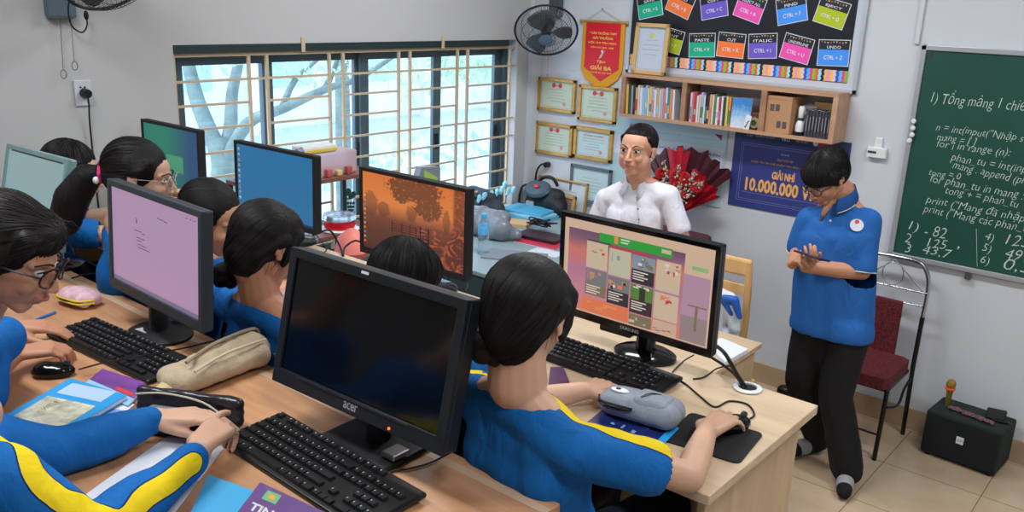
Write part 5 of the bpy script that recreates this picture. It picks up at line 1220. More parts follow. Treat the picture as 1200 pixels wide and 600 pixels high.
bg = thing('handbag', 'dark round-topped bag behind the grey bundle by the window', 'bag', tuple(cz_(560, 258)))
c = cz_(562, 254)
soft('bag_body', [cap(c + V((-.12, 0, .08)), .075, c + V((.12, .03, .07)), .065), cap(c + V((-.07, 0, .15)), .06, c + V((.06, .02, .14)), .055)], mat('dark_slate_cloth', (52, 60, 68), .7), bg, voxel=.008, it=6)
MB().tube([c + V((-.05, -.085, .13)), c + V((-.02, -.095, .16)), c + V((.05, -.08, .15)), c + V((.07, -.075, .11))], .009, n=8, smooth=4).build('handle', 'black', bg, world=True, smooth=True)
# black shoulder bag
c = cz_(640, 250); c.z = CABZ
sb = thing('shoulder_bag', 'black camera-style shoulder bag with a red emblem on its round lid, by the certificates', 'bag', tuple(c))
soft('bag_body', [cap(c + V((-.11, 0, .07)), .065, c + V((.11, .0, .07)), .065), cap(c + V((-.10, 0, .13)), .06, c + V((.09, 0, .13)), .06), cap(c + V((.06, -.02, .09)), .07, c + V((.13, -.02, .06)), .055)], mat('black_nylon', (26, 30, 36), .6, bump=.3, bscale=60), sb, voxel=.007, it=5, wrinkle=.004)
MB().lathe([(0, -.002), (.095, 0), (.10, .012), (.085, .03), (0, .036)], Matrix.Translation(c + V((-.055, -.035, .165))) @ Matrix.Rotation(math.radians(38), 4, 'X') @ Matrix.Diagonal((1.1, .8, 1, 1)), n=32).build('round_lid', mat('slate_lid', (70, 86, 98), .45), sb, world=True, smooth=True)
MB().ell(c + V((-.05, -.062, .197)), (.022, .016, .008), Matrix.Rotation(math.radians(38), 3, 'X')).build('red_emblem', mat('emblem_red', (206, 50, 60), .4), sb, world=True, smooth=True)
MB().tube([c + V((-.10, 0, .19)), c + V((-.04, 0, .25)), c + V((.04, 0, .26)), c + V((.09, 0, .21))], .012, n=8, smooth=5).build('top_handle', 'black', sb, world=True, smooth=True)
MB().tube([c + V((-.10, -.02, .20)), c + V((-.19, -.04, .17)), c + V((-.20, -.06, .06)), c + V((-.16, -.08, .008)), c + V((-.08, -.10, .008))], .008, n=6, smooth=5).build('shoulder_strap', 'black', sb, world=True)
MB().rbox(c + V((-.13, -.078, .04)), c + V((-.06, -.062, .085)), .005).build('buckle', mat('pale_buckle', (150, 166, 178), .4), sb, world=True)
# plug by certificates
MB()
up_ = thing('power_plug', 'black plug with a curved cord on the front wall above the black bag', 'plug', (-3.77, WY - .03, 1.10))
pl_ = py_(641, 193, WY - .02)
MB().cyl(pl_ + V((0, .019, 0)), pl_ + V((0, -.02, 0)), .02, n=14).build('plug_body', 'black', up_, world=True, smooth=True)
MB().tube([pl_ + V((0, -.02, 0)), pl_ + V((-.03, -.03, .0)), pl_ + V((-.06, -.04, -.06)), pl_ + V((-.075, -.03, -.2))], .007, n=6, smooth=5).build('cord', 'cable', up_, world=True)
# folders, papers
def slab(label, cat, name, px, py, w_, d_, h_, z0, m, rz=0, ang=0, mat2=None):
    p = pz(px, py, CABZ + z0); t = thing(name, label, cat, (p.x, p.y, CABZ + z0), rz=rz)
    MB().rbox((-w_ / 2, -d_ / 2, .0002), (w_ / 2, d_ / 2, h_), min(.003, h_ * .3)).build('cover', m, t)
    if mat2: MB().box((-w_ / 2 - .0006, -d_ / 2 - .0006, h_ * .25), (w_ / 2 + .0006, d_ / 2 - .004, h_ * .75)).build('page_block', mat2, t)
    return t
M['filecyan'] = mat('cyan_file', (84, 176, 214), .4)
slab('cyan plastic file at the bottom of the pile before the black bag', 'file', 'document_file', 620, 255, .34, .24, .022, 0, 'filecyan', .1)
slab('pale cyan file in the middle of the pile before the black bag', 'file', 'document_file', 619, 251, .33, .23, .018, .0225, mat('pale_cyan_file', (150, 206, 226), .4), -.05)
slab('cyan plastic file on top of the pile before the black bag', 'file', 'document_file', 620, 247, .32, .23, .015, .041, 'filecyan', .18)
slab('folded brown cardboard sheet between the grey bundle and the files', 'cardboard', 'cardboard_sheet', 602, 264, .22, .14, .03, 0.0, mat('tan_board', (206, 168, 124)), .4)
slab('white crumpled packet beside the dark round-topped bag', 'packet', 'paper_packet', 583, 247, .16, .10, .05, 0, mat('white_packet', (206, 204, 210), .6, bump=.6, bscale=30), .2)
slab('pale blue document folder in front of the tangled black cables', 'folder', 'document_folder', 610, 274, .26, .16, .012, 0, mat('pale_blue_folder', (150, 196, 216), .35), .5, mat2='paper')
slab('grey cardboard flat in front of the clutter on the corner cabinet', 'cardboard', 'cardboard_sheet', 603, 301, .36, .20, .012, 0, mat('grey_board', (134, 142, 152), .8), .45)
slab('red file under the maroon laptop', 'file', 'document_file', 636, 285, .30, .2, .008, 0, mat('red_file', (206, 60, 84), .4), .1, mat2='paper')
lp = slab('closed dark maroon laptop on the red file at the cabinet edge', 'laptop', 'laptop', 634, 279, .30, .17, .022, .0085, mat('maroon_laptop', (62, 40, 50), .3), .12)
MB().box((-.14, -.0865, .010), (.14, -.0848, .012)).build('lid_seam', 'black', lp)
slab('white sheet hanging at the front corner of the cabinet', 'paper', 'paper_sheet', 640, 296, .20, .12, .002, 0, 'paper', .12)
bx_ = slab('black flat electronics box at the front right of the corner cabinet', 'box', 'electronics_box', 633, 318, .01, .01, .001, 0, 'black', 0) if False else None
rr = random.Random(4); c = cz_(632, 266, .03); pts = [c + V((rr.gauss(0, .055), rr.gauss(0, .035), .02 + abs(rr.gauss(0, .014)))) for _ in range(34)]
tag(MB().tube(pts, .005, n=6, smooth=4).build('cable_tangle', 'cable', smooth=True), 'tangle of black cables on the corner cabinet by the blue folder', 'cables')
st = thing('window_pouch', 'grey triangular pouch with a lime green flap on the window sill', 'pouch', tuple(px_(500, 214, WX + .10)))
q = [px_(a, b_, WX + .09) for a, b_ in ((487, 222), (494, 196), (516, 196), (516, 222))]
def slabq(q, n_, m, nm, t):
    lo = [p + n_ for p in q]; k = len(q)
    return MB().add(list(q) + lo, [tuple(range(k)), tuple(range(2 * k - 1, k - 1, -1))] + [(i, i + k, (i + 1) % k + k, (i + 1) % k) for i in range(k)]).build(nm, m, t, world=True)
slabq(q, V((-.05, 0, 0)), 'grey', 'pouch_body', st)
slabq([px_(a, b_, WX + .094) for a, b_ in ((497, 199), (513, 208), (512, 213), (498, 222))], V((-.003, 0, 0)), mat('lime_lining', (160, 196, 90), .6), 'green_flap', st)
tag(soft('paper_flowers', [cap(px_(a, b_, WX + .06), .012, px_(a + 2, b_ - 5, WX + .06), .018) for a, b_ in ((566, 233), (574, 231), (581, 229), (587, 226), (590, 220), (594, 228), (600, 226), (560, 236))], mat('pale_cyan_tissue', (150, 214, 232), .8), None, voxel=.006, it=2, wrinkle=.006, wscale=50), 'cluster of pale cyan paper flowers on the window sill', 'paper flowers')

# ---------------------------------------------------------------- window rack
rk = thing('window_rack', 'small two-shelf metal rack with brown boards in front of the window', 'rack', (-3.66, 2.75, 0))
rx0, rx1, ry0, ry1 = -3.80, -3.50, 2.38, 3.12
zt = px_(400, 207, rx1).z; zl = px_(400, 274, rx1).z
M['rackboard'] = mat('brown_rack_board', (122, 78, 66), .5, var=.1)
for z in (zt, zl): MB().rbox((rx0, ry0, z - .022), (rx1, ry1, z), .003).build('shelf_board', 'rackboard', rk, world=True)
for x in (rx0 + .012, rx1 - .012):
    for y in (ry0 + .012, ry1 - .012): MB().box((x - .012, y - .012, .001), (x + .012, y + .012, zt - .0225)).build('post', mat('dark_rack_post', (30, 52, 60), .4), rk, world=True)
MB().box((rx0 + .004, 2.70, zl), (rx0 + .024, 2.725, zt - .0225)).build('middle_post', mat('dark_rack_post', (30, 52, 60)), rk, world=True)
def rz_(px, py, z): return pz(px, py, z)
p = rz_(378, 203, zt)
tb = thing('tissue_packet', 'white packet with a yellow stripe on top of the snack box on the rack', 'packet', (-3.62, 2.80, zt + .121))
MB().rbox((-.05, -.12, 0), (.05, .10, .035), .008).build('packet_body', mat('white_packet2', (214, 212, 206), .6), tb); MB().box((.045, -.10, .005), (.052, .095, .018)).build('yellow_stripe', mat('packet_yellow', (214, 190, 50)), tb)
MB().cyl((.03, -.14, .012), (.03, -.11, .02), .02, n=14).build('rolled_end', 'grey', tb)
sx = thing('snack_box', 'see-through pinkish plastic box of snacks on the top board of the rack', 'container', (-3.62, 2.84, zt))
MB().rbox((-.07, -.17, .0005), (.07, .17, .12), .01).build('clear_box', mat('pinkish_clear', (222, 200, 206), .3, trans=.5, ior=1.2), sx)
rr = random.Random(6)
for k, cc in enumerate([(206, 170, 90), (190, 90, 90), (210, 180, 120), (170, 80, 84)]):
    MB().rbox((.075, -.12 + k * .065, .0008), (.105, -.085 + k * .065, .030 + .012 * (k % 2)), .006).build('small_snack_pack', mat('snack_%d' % k, cc, .5), sx)
jp = pz(398, 269, zl)
rd = thing('jelly_container', 'round clear container of red jelly on the lower board of the rack', 'container', (jp.x, jp.y, zl))
MB().lathe([(.10, .0005), (.105, .008), (.10, .012)], n=30).build('white_tray', 'white', rd, smooth=True)
MB().lathe([(0, .013), (.078, .013), (.084, .03), (.080, .055), (.0, .058)], n=30).build('red_jelly', mat('red_jelly', (206, 24, 44), .2), rd, smooth=True)
MB().lathe([(.087, .060), (.089, .066), (.084, .086), (.03, .094), (0, .094)], n=30).build('clear_lid', 'pet', rd, smooth=True)
gs = thing('grape_sticker', 'dark green grape cluster decoration on the window glass by the rack', 'sticker', tuple(px_(411, 232, WX + .0)))
o = px_(411, 232, WX - .075); mb = MB()
for a, b_, r in ((-3, -7, .022), (3, -4, .020), (0, -2, .018)): mb.ell(px_(411 + a, 232 + b_, WX + .002), (.003, r, r))
for k in range(9): mb.ell(px_(411 + (k % 3 - 1) * 3.2 * (1 - .18 * (k // 3)), 238 + (k // 3) * 4.2, WX + .002), (.004, .010, .010), nu=8, nv=6)
mb.build('grape_shape', mat('dark_green_sticker', (28, 66, 58), .6), gs, world=True, smooth=True)
rbk = tag(MB().lathe([(.0, 0), (.075, .0), (.09, .03), (.07, .10), (.02, .14), (0, .145)], Matrix.Translation(pz(413, 300, .98)), n=24).build('pink_basket', mat('coral_plastic', (230, 130, 120), .5), smooth=True), 'coral pink rounded lid on a stand behind the far desk, under the rack', 'lid')
q_ = pz(413, 300, .98)
tag(MB().box((q_.x - .1, q_.y - .08, 0.0), (q_.x + .1, q_.y + .12, .979)).build('small_stand', 'tealmetal'), 'low stand behind the far desk under the coral lid', 'stand')
# ================================================================ PEOPLE
def skinmat(name, rgb):
    m = mat(name, rgb, .5, bump=.05, bscale=120, var=.06, vscale=14)
    b = m.node_tree.nodes['Principled BSDF']; b.inputs['Subsurface Weight'].default_value = .08; b.inputs['Subsurface Radius'].default_value = (.01, .004, .002); return m
SKIN_G = skinmat('skin_light', (206, 164, 138)); SKIN_M = skinmat('skin_warm', (196, 142, 112)); SKIN_T = skinmat('skin_tan', (212, 158, 132))
def hairmat(name, rgb):
    m = bpy.data.materials.new(name); m.use_nodes = True; nt = m.node_tree; b = nt.nodes['Principled BSDF']
    at = nt.nodes.new('ShaderNodeAttribute'); at.attribute_name = 'strand'
    n = nt.nodes.new('ShaderNodeTexNoise'); n.noise_dimensions = '1D'; n.inputs['Scale'].default_value = 40; n.inputs['Detail'].default_value = 6
    nt.links.new(at.outputs['Fac'], n.inputs['W'])
    r = nt.nodes.new('ShaderNodeValToRGB'); c = srgb(rgb); r.color_ramp.elements[0].position = .35; r.color_ramp.elements[1].position = .7
    r.color_ramp.elements[0].color = tuple(v * .5 for v in c[:3]) + (1,); r.color_ramp.elements[1].color = tuple(v * 1.5 for v in c[:3]) + (1,)
    nt.links.new(n.outputs['Fac'], r.inputs['Fac']); nt.links.new(r.outputs['Color'], b.inputs['Base Color'])
    bp = nt.nodes.new('ShaderNodeBump'); bp.inputs['Strength'].default_value = .45; bp.inputs['Distance'].default_value = .004
    nt.links.new(n.outputs['Fac'], bp.inputs['Height']); nt.links.new(bp.outputs['Normal'], b.inputs['Normal'])
    b.inputs['Roughness'].default_value = .5; b.inputs['Specular IOR Level'].default_value = .2
    return m
HAIR = hairmat('black_hair', (22, 19, 21)); HAIRB = hairmat('dark_brown_hair', (25, 21, 20))
def clothmat(name, rgb, yel=(232, 204, 26), w=.021, pipe=(10, 40, 90)):
    m = bpy.data.materials.new(name); m.use_nodes = True; nt = m.node_tree; b = nt.nodes['Principled BSDF']
    at = nt.nodes.new('ShaderNodeAttribute'); at.attribute_name = 'stripe'
    r = nt.nodes.new('ShaderNodeValToRGB'); r.color_ramp.interpolation = 'CONSTANT'
    e = r.color_ramp.elements; e[0].position = 0; e[0].color = srgb(yel); e[1].position = w * 10; e[1].color = srgb(pipe)
    q = e.new((w + .003) * 10); q.color = srgb(rgb)
    mm = nt.nodes.new('ShaderNodeMath'); mm.operation = 'MULTIPLY'; mm.inputs[1].default_value = 10
    nt.links.new(at.outputs['Fac'], mm.inputs[0]); nt.links.new(mm.outputs[0], r.inputs['Fac']); nt.links.new(r.outputs['Color'], b.inputs['Base Color'])
    tc = nt.nodes.new('ShaderNodeTexCoord'); mp = nt.nodes.new('ShaderNodeMapping'); mp.inputs['Scale'].default_value = (1, 1, .45)
    n = nt.nodes.new('ShaderNodeTexNoise'); n.inputs['Scale'].default_value = 22; n.inputs['Detail'].default_value = 3; n.inputs['Distortion'].default_value = .6
    nt.links.new(tc.outputs['Object'], mp.inputs[0]); nt.links.new(mp.outputs[0], n.inputs[0])
    bp = nt.nodes.new('ShaderNodeBump'); bp.inputs['Strength'].default_value = .5; bp.inputs['Distance'].default_value = .02
    nt.links.new(n.outputs['Fac'], bp.inputs['Height']); nt.links.new(bp.outputs['Normal'], b.inputs['Normal'])
    b.inputs['Roughness'].default_value = .78; b.inputs['Specular IOR Level'].default_value = .25
    return m
BLUE_SH = clothmat('blue_sports_shirt', (12, 98, 172)); POLO = clothmat('blue_polo_cloth', (38, 100, 176), w=.001, yel=(38, 100, 176), pipe=(38, 100, 176))
WHITE_SH = clothmat('white_shirt_cloth', (226, 228, 240), w=.001, yel=(226, 228, 240), pipe=(226, 228, 240))
PANTS = mat('black_trousers', (14, 14, 18), .85, bump=.3, bscale=18)
NAVYP = mat('navy_trousers', (20, 26, 48), .85, bump=.3, bscale=18)

def segd(co, pts):
    d = np.full(len(co), 1.0)
    for a, b_ in zip(pts[:-1], pts[1:]):
        a = np.array(a); b_ = np.array(b_); ab = b_ - a
        t = np.clip(((co - a) @ ab) / max(ab @ ab, 1e-9), 0, 1)
        d = np.minimum(d, np.linalg.norm(co - (a + t[:, None] * ab), axis=1))
    return d

class Head:
    def __init__(s, c, f, u=(0, 0, 1), k=1.0):
        s.c = V(c); s.f = V(f).normalized(); s.s = s.f.cross(V(u)).normalized(); s.u = s.s.cross(s.f).normalized(); s.k = k
        s.m = Matrix((s.f, s.s, s.u)).transposed()
    def p(s, f, r, u): return s.c + (s.f * f + s.s * r + s.u * u) * s.k
    def e(s, f, r, u, rf, rs, ru, rot=None):
        return ell(s.p(f, r, u), (rf * s.k, rs * s.k, ru * s.k), s.m if rot is None else s.m @ rot)
    def cp(s, a, ra, b_, rb): return cap(s.p(*a), ra * s.k, s.p(*b_), rb * s.k)

def head_skin(h, female=True):
    jw = .038 if female else .046
    P_ = [h.e(-.012, 0, .03, .090, .073, .080), h.e(.036, 0, -.018, .053, .058, .080), h.e(.03, 0, .03, .056, .062, .056)]
    P_ += [h.cp((-.002, q * jw, -.045), .022, (.058, q * .010, -.088), .017) for q in (-1, 1)]
    P_ += [h.cp((.062, -.010, -.090), .016, (.062, .010, -.090), .016), h.e(.068, 0, -.055, .028, .028, .03)]
    P_ += [h.e(.058, q * .034, -.028, .028, .022, .024) for q in (-1, 1)]
    P_ += [h.cp((.082, q * .012, .020), .008, (.066, q * .046, .018), .008) for q in (-1, 1)]
    P_ += [h.cp((.088, 0, .008), .0065, (.108, 0, -.028), .0085), h.e(.108, 0, -.034, .010, .010, .008)] + [h.e(.098, q * .012, -.036, .009, .007, .007) for q in (-1, 1)]
    P_ += [h.cp((.092, -.014, -.056), .006, (.092, .014, -.056), .006), h.cp((.090, -.012, -.066), .0065, (.090, .012, -.066), .0065)]
    for q in (-1, 1):
        P_ += [h.e(-.004, q * .076, .004, .016, .007, .022), h.e(.002, q * .075, -.018, .010, .007, .013), h.cp((-.018, q * .082, .014), .004, (-.014, q * .082, -.014), .004)]
    P_.append(h.cp((-.022, 0, -.04), .048, (-.03, 0, -.07), .046))
    return P_
def neck_skin(h, N, r=.045): return [cap(h.p(-.020, 0, -.06), r * h.k, V(N), r * 1.12), cap(h.p(.005, 0, -.07), r * .8, V(N) + V((h.f.x, h.f.y, 0)) * .015, r)]

def hand(w, d, n, side=1, curl=(.35, .5, .3), sc=1.0, spread=.06, thumb=(.5, .25), idx=None, thick=1.0):
    w = V(w); d = V(d).normalized(); n = V(n); n = (n - d * n.dot(d)).normalized(); T = n.cross(d) * side   # towards thumb
    P_ = []; K = sc
    offs = [.026, .009, -.009, -.025]; base = [.082, .086, .082, .074]
    lens = [(.040, .024, .020), (.045, .027, .021), (.041, .025, .020), (.032, .019, .018)]
    rad = [.0086, .0088, .0084, .0074]
    for i in range(4):
        kn = w + d * base[i] * K + T * offs[i] * K
        P_.append(cap(w + T * offs[i] * .55 * K + d * .008, .0135 * K * thick, kn, .0108 * K))
        c = curl if not (idx is not None and i == 0) else idx
        ang = 0; p = kn; dd = (d + T * spread * (1.2 - i * .8)).normalized()
        for j in range(3):
            ang += c[j] * (1 + .08 * i)
            v = dd * math.cos(ang) - n * math.sin(ang)
            q = p + v * lens[i][j] * K
            P_.append(cap(p, rad[i] * K * (1 - .06 * j), q, rad[i] * K * (.94 - .08 * j))); p = q
    P_.append(cap(w + d * .03 * K + T * .012 * K - n * .006, .015 * K, w + d * .07 * K - T * .015 * K - n * .004, .012 * K))
    tb = w + d * .018 * K + T * .022 * K - n * .008 * K
    t1 = tb + (d * .75 + T * thumb[0] - n * .25).normalized() * .040 * K
    t2 = t1 + (d * .9 + T * thumb[1] - n * .25).normalized() * .031 * K
    t3 = t2 + (d * .97 + T * (thumb[1] - .25) - n * .25).normalized() * .026 * K
    P_ += [cap(w + T * .01 * K, .013 * K, tb, .0145 * K), cap(tb, .0145 * K, t1, .0108 * K), cap(t1, .0105 * K, t2, .0092 * K), cap(t2, .0092 * K, t3, .0075 * K)]
    return P_

def hair_cap(h, vol=1.0, back=0.0):
    return [h.e(-.022 - back, 0, .036, .098 * vol, .084 * vol, .086 * vol), h.e(-.035, 0, .005, .080 * vol, .080 * vol, .075)]
def strand_fn(h, axis=None, center=None):
    c = np.array(center if center is not None else h.p(-.02, 0, .12)); ax = np.array(axis if axis is not None else h.u)
    ref = np.array(h.f); ref = ref - ax * (ref @ ax); ref /= max(np.linalg.norm(ref), 1e-6); ot = np.cross(ax, ref)
    def fn(co):
        v = co - c; a = np.arctan2(v @ ot, v @ ref + 1e-9); return a * 1.0 + 0.6 * (v @ ax)
    return fn
from mathutils.bvhtree import BVHTree
def strand_locks(o, h, crown, m, n, gather=False):
    me = o.data; bvh = BVHTree.FromPolygons([v.co.copy() for v in me.vertices], [tuple(p.vertices) for p in me.polygons])
    c = h.p(-.02, 0, .01); rr = random.Random(int(abs(h.c.x) * 1000)); mb = MB()
    d0 = (crown - c).normalized()
    if gather: d0 = (V(gather) - c).normalized()
    for k in range(n):
        a = rr.uniform(0, 2 * PI); t = d0.orthogonal().normalized(); bt = d0.cross(t)
        w = t * math.cos(a) + bt * math.sin(a)
        e0 = rr.uniform(.05, .5); e1 = e0 + rr.uniform(.4, 1.5); pts = []
        sw = rr.uniform(-.12, .12)
        for i in range(9):
            e = e0 + (e1 - e0) * i / 8; w2 = (w * math.cos(sw * i / 8) + d0.cross(w) * math.sin(sw * i / 8))
            d = d0 * math.cos(e) + w2 * math.sin(e)
            hit = bvh.ray_cast(c + d * .35, -d, .35)
            if hit[0] is None: break
            if (hit[0] - c).length > .16: break
            pts.append(hit[0] + hit[1] * .0007)
        if len(pts) >= 4: mb.tube(pts, [.0004] + [.0011] * (len(pts) - 2) + [.0004], n=4)
    if mb.v: mb.build('hair_locks', m, o, smooth=True, world=True)
def hair_mesh(name, h, prims, parent, m, voxel=.005, axis=None, center=None, groove=.0016, cut=None, strands=170, gather=None):
    sf = strand_fn(h, axis, center)
    def fn(co):
        a = sf(co); return np.array([noise.noise(V((x * 22, 0.3, 0))) + .6 * noise.noise(V((x * 60, 5, 0))) for x in a]) * groove
    o = soft(name, prims, m, parent, voxel=voxel, it=12, fn=fn, attr2=sf, cut=cut)
    if strands: strand_locks(o, h, V(center if center is not None else h.p(-.03, 0, .12)), m, strands, center is not None and gather)
    return o

def glasses(h, parent, m='black', r=.021, thin=.0016, round_=True):
    mb = MB()
    for q in (-1, 1):
        pts = []
        for i in range(20):
            a = 2 * PI * i / 20; ca, sa = math.cos(a), math.sin(a)
            pts.append(h.p(.104 - .010 * abs(ca) * (1 if ca * q > 0 else 0), q * .032 + ca * r * 1.12, .002 + sa * r * .9))
        mb.tube(pts, thin, n=6, closed=True)
        mb.tube([h.p(.094, q * .056, .006), h.p(.05, q * .076, .008), h.p(.0, q * .083, .006), h.p(-.015, q * .083, -.006)], thin, n=6, smooth=3)
    mb.tube([h.p(.104, -.011, .004), h.p(.107, 0, .006), h.p(.104, .011, .004)], thin, n=6)
    o = mb.build('glasses', m, parent, smooth=True, world=True)
    ln = MB()
    for q in (-1, 1):
        pts = [h.p(.1035 - .010 * abs(math.cos(a)) * (1 if math.cos(a) * q > 0 else 0), q * .032 + math.cos(a) * r * 1.08, .002 + math.sin(a) * r * .86) for a in [2 * PI * i / 16 for i in range(16)]]
        ln.add(pts, [tuple(range(16))])
    ln.build('lenses', 'glass', o, world=True)
    return o
def face(h, parent, lip=(176, 104, 96)):
    for q in (-1, 1):
        MB().ell(h.p(.0795, q * .031, .003), (.0105 * h.k, .0145 * h.k, .0068 * h.k), h.m, nu=14, nv=10).build('eye', mat('eye_white', (206, 200, 196), .3), parent, smooth=True, world=True)
        MB().ell(h.p(.0875, q * .030, .003), (.0038 * h.k, .0062 * h.k, .0060 * h.k), h.m, nu=12, nv=8).build('iris', mat('dark_iris', (22, 16, 14), .2), parent, smooth=True, world=True)
        MB().tube([h.p(.0915, q * .018, .0085), h.p(.0905, q * .031, .0115), h.p(.081, q * .046, .0075)], .0016 * h.k, n=6, smooth=4).build('upper_lid', mat('lash_dark', (44, 30, 28), .6), parent, world=True)
        MB().tube([h.p(.094, q * .014, .021), h.p(.090, q * .031, .0275), h.p(.074, q * .052, .022)], [.0025 * h.k] * 5 + [.0018 * h.k] * 4, n=6, smooth=4).build('eyebrow', mat('brow_black', (30, 24, 22), .8), parent, world=True)
    MB().tube([h.p(.086, -.024, -.0605), h.p(.0985, -.008, -.058), h.p(.0995, 0, -.0595), h.p(.0985, .008, -.058), h.p(.086, .024, -.0605)], [.0022 * h.k, .0035 * h.k, .0045 * h.k, .0048 * h.k, .0045 * h.k, .0048 * h.k, .0045 * h.k, .0035 * h.k, .0022 * h.k], n=8, smooth=2).build('lips', mat('lips_%d' % lip[0], lip, .5), parent, smooth=True, world=True)

def torso_shirt(N, L, R, Pv, rc=.092, rw=.082, rp=.10, wc=.07, ww=.058, front=None, top=.055):
    N, L, R, Pv = V(N), V(L), V(R), V(Pv); ac = (R - L).normalized(); mid = (L + R) / 2; sp = mid - Pv; spn = sp.normalized()
    ch = mid - spn * .10; wa = Pv + sp * .42
    P_ = []
    for q in (-1, 1):
        P_ += [cap(mid + ac * q * wc * .95 - spn * .045, rc * .82, ch + ac * q * wc, rc), cap(ch + ac * q * wc, rc, wa + ac * q * ww, rw), cap(wa + ac * q * ww, rw, Pv + ac * q * wc, rp)]
    P_ += [cap(L + ac * .02, .050, mid - spn * .02, .066), cap(R - ac * .02, .050, mid - spn * .02, .066), cap(ch, rc + .004, wa, rw + .006), cap(wa, rw + .006, Pv, rp), cap(mid - spn * .03, .074, ch, rc)]
    P_ += [cap(N - spn * .055, .058, L + ac * .03, top), cap(N - spn * .055, .058, R - ac * .03, top)]
    return P_
def torso_skin(N, L, R, Pv, nk=.046):
    N, L, R, Pv = V(N), V(L), V(R), V(Pv); ac = (R - L).normalized(); mid = (L + R) / 2; spn = (mid - Pv).normalized()
    return [cap(N, nk, mid - spn * .06, .05), cap(N - spn * .02, .045, L + ac * .02, .038), cap(N - spn * .02, .045, R - ac * .02, .038), cap(mid - spn * .08, .05, Pv, .05)]
def arm(S, E_, W_, r=(.040, .033, .0235)):
    S, E_, W_ = V(S), V(E_), V(W_)
    return [cap(S, r[0], E_, r[1]), cap(E_, r[1], E_.lerp(W_, .35), r[1] * 1.02), cap(E_.lerp(W_, .35), r[1] * 1.02, W_, r[2])]
def sit_legs(Pv, ac, fwd, root, m=NAVYP, floor=PLAT):
    Pv = V(Pv); ac = V(ac).normalized(); fwd = V(fwd); fwd.z = 0; fwd.normalize()
    P_ = [cap(Pv + ac * -.07, .10, Pv + ac * .07, .10)]; ank = []
    for q in (-1, 1):
        hp = Pv + ac * q * .085 + V((0, 0, -.02)); kn = hp + fwd * .40 + ac * q * .02; kn.z = Pv.z - .05; an = kn + fwd * -.02; an.z = floor + .10
        P_ += [cap(hp, .085, kn, .06), cap(kn, .06, an, .042)]; ank.append(an)
    soft('trousers', P_, m, root, voxel=.012, it=5, wrinkle=.004)
    for an in ank:
        soft('shoe', [cap(an + V((0, 0, -.055)) - fwd * .03, .038, an + V((0, 0, -.062)) + fwd * .12, .034), cap(an + V((0, 0, -.03)) - fwd * .02, .038, an + V((0, 0, -.05)), .038)], mat('white_trainer', (196, 198, 200), .5), root, voxel=.006, it=4)

def student(label, h, N, L, R, Pv, arms, hands, hairfn, stripes=None, long_sleeve=False, skin=SKIN_G, sleeve=.62, fwd=(0, 1, 0), neck=.045, fine=.0042, shirtm=BLUE_SH, vox=.007):
    N, L, R, Pv = V(N), V(L), V(R), V(Pv); ac = (R - L).normalized()
    base = V((Pv.x, Pv.y, PLAT)); root = thing('person', label, 'person', base)
    P_ = head_skin(h) + neck_skin(h, N, neck) + torso_skin(N, L, R, Pv)
    for (S, E_, W_) in arms: P_ += arm(S, E_, W_)
    for hd_ in hands: P_ += hd_
    soft('body', P_, skin, root, voxel=fine, it=4)
    Sh = torso_shirt(N, L, R, Pv)
    for (S, E_, W_) in arms:
        S, E_, W_ = V(S), V(E_), V(W_)
        if long_sleeve: Sh += [cap(S, .060, E_, .052), cap(E_, .052, E_.lerp(W_, .45), .050), cap(E_.lerp(W_, .45), .050, E_.lerp(W_, .92), .036)]
        else: Sh += [cap(S, .056, S.lerp(E_, sleeve), .060)]
    st = stripes or []
    def at(co):
        d = np.full(len(co), 1.0)
        for s_ in st:
            pts = spline([V(p) for p in s_], 5); sn = []
            for p in pts: sn.append(tuple(co[np.argmin(((co - np.array(p)) ** 2).sum(1))]))
            sn = np.array(sn); sn[1:-1] = (sn[:-2] + 2 * sn[1:-1] + sn[2:]) / 4
            d = np.minimum(d, segd(co, [tuple(p) for p in sn]))
        return np.clip(d, 0, .099)
    # open the neck and the sleeve ends by cutting faces near them
    up_ = (h.p(-.02, 0, -.05) - N).normalized()
    cuts = []
    if not long_sleeve:
        for (S, E_, W_) in arms: S, E_ = V(S), V(E_); cuts.append((S.lerp(E_, sleeve), (E_ - S).normalized()))
    ne = N - up_ * .012
    def cut(c):
        if (c - ne).dot(up_) > 0.012 and (c - N).length < .13: return True
        for p, d in cuts:
            if (c - p).dot(d) > .030 and (c - p).length < .085: return True
        return False
    so = soft('shirt', Sh, shirtm, root, voxel=vox, it=22, wrinkle=.0065, wscale=10, attr=at, cut=cut)
    md = so.modifiers.new('thick', 'SOLIDIFY'); md.thickness = .003; md.offset = -1
    hairfn(h, root)
    sit_legs(Pv, ac, fwd, root)
    return root

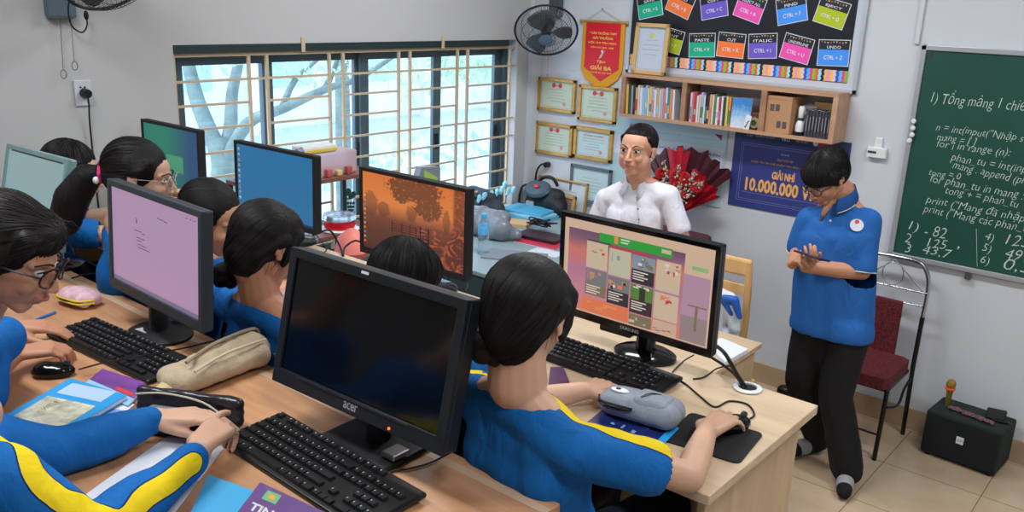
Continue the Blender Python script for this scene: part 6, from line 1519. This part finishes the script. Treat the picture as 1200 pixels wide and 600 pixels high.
def hair_bun(bun, br=.036, cut=None, tie=True, m=HAIR, vol=1.0, front=True):
    def fn(h, root):
        b_ = V(bun); ax = (b_ - h.p(.02, 0, .05)).normalized()
        P_ = hair_cap(h, vol) + [h.e(-.05, 0, -.025, .060, .068, .078), cap(h.p(-.04, 0, -.01), .058, h.p(-.05, 0, -.01).lerp(b_, .55), br * 1.0), h.e(-.040, 0, -.065, .042, .050, .045)]
        if front: P_.append(h.e(.008, 0, .046, .082, .077, .070))
        for q in ((-1, 1) if front else ()): P_ += [h.cp((.045, q * .060, .050), .020, (.030, q * .074, -.005), .014), h.cp((.030, q * .074, -.005), .014, (.022, q * .074, -.035), .010), h.cp((.0, q * .074, .03), .02, (-.05, q * .055, -.03), .022)]
        Pb = [cap(h.p(-.05, 0, .0).lerp(b_, .6), br * .6, b_, br * .95)]
        for i in range(6):
            a = i * 2.1; Pb.append(cap(b_ + V((math.cos(a), math.sin(a), math.sin(a * 1.7))) * br * .45, br * .7, b_ + V((math.cos(a + 1.5), math.sin(a + 1.5), math.sin(a * 1.7 + 1))) * br * .45, br * .62))
        o = hair_mesh('hair', h, P_, root, m, axis=ax, center=h.p(.02, 0, .05), gather=b_)
        soft('hair_bun', Pb, m, root, voxel=.0035, it=4, attr2=lambda co: np.arctan2(co[:, 2] - b_.z, co[:, 0] - b_.x) * .6 + np.linalg.norm(co - np.array(b_), axis=1) * 30, wrinkle=.003, wscale=40)
        if not front: face(h, root)
        if tie:
            tp = h.p(-.05, 0, 0).lerp(b_, .62)
            MB().tube([tp + (h.s * math.cos(u) + ax.cross(h.s) * math.sin(u)) * br * 1.05 for u in [2 * PI * i / 20 for i in range(20)]], .004, n=6, closed=True).build('hair_tie', mat('dark_hair_tie', (40, 40, 48), .5), root, world=True)
        rr = random.Random(int(b_.x * -1000)); fl_ = MB()
        for i in range(18):
            a = h.p(rr.uniform(-.05, .05), rr.choice((-1, 1)) * rr.uniform(.07, .086), rr.uniform(-.03, .05)); d = h.u * -rr.uniform(.02, .06) + h.s * rr.uniform(-.01, .01) + h.f * rr.uniform(-.01, .02)
            fl_.tube([a, a + d * .5 + h.f * .006, a + d], .0007, n=4)
        fl_.build('stray_hairs', m, o, world=True)
    return fn

# ---- girl with bun (front right of the near side)
h = Head((-1.035, 1.32, 1.638), (-.10, .95, -.28), k=1.02)
L, R, N, Pv = V((-1.210, 1.33, 1.400)), V((-.880, 1.31, 1.392)), V((-1.035, 1.295, 1.494)), V((-1.02, 1.385, 1.08))
aL = (L, V((-1.205, 1.50, 1.315)), V((-1.118, 1.665, 1.322))); aR = (R, V((-.725, 1.485, 1.318)), V((-.79, 1.685, 1.322)))
st = [[N + V((.055, .012, -.028)), N.lerp(R, .6) + V((0, .03, .030)), R + V((.01, .03, .050)), R.lerp(aR[1], .35) + V((.035, .03, .048)), R.lerp(aR[1], .72) + V((.035, .03, .048))],
      [N + V((-.055, .012, -.028)), N.lerp(L, .6) + V((0, .03, .030)), L + V((-.01, .03, .050)), L.lerp(aL[1], .7) + V((-.03, .02, .045))]]
student('person with a low hair bun, blue shirt with yellow stripe, hand on the mouse', h, N, L, R, Pv, [aL, aR],
        [hand(aL[2], (.12, .97, -.02), (0, 0, 1), -1, (.45, .7, .4), .95), hand(aR[2], (.03, .98, .08), (0, -.1, 1), 1, (.30, .35, .25), .98, spread=.10, thumb=(.6, .1))],
        hair_bun(py_(573, 406, 1.235), .034), st, neck=.056)
# ---- sunset monitor girl
h = Head((-1.505, 1.42, 1.555), (-.10, .88, -.50))
L, R, N, Pv = V((-1.71, 1.40, 1.385)), V((-1.38, 1.40, 1.385)), V((-1.535, 1.365, 1.435)), V((-1.54, 1.385, 1.08))
aL = (L, V((-1.74, 1.57, 1.315)), V((-1.66, 1.76, 1.322))); aR = (R, V((-1.36, 1.57, 1.315)), V((-1.43, 1.76, 1.322)))
def short_hair(h, root):
    P_ = hair_cap(h, 1.03) + [h.e(-.05, 0, -.02, .06, .072, .08), h.e(.012, 0, .055, .078, .074, .062)]
    hair_mesh('hair', h, P_, root, HAIR, center=h.p(-.05, 0, .12))
student('person before the sunset monitor, only the dark crown of the head showing', h, N, L, R, Pv, [aL, aR],
        [hand(aL[2], (.1, .97, -.02), (0, 0, 1), -1, (.4, .6, .4), .95), hand(aR[2], (-.1, .97, -.02), (0, 0, 1), 1, (.4, .6, .4), .95)], short_hair, [])
# ---- middle girl with low bun, ear showing
h = Head((-1.965, 1.345, 1.585), (.10, .90, -.42), k=1.0)
L, R, N, Pv = V((-2.165, 1.35, 1.36)), V((-1.835, 1.38, 1.345)), V((-1.985, 1.325, 1.45)), V((-2.02, 1.385, 1.06))
aL = (L, V((-2.19, 1.56, 1.315)), V((-2.06, 1.74, 1.322))); aR = (R, V((-1.80, 1.58, 1.315)), V((-1.86, 1.77, 1.322)))
student('person with a low bun and bare nape bending forward before the blue monitor', h, N, L, R, Pv, [aL, aR],
        [hand(aL[2], (.1, .97, -.02), (0, 0, 1), -1, (.4, .6, .4), .95), hand(aR[2], (-.1, .97, -.02), (0, 0, 1), 1, (.4, .6, .4), .95)],
        hair_bun(py_(266, 322, 1.29), .033), [], skin=SKIN_M, neck=.048)
# ---- girl with visible profile
h = Head((-2.42, 1.46, 1.555), (.84, .50, -.38))
L, R, N, Pv = V((-2.61, 1.46, 1.36)), V((-2.31, 1.35, 1.36)), V((-2.48, 1.39, 1.415)), V((-2.49, 1.385, 1.08))
aL = (L, V((-2.56, 1.60, 1.315)), V((-2.42, 1.75, 1.322))); aR = (R, V((-2.25, 1.54, 1.315)), V((-2.28, 1.74, 1.322)))
student('person with dark hair and face in profile, left of the blue monitor', h, N, L, R, Pv, [aL, aR],
        [hand(aL[2], (.1, .97, -.02), (0, 0, 1), -1, (.4, .6, .4), .95), hand(aR[2], (-.1, .97, -.02), (0, 0, 1), 1, (.4, .6, .4), .95)],
        hair_bun(h.p(-.10, 0, -.06), .03, tie=False, front=False), [[N + V((.05, 0, -.02)), R + V((0, 0, .05)), R.lerp(aR[1], .6) + V((.03, 0, .04))]], skin=SKIN_M)
# ---- ponytail girl, glasses
h = Head((-2.665, 1.365, 1.662), (.66, .72, -.14), k=1.0)
ac = V((.74, -.66, 0)).normalized(); N = V((-2.735, 1.32, 1.505)); L, R = N - ac * .165 + V((0, 0, -.085)), N + ac * .165 + V((0, 0, -.085)); Pv = V((-2.93, 1.385, 1.08))
L.y = 1.42; R.y = 1.27
aL = (L, V((-2.76, 1.60, 1.38)), pd(188, 228, 3.04)); aR = (R, V((-2.56, 1.42, 1.318)), V((-2.58, 1.60, 1.40)))
def pony(h, root):
    b_ = h.p(-.115, -.0, -.005)
    P_ = hair_cap(h, 1.04) + [h.e(-.05, 0, .0, .066, .072, .07), cap(h.p(-.06, 0, .0), .055, b_, .03)]
    for q in (-1, 1): P_ += [h.cp((.035, q * .062, .058), .022, (.01, q * .077, .028), .017), h.cp((.01, q * .074, .03), .02, (-.06, q * .05, .01), .024)]
    o = hair_mesh('hair', h, P_, root, HAIR, axis=(b_ - h.p(.02, 0, .04)).normalized(), center=h.p(.02, 0, .04), gather=b_)
    d0 = (b_ - h.p(-.06, 0, 0)).normalized()
    pts = [b_, b_ + d0 * .05 + V((0, 0, -.02)), b_ + d0 * .10 + V((-.0, -.0, -.09)), b_ + d0 * .12 + V((-.02, 0, -.17)), b_ + d0 * .14 + V((-.05, 0, -.21)), b_ + d0 * .2 + V((-.10, .0, -.23))]
    rs = [.026, .045, .055, .05, .035, .012]
    hair_mesh('ponytail', h, [cap(pts[i], rs[i], pts[i + 1], rs[i + 1]) for i in range(5)], root, HAIR, axis=V((0, 0, 1)), center=pts[2] + V((0, 0, .0)), strands=0)
    for dz, mm_ in ((.0, mat('pink_scrunchie', (226, 60, 130), .8, bump=.8, bscale=90)), (.0, None)):
        if mm_: MB().tube([b_ + (h.s * math.cos(u) + d0.cross(h.s) * math.sin(u)) * .029 for u in [2 * PI * i / 20 for i in range(20)]], .0085, n=8, closed=True).build('pink_hair_tie', mm_, root, world=True, smooth=True)
    MB().ell(b_ + d0 * .012 + h.s * .03 + V((0, 0, -.02)), (.010, .010, .012)).build('white_hair_bead', 'white', root, world=True, smooth=True)
    glasses(h, root, mat('clear_frame', (176, 172, 178), .3), thin=.0010); face(h, root)
rt = student('person with a long ponytail, pink hair tie and clear glasses', h, N, L, R, Pv, [aL, aR],
        [hand(aL[2], (.75, .6, .18), (-.1, .1, 1), -1, (.6, .9, .5), .95), hand(aR[2], (.2, .6, .4), (0, -.4, 1), 1, (.4, .6, .4), .95)], pony,
        [[R + V((.0, -.02, .055)), R.lerp(aR[1], .4) + V((.02, -.03, .055)), R.lerp(aR[1], .7) + V((.02, -.03, .05))]], skin=SKIN_G)
ph = thing('phone', 'small black phone held up by the person with the ponytail', 'phone', aL[2] + V((.085, .075, -.02)))
MB().rbox((-.035, -.004, -.02), (.035, .004, .02), .003, mx=Matrix.Rotation(.7, 4, 'Z') @ Matrix.Rotation(.3, 4, 'Y')).build('phone_body', 'blackgloss', ph)
# ---- back girl in glasses
h = Head((-3.44, 1.49, 1.545), (.66, .72, -.2), k=1.0)
ac = V((.77, -.62, 0)).normalized(); N = V((-3.51, 1.43, 1.41)); L, R = N - ac * .16 + V((0, 0, -.08)), N + ac * .16 + V((0, 0, -.08)); Pv = V((-3.53, 1.385, 1.08)); L.y = 1.44; R.y = 1.36
aL = (L, V((-3.52, 1.62, 1.318)), V((-3.40, 1.78, 1.322))); aR = (R, V((-3.26, 1.55, 1.318)), V((-3.28, 1.76, 1.322)))
def back_hair(h, root):
    P_ = hair_cap(h, 1.04) + [h.e(-.05, 0, -.03, .065, .074, .09), cap(h.p(-.05, 0, -.05), .06, h.p(-.07, 0, -.16), .045)]
    for q in (-1, 1): P_ += [h.cp((.035, q * .064, .05), .022, (.005, q * .08, -.01), .02), h.cp((.005, q * .078, -.01), .02, (-.02, q * .07, -.10), .022)]
    hair_mesh('hair', h, P_, root, HAIR, center=h.p(-.02, 0, .12)); glasses(h, root, 'black', thin=.002); face(h, root)
student('person in dark glasses behind the pale teal-lit monitor', h, N, L, R, Pv, [aL, aR],
        [hand(aL[2], (.1, .97, -.02), (0, 0, 1), -1, (.4, .6, .4), .95), hand(aR[2], (-.1, .97, -.02), (0, 0, 1), 1, (.4, .6, .4), .95)], back_hair, [], skin=SKIN_G, fine=.005)

# ---- girl in glasses at left edge, near row
h = Head((-1.875, .665, 1.715), (.66, .62, -.42), k=1.02)
L, R, N, Pv = V((-2.13, .72, 1.44)), V((-2.00, .50, 1.43)), V((-2.005, .60, 1.515)), V((-2.12, .42, 1.08))
aL = (L, V((-2.36, .70, 1.33)), V((-2.475, .865, 1.335))); aR = (R, V((-2.10, .60, 1.322)), V((-2.285, .80, 1.332)))
def left_hair(h, root):
    P_ = hair_cap(h, 1.05) + [h.e(-.055, 0, -.02, .066, .074, .085), cap(h.p(-.06, 0, -.02), .06, h.p(-.085, 0, -.10), .04)]
    for q in (-1, 1): P_ += [h.cp((.045, q * .060, .065), .026, (.025, q * .076, .030), .018), h.cp((.025, q * .076, .03), .018, (-.03, q * .075, .01), .026)]
    P_.append(h.e(.015, 0, .065, .080, .074, .050))
    o = hair_mesh('hair', h, P_, root, HAIRB, axis=h.f * -1, center=h.p(.03, 0, .05))
    rr = random.Random(8); fl_ = MB()
    for i in range(30):
        u = rr.uniform(-1, 1); a = h.p(.05 + rr.uniform(-.05, .03), .06 * u, .115 - .03 * abs(u)); d = h.f * rr.uniform(.02, .06) + h.u * rr.uniform(-.06, .0)
        fl_.tube([a, a + d * .5 + h.u * .008, a + d], .0006, n=4)
    fl_.build('stray_hairs', HAIRB, o, world=True)
    glasses(h, root, mat('dark_maroon_frame', (44, 26, 32), .3), r=.024, thin=.0022)
    face(h, root)
student('person in dark glasses at the left edge, hands on keyboard and mouse', h, N, L, R, Pv, [aL, aR],
        [hand(aL[2], (.45, .75, -.05), (0, -.1, 1), -1, (.25, .35, .25), 1.0, spread=.05), hand(aR[2], (.25, .85, .0), (.1, -.1, 1), 1, (.45, .7, .4), 1.0, spread=.04)],
        left_hair, [], skin=SKIN_M, fwd=(-.3, 1, 0))
# ---- foreground folded hands
L, R, N, Pv = V((-1.775, .48, 1.415)), pz(0, 562, 1.46), pz(-42, 488, 1.525), V((-1.70, .26, 1.08))
h = Head(pd(-128, 395, 1.42), (.35, .88, -.3))
wl, wr = V((-1.70, .862, 1.335)), V((-1.49, .838, 1.335))
aL = (L, V((-1.72, .655, 1.325)), wl); aR = (R, V((-1.375, .56, 1.330)), wr)
st = [[pz(-10, 455, 1.55), pz(22, 488, 1.53), pz(52, 540, 1.50), pz(72, 580, 1.44), V((-1.379, .55, 1.385)), V((-1.345, .60, 1.355)), V((-1.38, .67, 1.365)), V((-1.405, .735, 1.36)), V((-1.44, .80, 1.355))]]
student('person in a long-sleeved blue jersey at bottom left, hands folded on the desk', h, N, L, R, Pv, [aL, aR],
        [hand(wl, (.55, .62, .02), (-.1, -.15, 1), -1, (.15, .35, .2), 1.0, spread=.0, thumb=(.25, .1)), hand(wr + V((0, 0, .020)), (-.42, .82, .03), (.25, -.1, 1), 1, (.55, .75, .4), 1.05, spread=.02, idx=(.10, .25, .15), thumb=(.3, .05))],
        short_hair, st, long_sleeve=True, skin=SKIN_G, fwd=(-.2, 1, 0))

# ---- man in the white shirt
def stick(shirt, px, py, lift=.002):
    me = shirt.data; bvh = BVHTree.FromPolygons([v.co.copy() for v in me.vertices], [tuple(p.vertices) for p in me.polygons])
    for k in range(14):
        d = ray(px, py + 2 * k).normalized(); hit = bvh.ray_cast(CAM, d)
        if hit[0] is not None: break
    if hit[0] is None: hit = bvh.find_nearest(CAM + d * 3.5)
    n = hit[1] if hit[1].dot(d) < 0 else -hit[1]
    return Matrix.Translation(hit[0] + n * lift) @ n.to_track_quat('Z', 'Y').to_matrix().to_4x4()
def collar(N, fw, sd, up, root, m, r=.062, w_=.042, drop=.07, nm='collar', gap=20):
    N = V(N); fw = V(fw).normalized(); sd = V(sd).normalized(); up = V(up).normalized(); n = 30
    rows = []
    for i in range(n + 1):
        a = math.radians(gap + (360 - 2 * gap) * i / n)          # gap at the front
        e = min(i, n - i) / n; d = drop * max(0, 1 - e * 3.2)
        rad = fw * math.cos(a) + sd * math.sin(a)
        base = N + rad * (r + d * .25) + up * (.004 - d * .75)
        top_ = base + up * .032 * (1 - d * 3) - rad * .004
        out = base + rad * (w_ * .30 + d * .10) + up * (-.022 - d * .30)
        rows.append((base, top_, out))
    mb = MB(); vs = [p for r_ in rows for p in r_]
    fs = []
    for i in range(n): fs += [(3 * i, 3 * i + 3, 3 * i + 4, 3 * i + 1), (3 * i + 1, 3 * i + 4, 3 * i + 5, 3 * i + 2)]
    mb.add(vs, fs); o = mb.build(nm, m, root, smooth=True, world=True)
    q = o.modifiers.new('t', 'SOLIDIFY'); q.thickness = .0025; q.offset = 0
    return o, [r_[2] for r_ in rows]
TY = 3.88
h = Head(py_(747, 176, TY), (.16, -.97, .04), k=1.17)
N = py_(749, 206, TY + .05); Rm, Lm = py_(709, 231, TY - .01), py_(785, 229, TY + .06); Pv = V((N.x, TY + .04, N.z - .56))
print('TEACHER', N, Rm, Lm, h.c)
root = thing('person', 'standing person in a white short-sleeved shirt with open collar, before the bouquet', 'person', (N.x, TY + .04, 0))
aR = (Rm, Rm + V((-.085, .02, -.26)), Rm + V((.02, -.17, -.33))); aL = (Lm, Lm + V((.085, .02, -.22)), Lm + V((-.04, -.17, -.22)))
P_ = head_skin(h, False) + [h.e(.03, q * .026, -.045, .045, .044, .045) for q in (-1, 1)] + neck_skin(h, N, .056) + torso_skin(N, Lm, Rm, Pv, .055)
for a in (aR, aL): P_ += arm(*a, r=(.046, .040, .028))
P_ += hand(aR[2], (.35, -.9, -.1), (0, -.1, 1), 1, (.3, .4, .3), 1.05) + hand(aL[2], (-.6, -.75, -.1), (0, -.1, 1), -1, (.3, .4, .3), 1.05)
soft('body', P_, SKIN_T, root, voxel=.0036, it=4)
face(h, root)
Sh = torso_shirt(N, Lm, Rm, Pv, .098, .098, .105, .062, .064, top=.056)
for a in (aR, aL): Sh += [cap(a[0], .052, a[0].lerp(a[1], .74), .062)]
cuts = [(a[0].lerp(a[1], .74), (a[1] - a[0]).normalized()) for a in (aR, aL)]
def vneck(c, N, w_, dep, x0):
    v = c - N
    return v.y < -.01 and v.z > -dep and abs(v.x - x0) < w_ * (1 + v.z / dep) + .002
def cutT(c):
    if (c - N).z > -.004 and (c - N).length < .080: return True
    if vneck(c, N, .036, .07, .012): return True
    for p, d in cuts:
        if (c - p).dot(d) > .028 and (c - p).length < .10: return True
    return False
one = lambda co: np.full(len(co), .099)
so = soft('shirt', Sh, WHITE_SH, root, voxel=.006, it=12, wrinkle=.007, wscale=9, attr=one, cut=cutT)
md = so.modifiers.new('t', 'SOLIDIFY'); md.thickness = .003; md.offset = -1
wcol = mat('white_collar', (226, 228, 240), .8)
collar(N + V((0, -.002, -.014)), h.f * V((1, 1, 0)), h.s, (0, 0, 1), root, wcol, r=.060, w_=.085, drop=.07)
for (px, py) in ((747, 232), (748, 245), (749, 257)):
    MB().lathe([(.0055, 0), (.0055, .0025), (0, .0028)], stick(so, px, py, .003), n=12).build('shirt_button', mat('grey_button', (130, 130, 140), .4), root, world=True)
tm_ = [stick(so, 747 + .2 * k, 226 + k * 4.6, .002).translation for k in range(9)]
MB().tube(tm_, .0016, n=5).build('placket_seam', mat('white_seam', (196, 198, 212), .8), root, world=True)
P_ = [h.e(-.030, 0, .040, .086, .078, .078), h.e(-.04, 0, .02, .072, .074, .070), h.e(-.004, 0, .066, .072, .062, .042)]
for q in (-1, 1): P_.append(h.cp((.025, q * .062, .055), .014, (-.005, q * .071, .02), .012))
hair_mesh('hair', h, P_, root, HAIR, voxel=.005, groove=.0008, strands=90)
P_ = [cap(Pv + V((-.07, 0, 0)), .095, Pv + V((.07, 0, 0)), .095)]
for q in (-1, 1): P_ += [cap(Pv + V((q * .085, 0, -.02)), .092, (Pv.x + q * .10, Pv.y, .48), .07), cap((Pv.x + q * .10, Pv.y, .48), .07, (Pv.x + q * .11, Pv.y + .01, .09), .055)]
soft('trousers', P_, PANTS, root, voxel=.01, it=5, wrinkle=.004)
for q in (-1, 1):
    x = Pv.x + q * .11; soft('shoe', [cap((x, Pv.y + .03, .045), .043, (x, Pv.y - .14, .04), .037), cap((x, Pv.y + .02, .07), .045, (x, Pv.y, .06), .045)], 'black', root, voxel=.007, it=4)

# ---- boy with the phone
BY = 4.08
h = Head(py_(968, 207, BY - .03), (-.28, -.72, -.56), k=1.08)
N = py_(988, 225, BY + .05); Rb = py_(948, 257, BY - .03); Lb = py_(1018, 258, BY + .05); Pv = V(((py_(972, 385, BY)).x, BY + .02, .80))
root = thing('person', 'standing person in a blue polo shirt looking down at a phone', 'person', (Pv.x, Pv.y, 0))
eR = V((Rb.x - .035, BY + .0, 1.125)); eL = V((Lb.x + .02, BY - .0, 1.085))
wR = V((eR.x + .045, BY - .19, 1.105)); wL = V((eL.x - .20, BY - .18, 1.10))
hp_ = py_(951, 300, BY - .31)
P_ = head_skin(h, False) + neck_skin(h, N, .052) + torso_skin(N, Lb, Rb, Pv, .05) + arm(Rb, eR, wR, (.046, .038, .027)) + arm(Lb, eL, wL, (.046, .040, .028))
P_ += hand(wR, (hp_ - wR) + V((0, 0, .03)), (-.3, -.2, .9), 1, (.35, .55, .3), 1.0, spread=.1, thumb=(.5, .2)) + hand(wL, (hp_ - wL) + V((0, 0, -.012)), (.1, .2, -1), -1, (.5, .6, .5), 1.05, thumb=(.6, .2))
soft('body', P_, SKIN_M, root, voxel=.0040, it=4)
face(h, root, (190, 110, 100))
glasses(h, root, 'black', r=.021, thin=.002)
Sh = torso_shirt(N, Lb, Rb, Pv, .108, .112, .118, .075, .080, top=.052)
slv = []
for S, E_ in ((Rb, eR), (Lb, eL)): Sh += [cap(S, .060, S.lerp(E_, .5), .064), cap(S.lerp(E_, .5), .064, S.lerp(E_, .9), .070)]; slv.append((S.lerp(E_, .9), (E_ - S).normalized()))
Sh += [cap(Pv + V((-.075, 0, -.03)), .130, Pv + V((.075, 0, -.03)), .130)]
def cutB(c):
    if c.z < Pv.z - .055: return True
    v = c - N
    if v.z > -.005 and v.length < .13: return True
    if vneck(c, N, .034, .135, -.040): return True
    for p, d in slv:
        if (c - p).dot(d) > .028 and (c - p).length < .11: return True
    return False
so = soft('polo_shirt', Sh, POLO, root, voxel=.0075, it=22, wrinkle=.009, wscale=8, attr=one, cut=cutB)
md = so.modifiers.new('t', 'SOLIDIFY'); md.thickness = .003; md.offset = -1
co_, edge = collar(N + V((-.004, -.004, .002)), (-.25, -.95, 0), (-.95, .25, 0), (0, 0, 1), root, mat('polo_collar', (34, 88, 160), .85), r=.060, w_=.055, drop=.075)
for sl in (edge[1:7], edge[-7:-1]): MB().tube([p + V((0, -.004, .003)) for p in sl], .0022, n=5).build('collar_stripe', mat('cream_stripe', (214, 216, 180), .7), co_, world=True)
for (p, d) in slv:
    x = d.orthogonal().normalized(); y = d.cross(x); q0 = p + d * .024
    MB().tube([q0 + (x * math.cos(a) + y * math.sin(a)) * .064 for a in [2 * PI * i / 28 for i in range(28)]], .0025, n=5, closed=True).build('cuff_stripe', mat('cream_stripe', (214, 216, 180)), root, world=True)
bm2 = stick(so, 1004, 264, .001)
MB().lathe([(.030, 0), (.030, .0015), (0, .0016)], bm2, n=28).build('chest_badge', mat('badge_white', (206, 214, 226), .6), root, world=True)
MB().lathe([(.010, .0015), (.010, .0022), (0, .0022)], bm2 @ Matrix.Translation((.0, .016, 0)), n=16).build('badge_red_mark', 'redprint', root, world=True)
MB().lathe([(.005, 0), (.005, .002), (0, .002)], stick(so, 973, 259, .002), n=12).build('placket_button', mat('pale_button', (190, 196, 206), .4), root, world=True)
P_ = hair_cap(h, 1.06) + [h.e(.018, 0, .052, .084, .080, .058), h.e(.055, 0, .030, .044, .062, .036), h.e(-.05, 0, .0, .06, .072, .07)]
for q in (-1, 1): P_ += [h.cp((.055, q * .050, .030), .024, (.025, q * .078, .015), .018), h.cp((.03, q * .074, .04), .02, (-.03, q * .078, .02), .018)]
hair_mesh('hair', h, P_, root, HAIR, voxel=.005, center=h.p(-.03, 0, .13), strands=260)
P_ = [cap(Pv + V((-.06, 0, -.03)), .096, Pv + V((.06, 0, -.03)), .096)]
anR, anL = pz(958, 512, .09), pz(993, 548, .09)
kneeR, kneeL = V((Pv.x - .105, BY + .02, .46)), V((Pv.x + .085, BY - .02, .44))
P_ += [cap(Pv + V((-.085, 0, -.03)), .105, kneeR, .083), cap(kneeR, .083, anR, .075), cap(Pv + V((.085, 0, -.03)), .105, kneeL, .083), cap(kneeL, .083, anL, .078)]
soft('trousers', P_, PANTS, root, voxel=.009, it=6, wrinkle=.009, wscale=9)
for an, dx, dy in ((anR, -.07, -.14), (anL, .045, -.15)):
    d = V((dx, dy, 0))
    so = soft('sock', [cap(an + V((0, 0, -.045)), .042, an + V((0, 0, -.048)) + d, .036), cap(an + V((0, 0, .0)), .042, an + V((0, 0, -.04)), .044)], mat('black_sock', (18, 18, 22), .9), root, voxel=.006, it=4)
    soft('grey_sock_band', [cap(an + d * .52 + V((0, 0, -.042)), .0435, an + d * .68 + V((0, 0, -.044)), .0425)], mat('grey_sock', (150, 150, 156), .9), so, voxel=.004, it=2)
ph = thing('phone', 'dark phone held in both hands by the person in the blue polo shirt', 'phone', hp_ + V((0, 0, .0)))
MB().rbox((-.04, -.075, -.004), (.04, .075, .004), .004, mx=Matrix.Rotation(1.2, 4, 'Z') @ Matrix.Rotation(.25, 4, 'Y')).build('phone_body', mat('navy_phone', (30, 36, 70), .25), ph)
MB().box((-.036, -.07, .0041), (.036, .07, .0046), mx=Matrix.Rotation(1.2, 4, 'Z') @ Matrix.Rotation(.25, 4, 'Y')).build('phone_screen', 'blackgloss', ph)
sh_ = tag(soft('dark_shoes', [cap(pz(918, 458, .04), .04, pz(935, 463, .04), .045), cap(pz(935, 463, .04), .045, pz(948, 468, .035), .035)], 'black', None, voxel=.008, it=4), 'dark object on the floor by the wall, left of the polo shirt person', 'shoes')

# ================================================================ LIGHTS, WORLD, CAMERA
wd = bpy.data.worlds.new('sky'); SC.world = wd; wd.use_nodes = True; nt = wd.node_tree
bg = nt.nodes['Background']; tc = nt.nodes.new('ShaderNodeTexCoord'); se = nt.nodes.new('ShaderNodeSeparateXYZ'); rp = nt.nodes.new('ShaderNodeValToRGB')
nt.links.new(tc.outputs['Generated'], se.inputs[0]); nt.links.new(se.outputs['Z'], rp.inputs[0]); nt.links.new(rp.outputs[0], bg.inputs[0])
els = rp.color_ramp.elements; els[0].position = .0; els[0].color = (.90, .91, 1.0, 1); els[1].position = .7; els[1].color = (.45, .66, 1.0, 1)
bg.inputs[1].default_value = 3.8
def lamp_fixture(x, y, power, label):
    t = thing('ceiling_lamp', label, 'ceiling lamp', (x, y, CZ))
    MB().rbox((x - .62, y - .09, CZ - .05), (x + .62, y + .09, CZ - .001), .01).build('housing', 'white', t, world=True)
    MB().rbox((x - .60, y - .07, CZ - .06), (x + .60, y + .07, CZ - .0505), .004).build('tube_diffuser', mat('lit_diffuser', (255, 255, 250), .5, emit=3), t, world=True)
    ld = bpy.data.lights.new('tube_light', 'AREA'); ld.shape = 'RECTANGLE'; ld.size = 1.2; ld.size_y = .3; ld.energy = power; ld.color = (.97, .985, 1)
    lo = bpy.data.objects.new('tube_light', ld); COL.objects.link(lo); lo.location = (x, y, CZ - .08)
lamp_fixture(-2.3, 3.3, 50, 'white ceiling tube lamp near the front wall on the window side')
lamp_fixture(.3, 3.3, 42, 'white ceiling tube lamp near the front wall on the chalkboard side')
lamp_fixture(-2.3, .6, 40, 'white ceiling tube lamp over the near row on the window side')
lamp_fixture(.3, .6, 34, 'white ceiling tube lamp above the camera position')
pw = bpy.data.lights.new('window_daylight', 'AREA'); pw.shape = 'RECTANGLE'; pw.size = 2.4; pw.size_y = 1.2; pw.cycles.is_portal = True; pw.color = (.62, .86, 1)
po = bpy.data.objects.new('window_daylight', pw); COL.objects.link(po); po.location = (WX - .22, 3.45, 1.4); po.rotation_euler = (0, -PI / 2, 0)
sn = bpy.data.lights.new('sky_sun', 'SUN'); sn.energy = 4; sn.angle = .5; sn.color = (.95, .97, 1); so_ = bpy.data.objects.new('sky_sun', sn); COL.objects.link(so_); so_.rotation_euler = (math.radians(35), math.radians(-25), 0)

cam = bpy.data.cameras.new('camera'); co = bpy.data.objects.new('camera', cam); COL.objects.link(co)
cam.sensor_fit = 'HORIZONTAL'; cam.sensor_width = 36; cam.lens = 36 * FPX / 1200; cam.clip_start = .02; cam.clip_end = 200
m3 = Matrix((RX, UP, -FW)).transposed(); co.matrix_world = Matrix.Translation(CAM) @ m3.to_4x4()
SC.camera = co
vs = SC.view_settings; vs.view_transform = 'Standard'; vs.look = 'None'; vs.gamma = 1; vs.exposure = -0.13; vs.use_curve_mapping = False
SC.cycles.max_bounces = 6; SC.cycles.transparent_max_bounces = 16; SC.cycles.use_denoising = True; SC.cycles.sample_clamp_indirect = 4
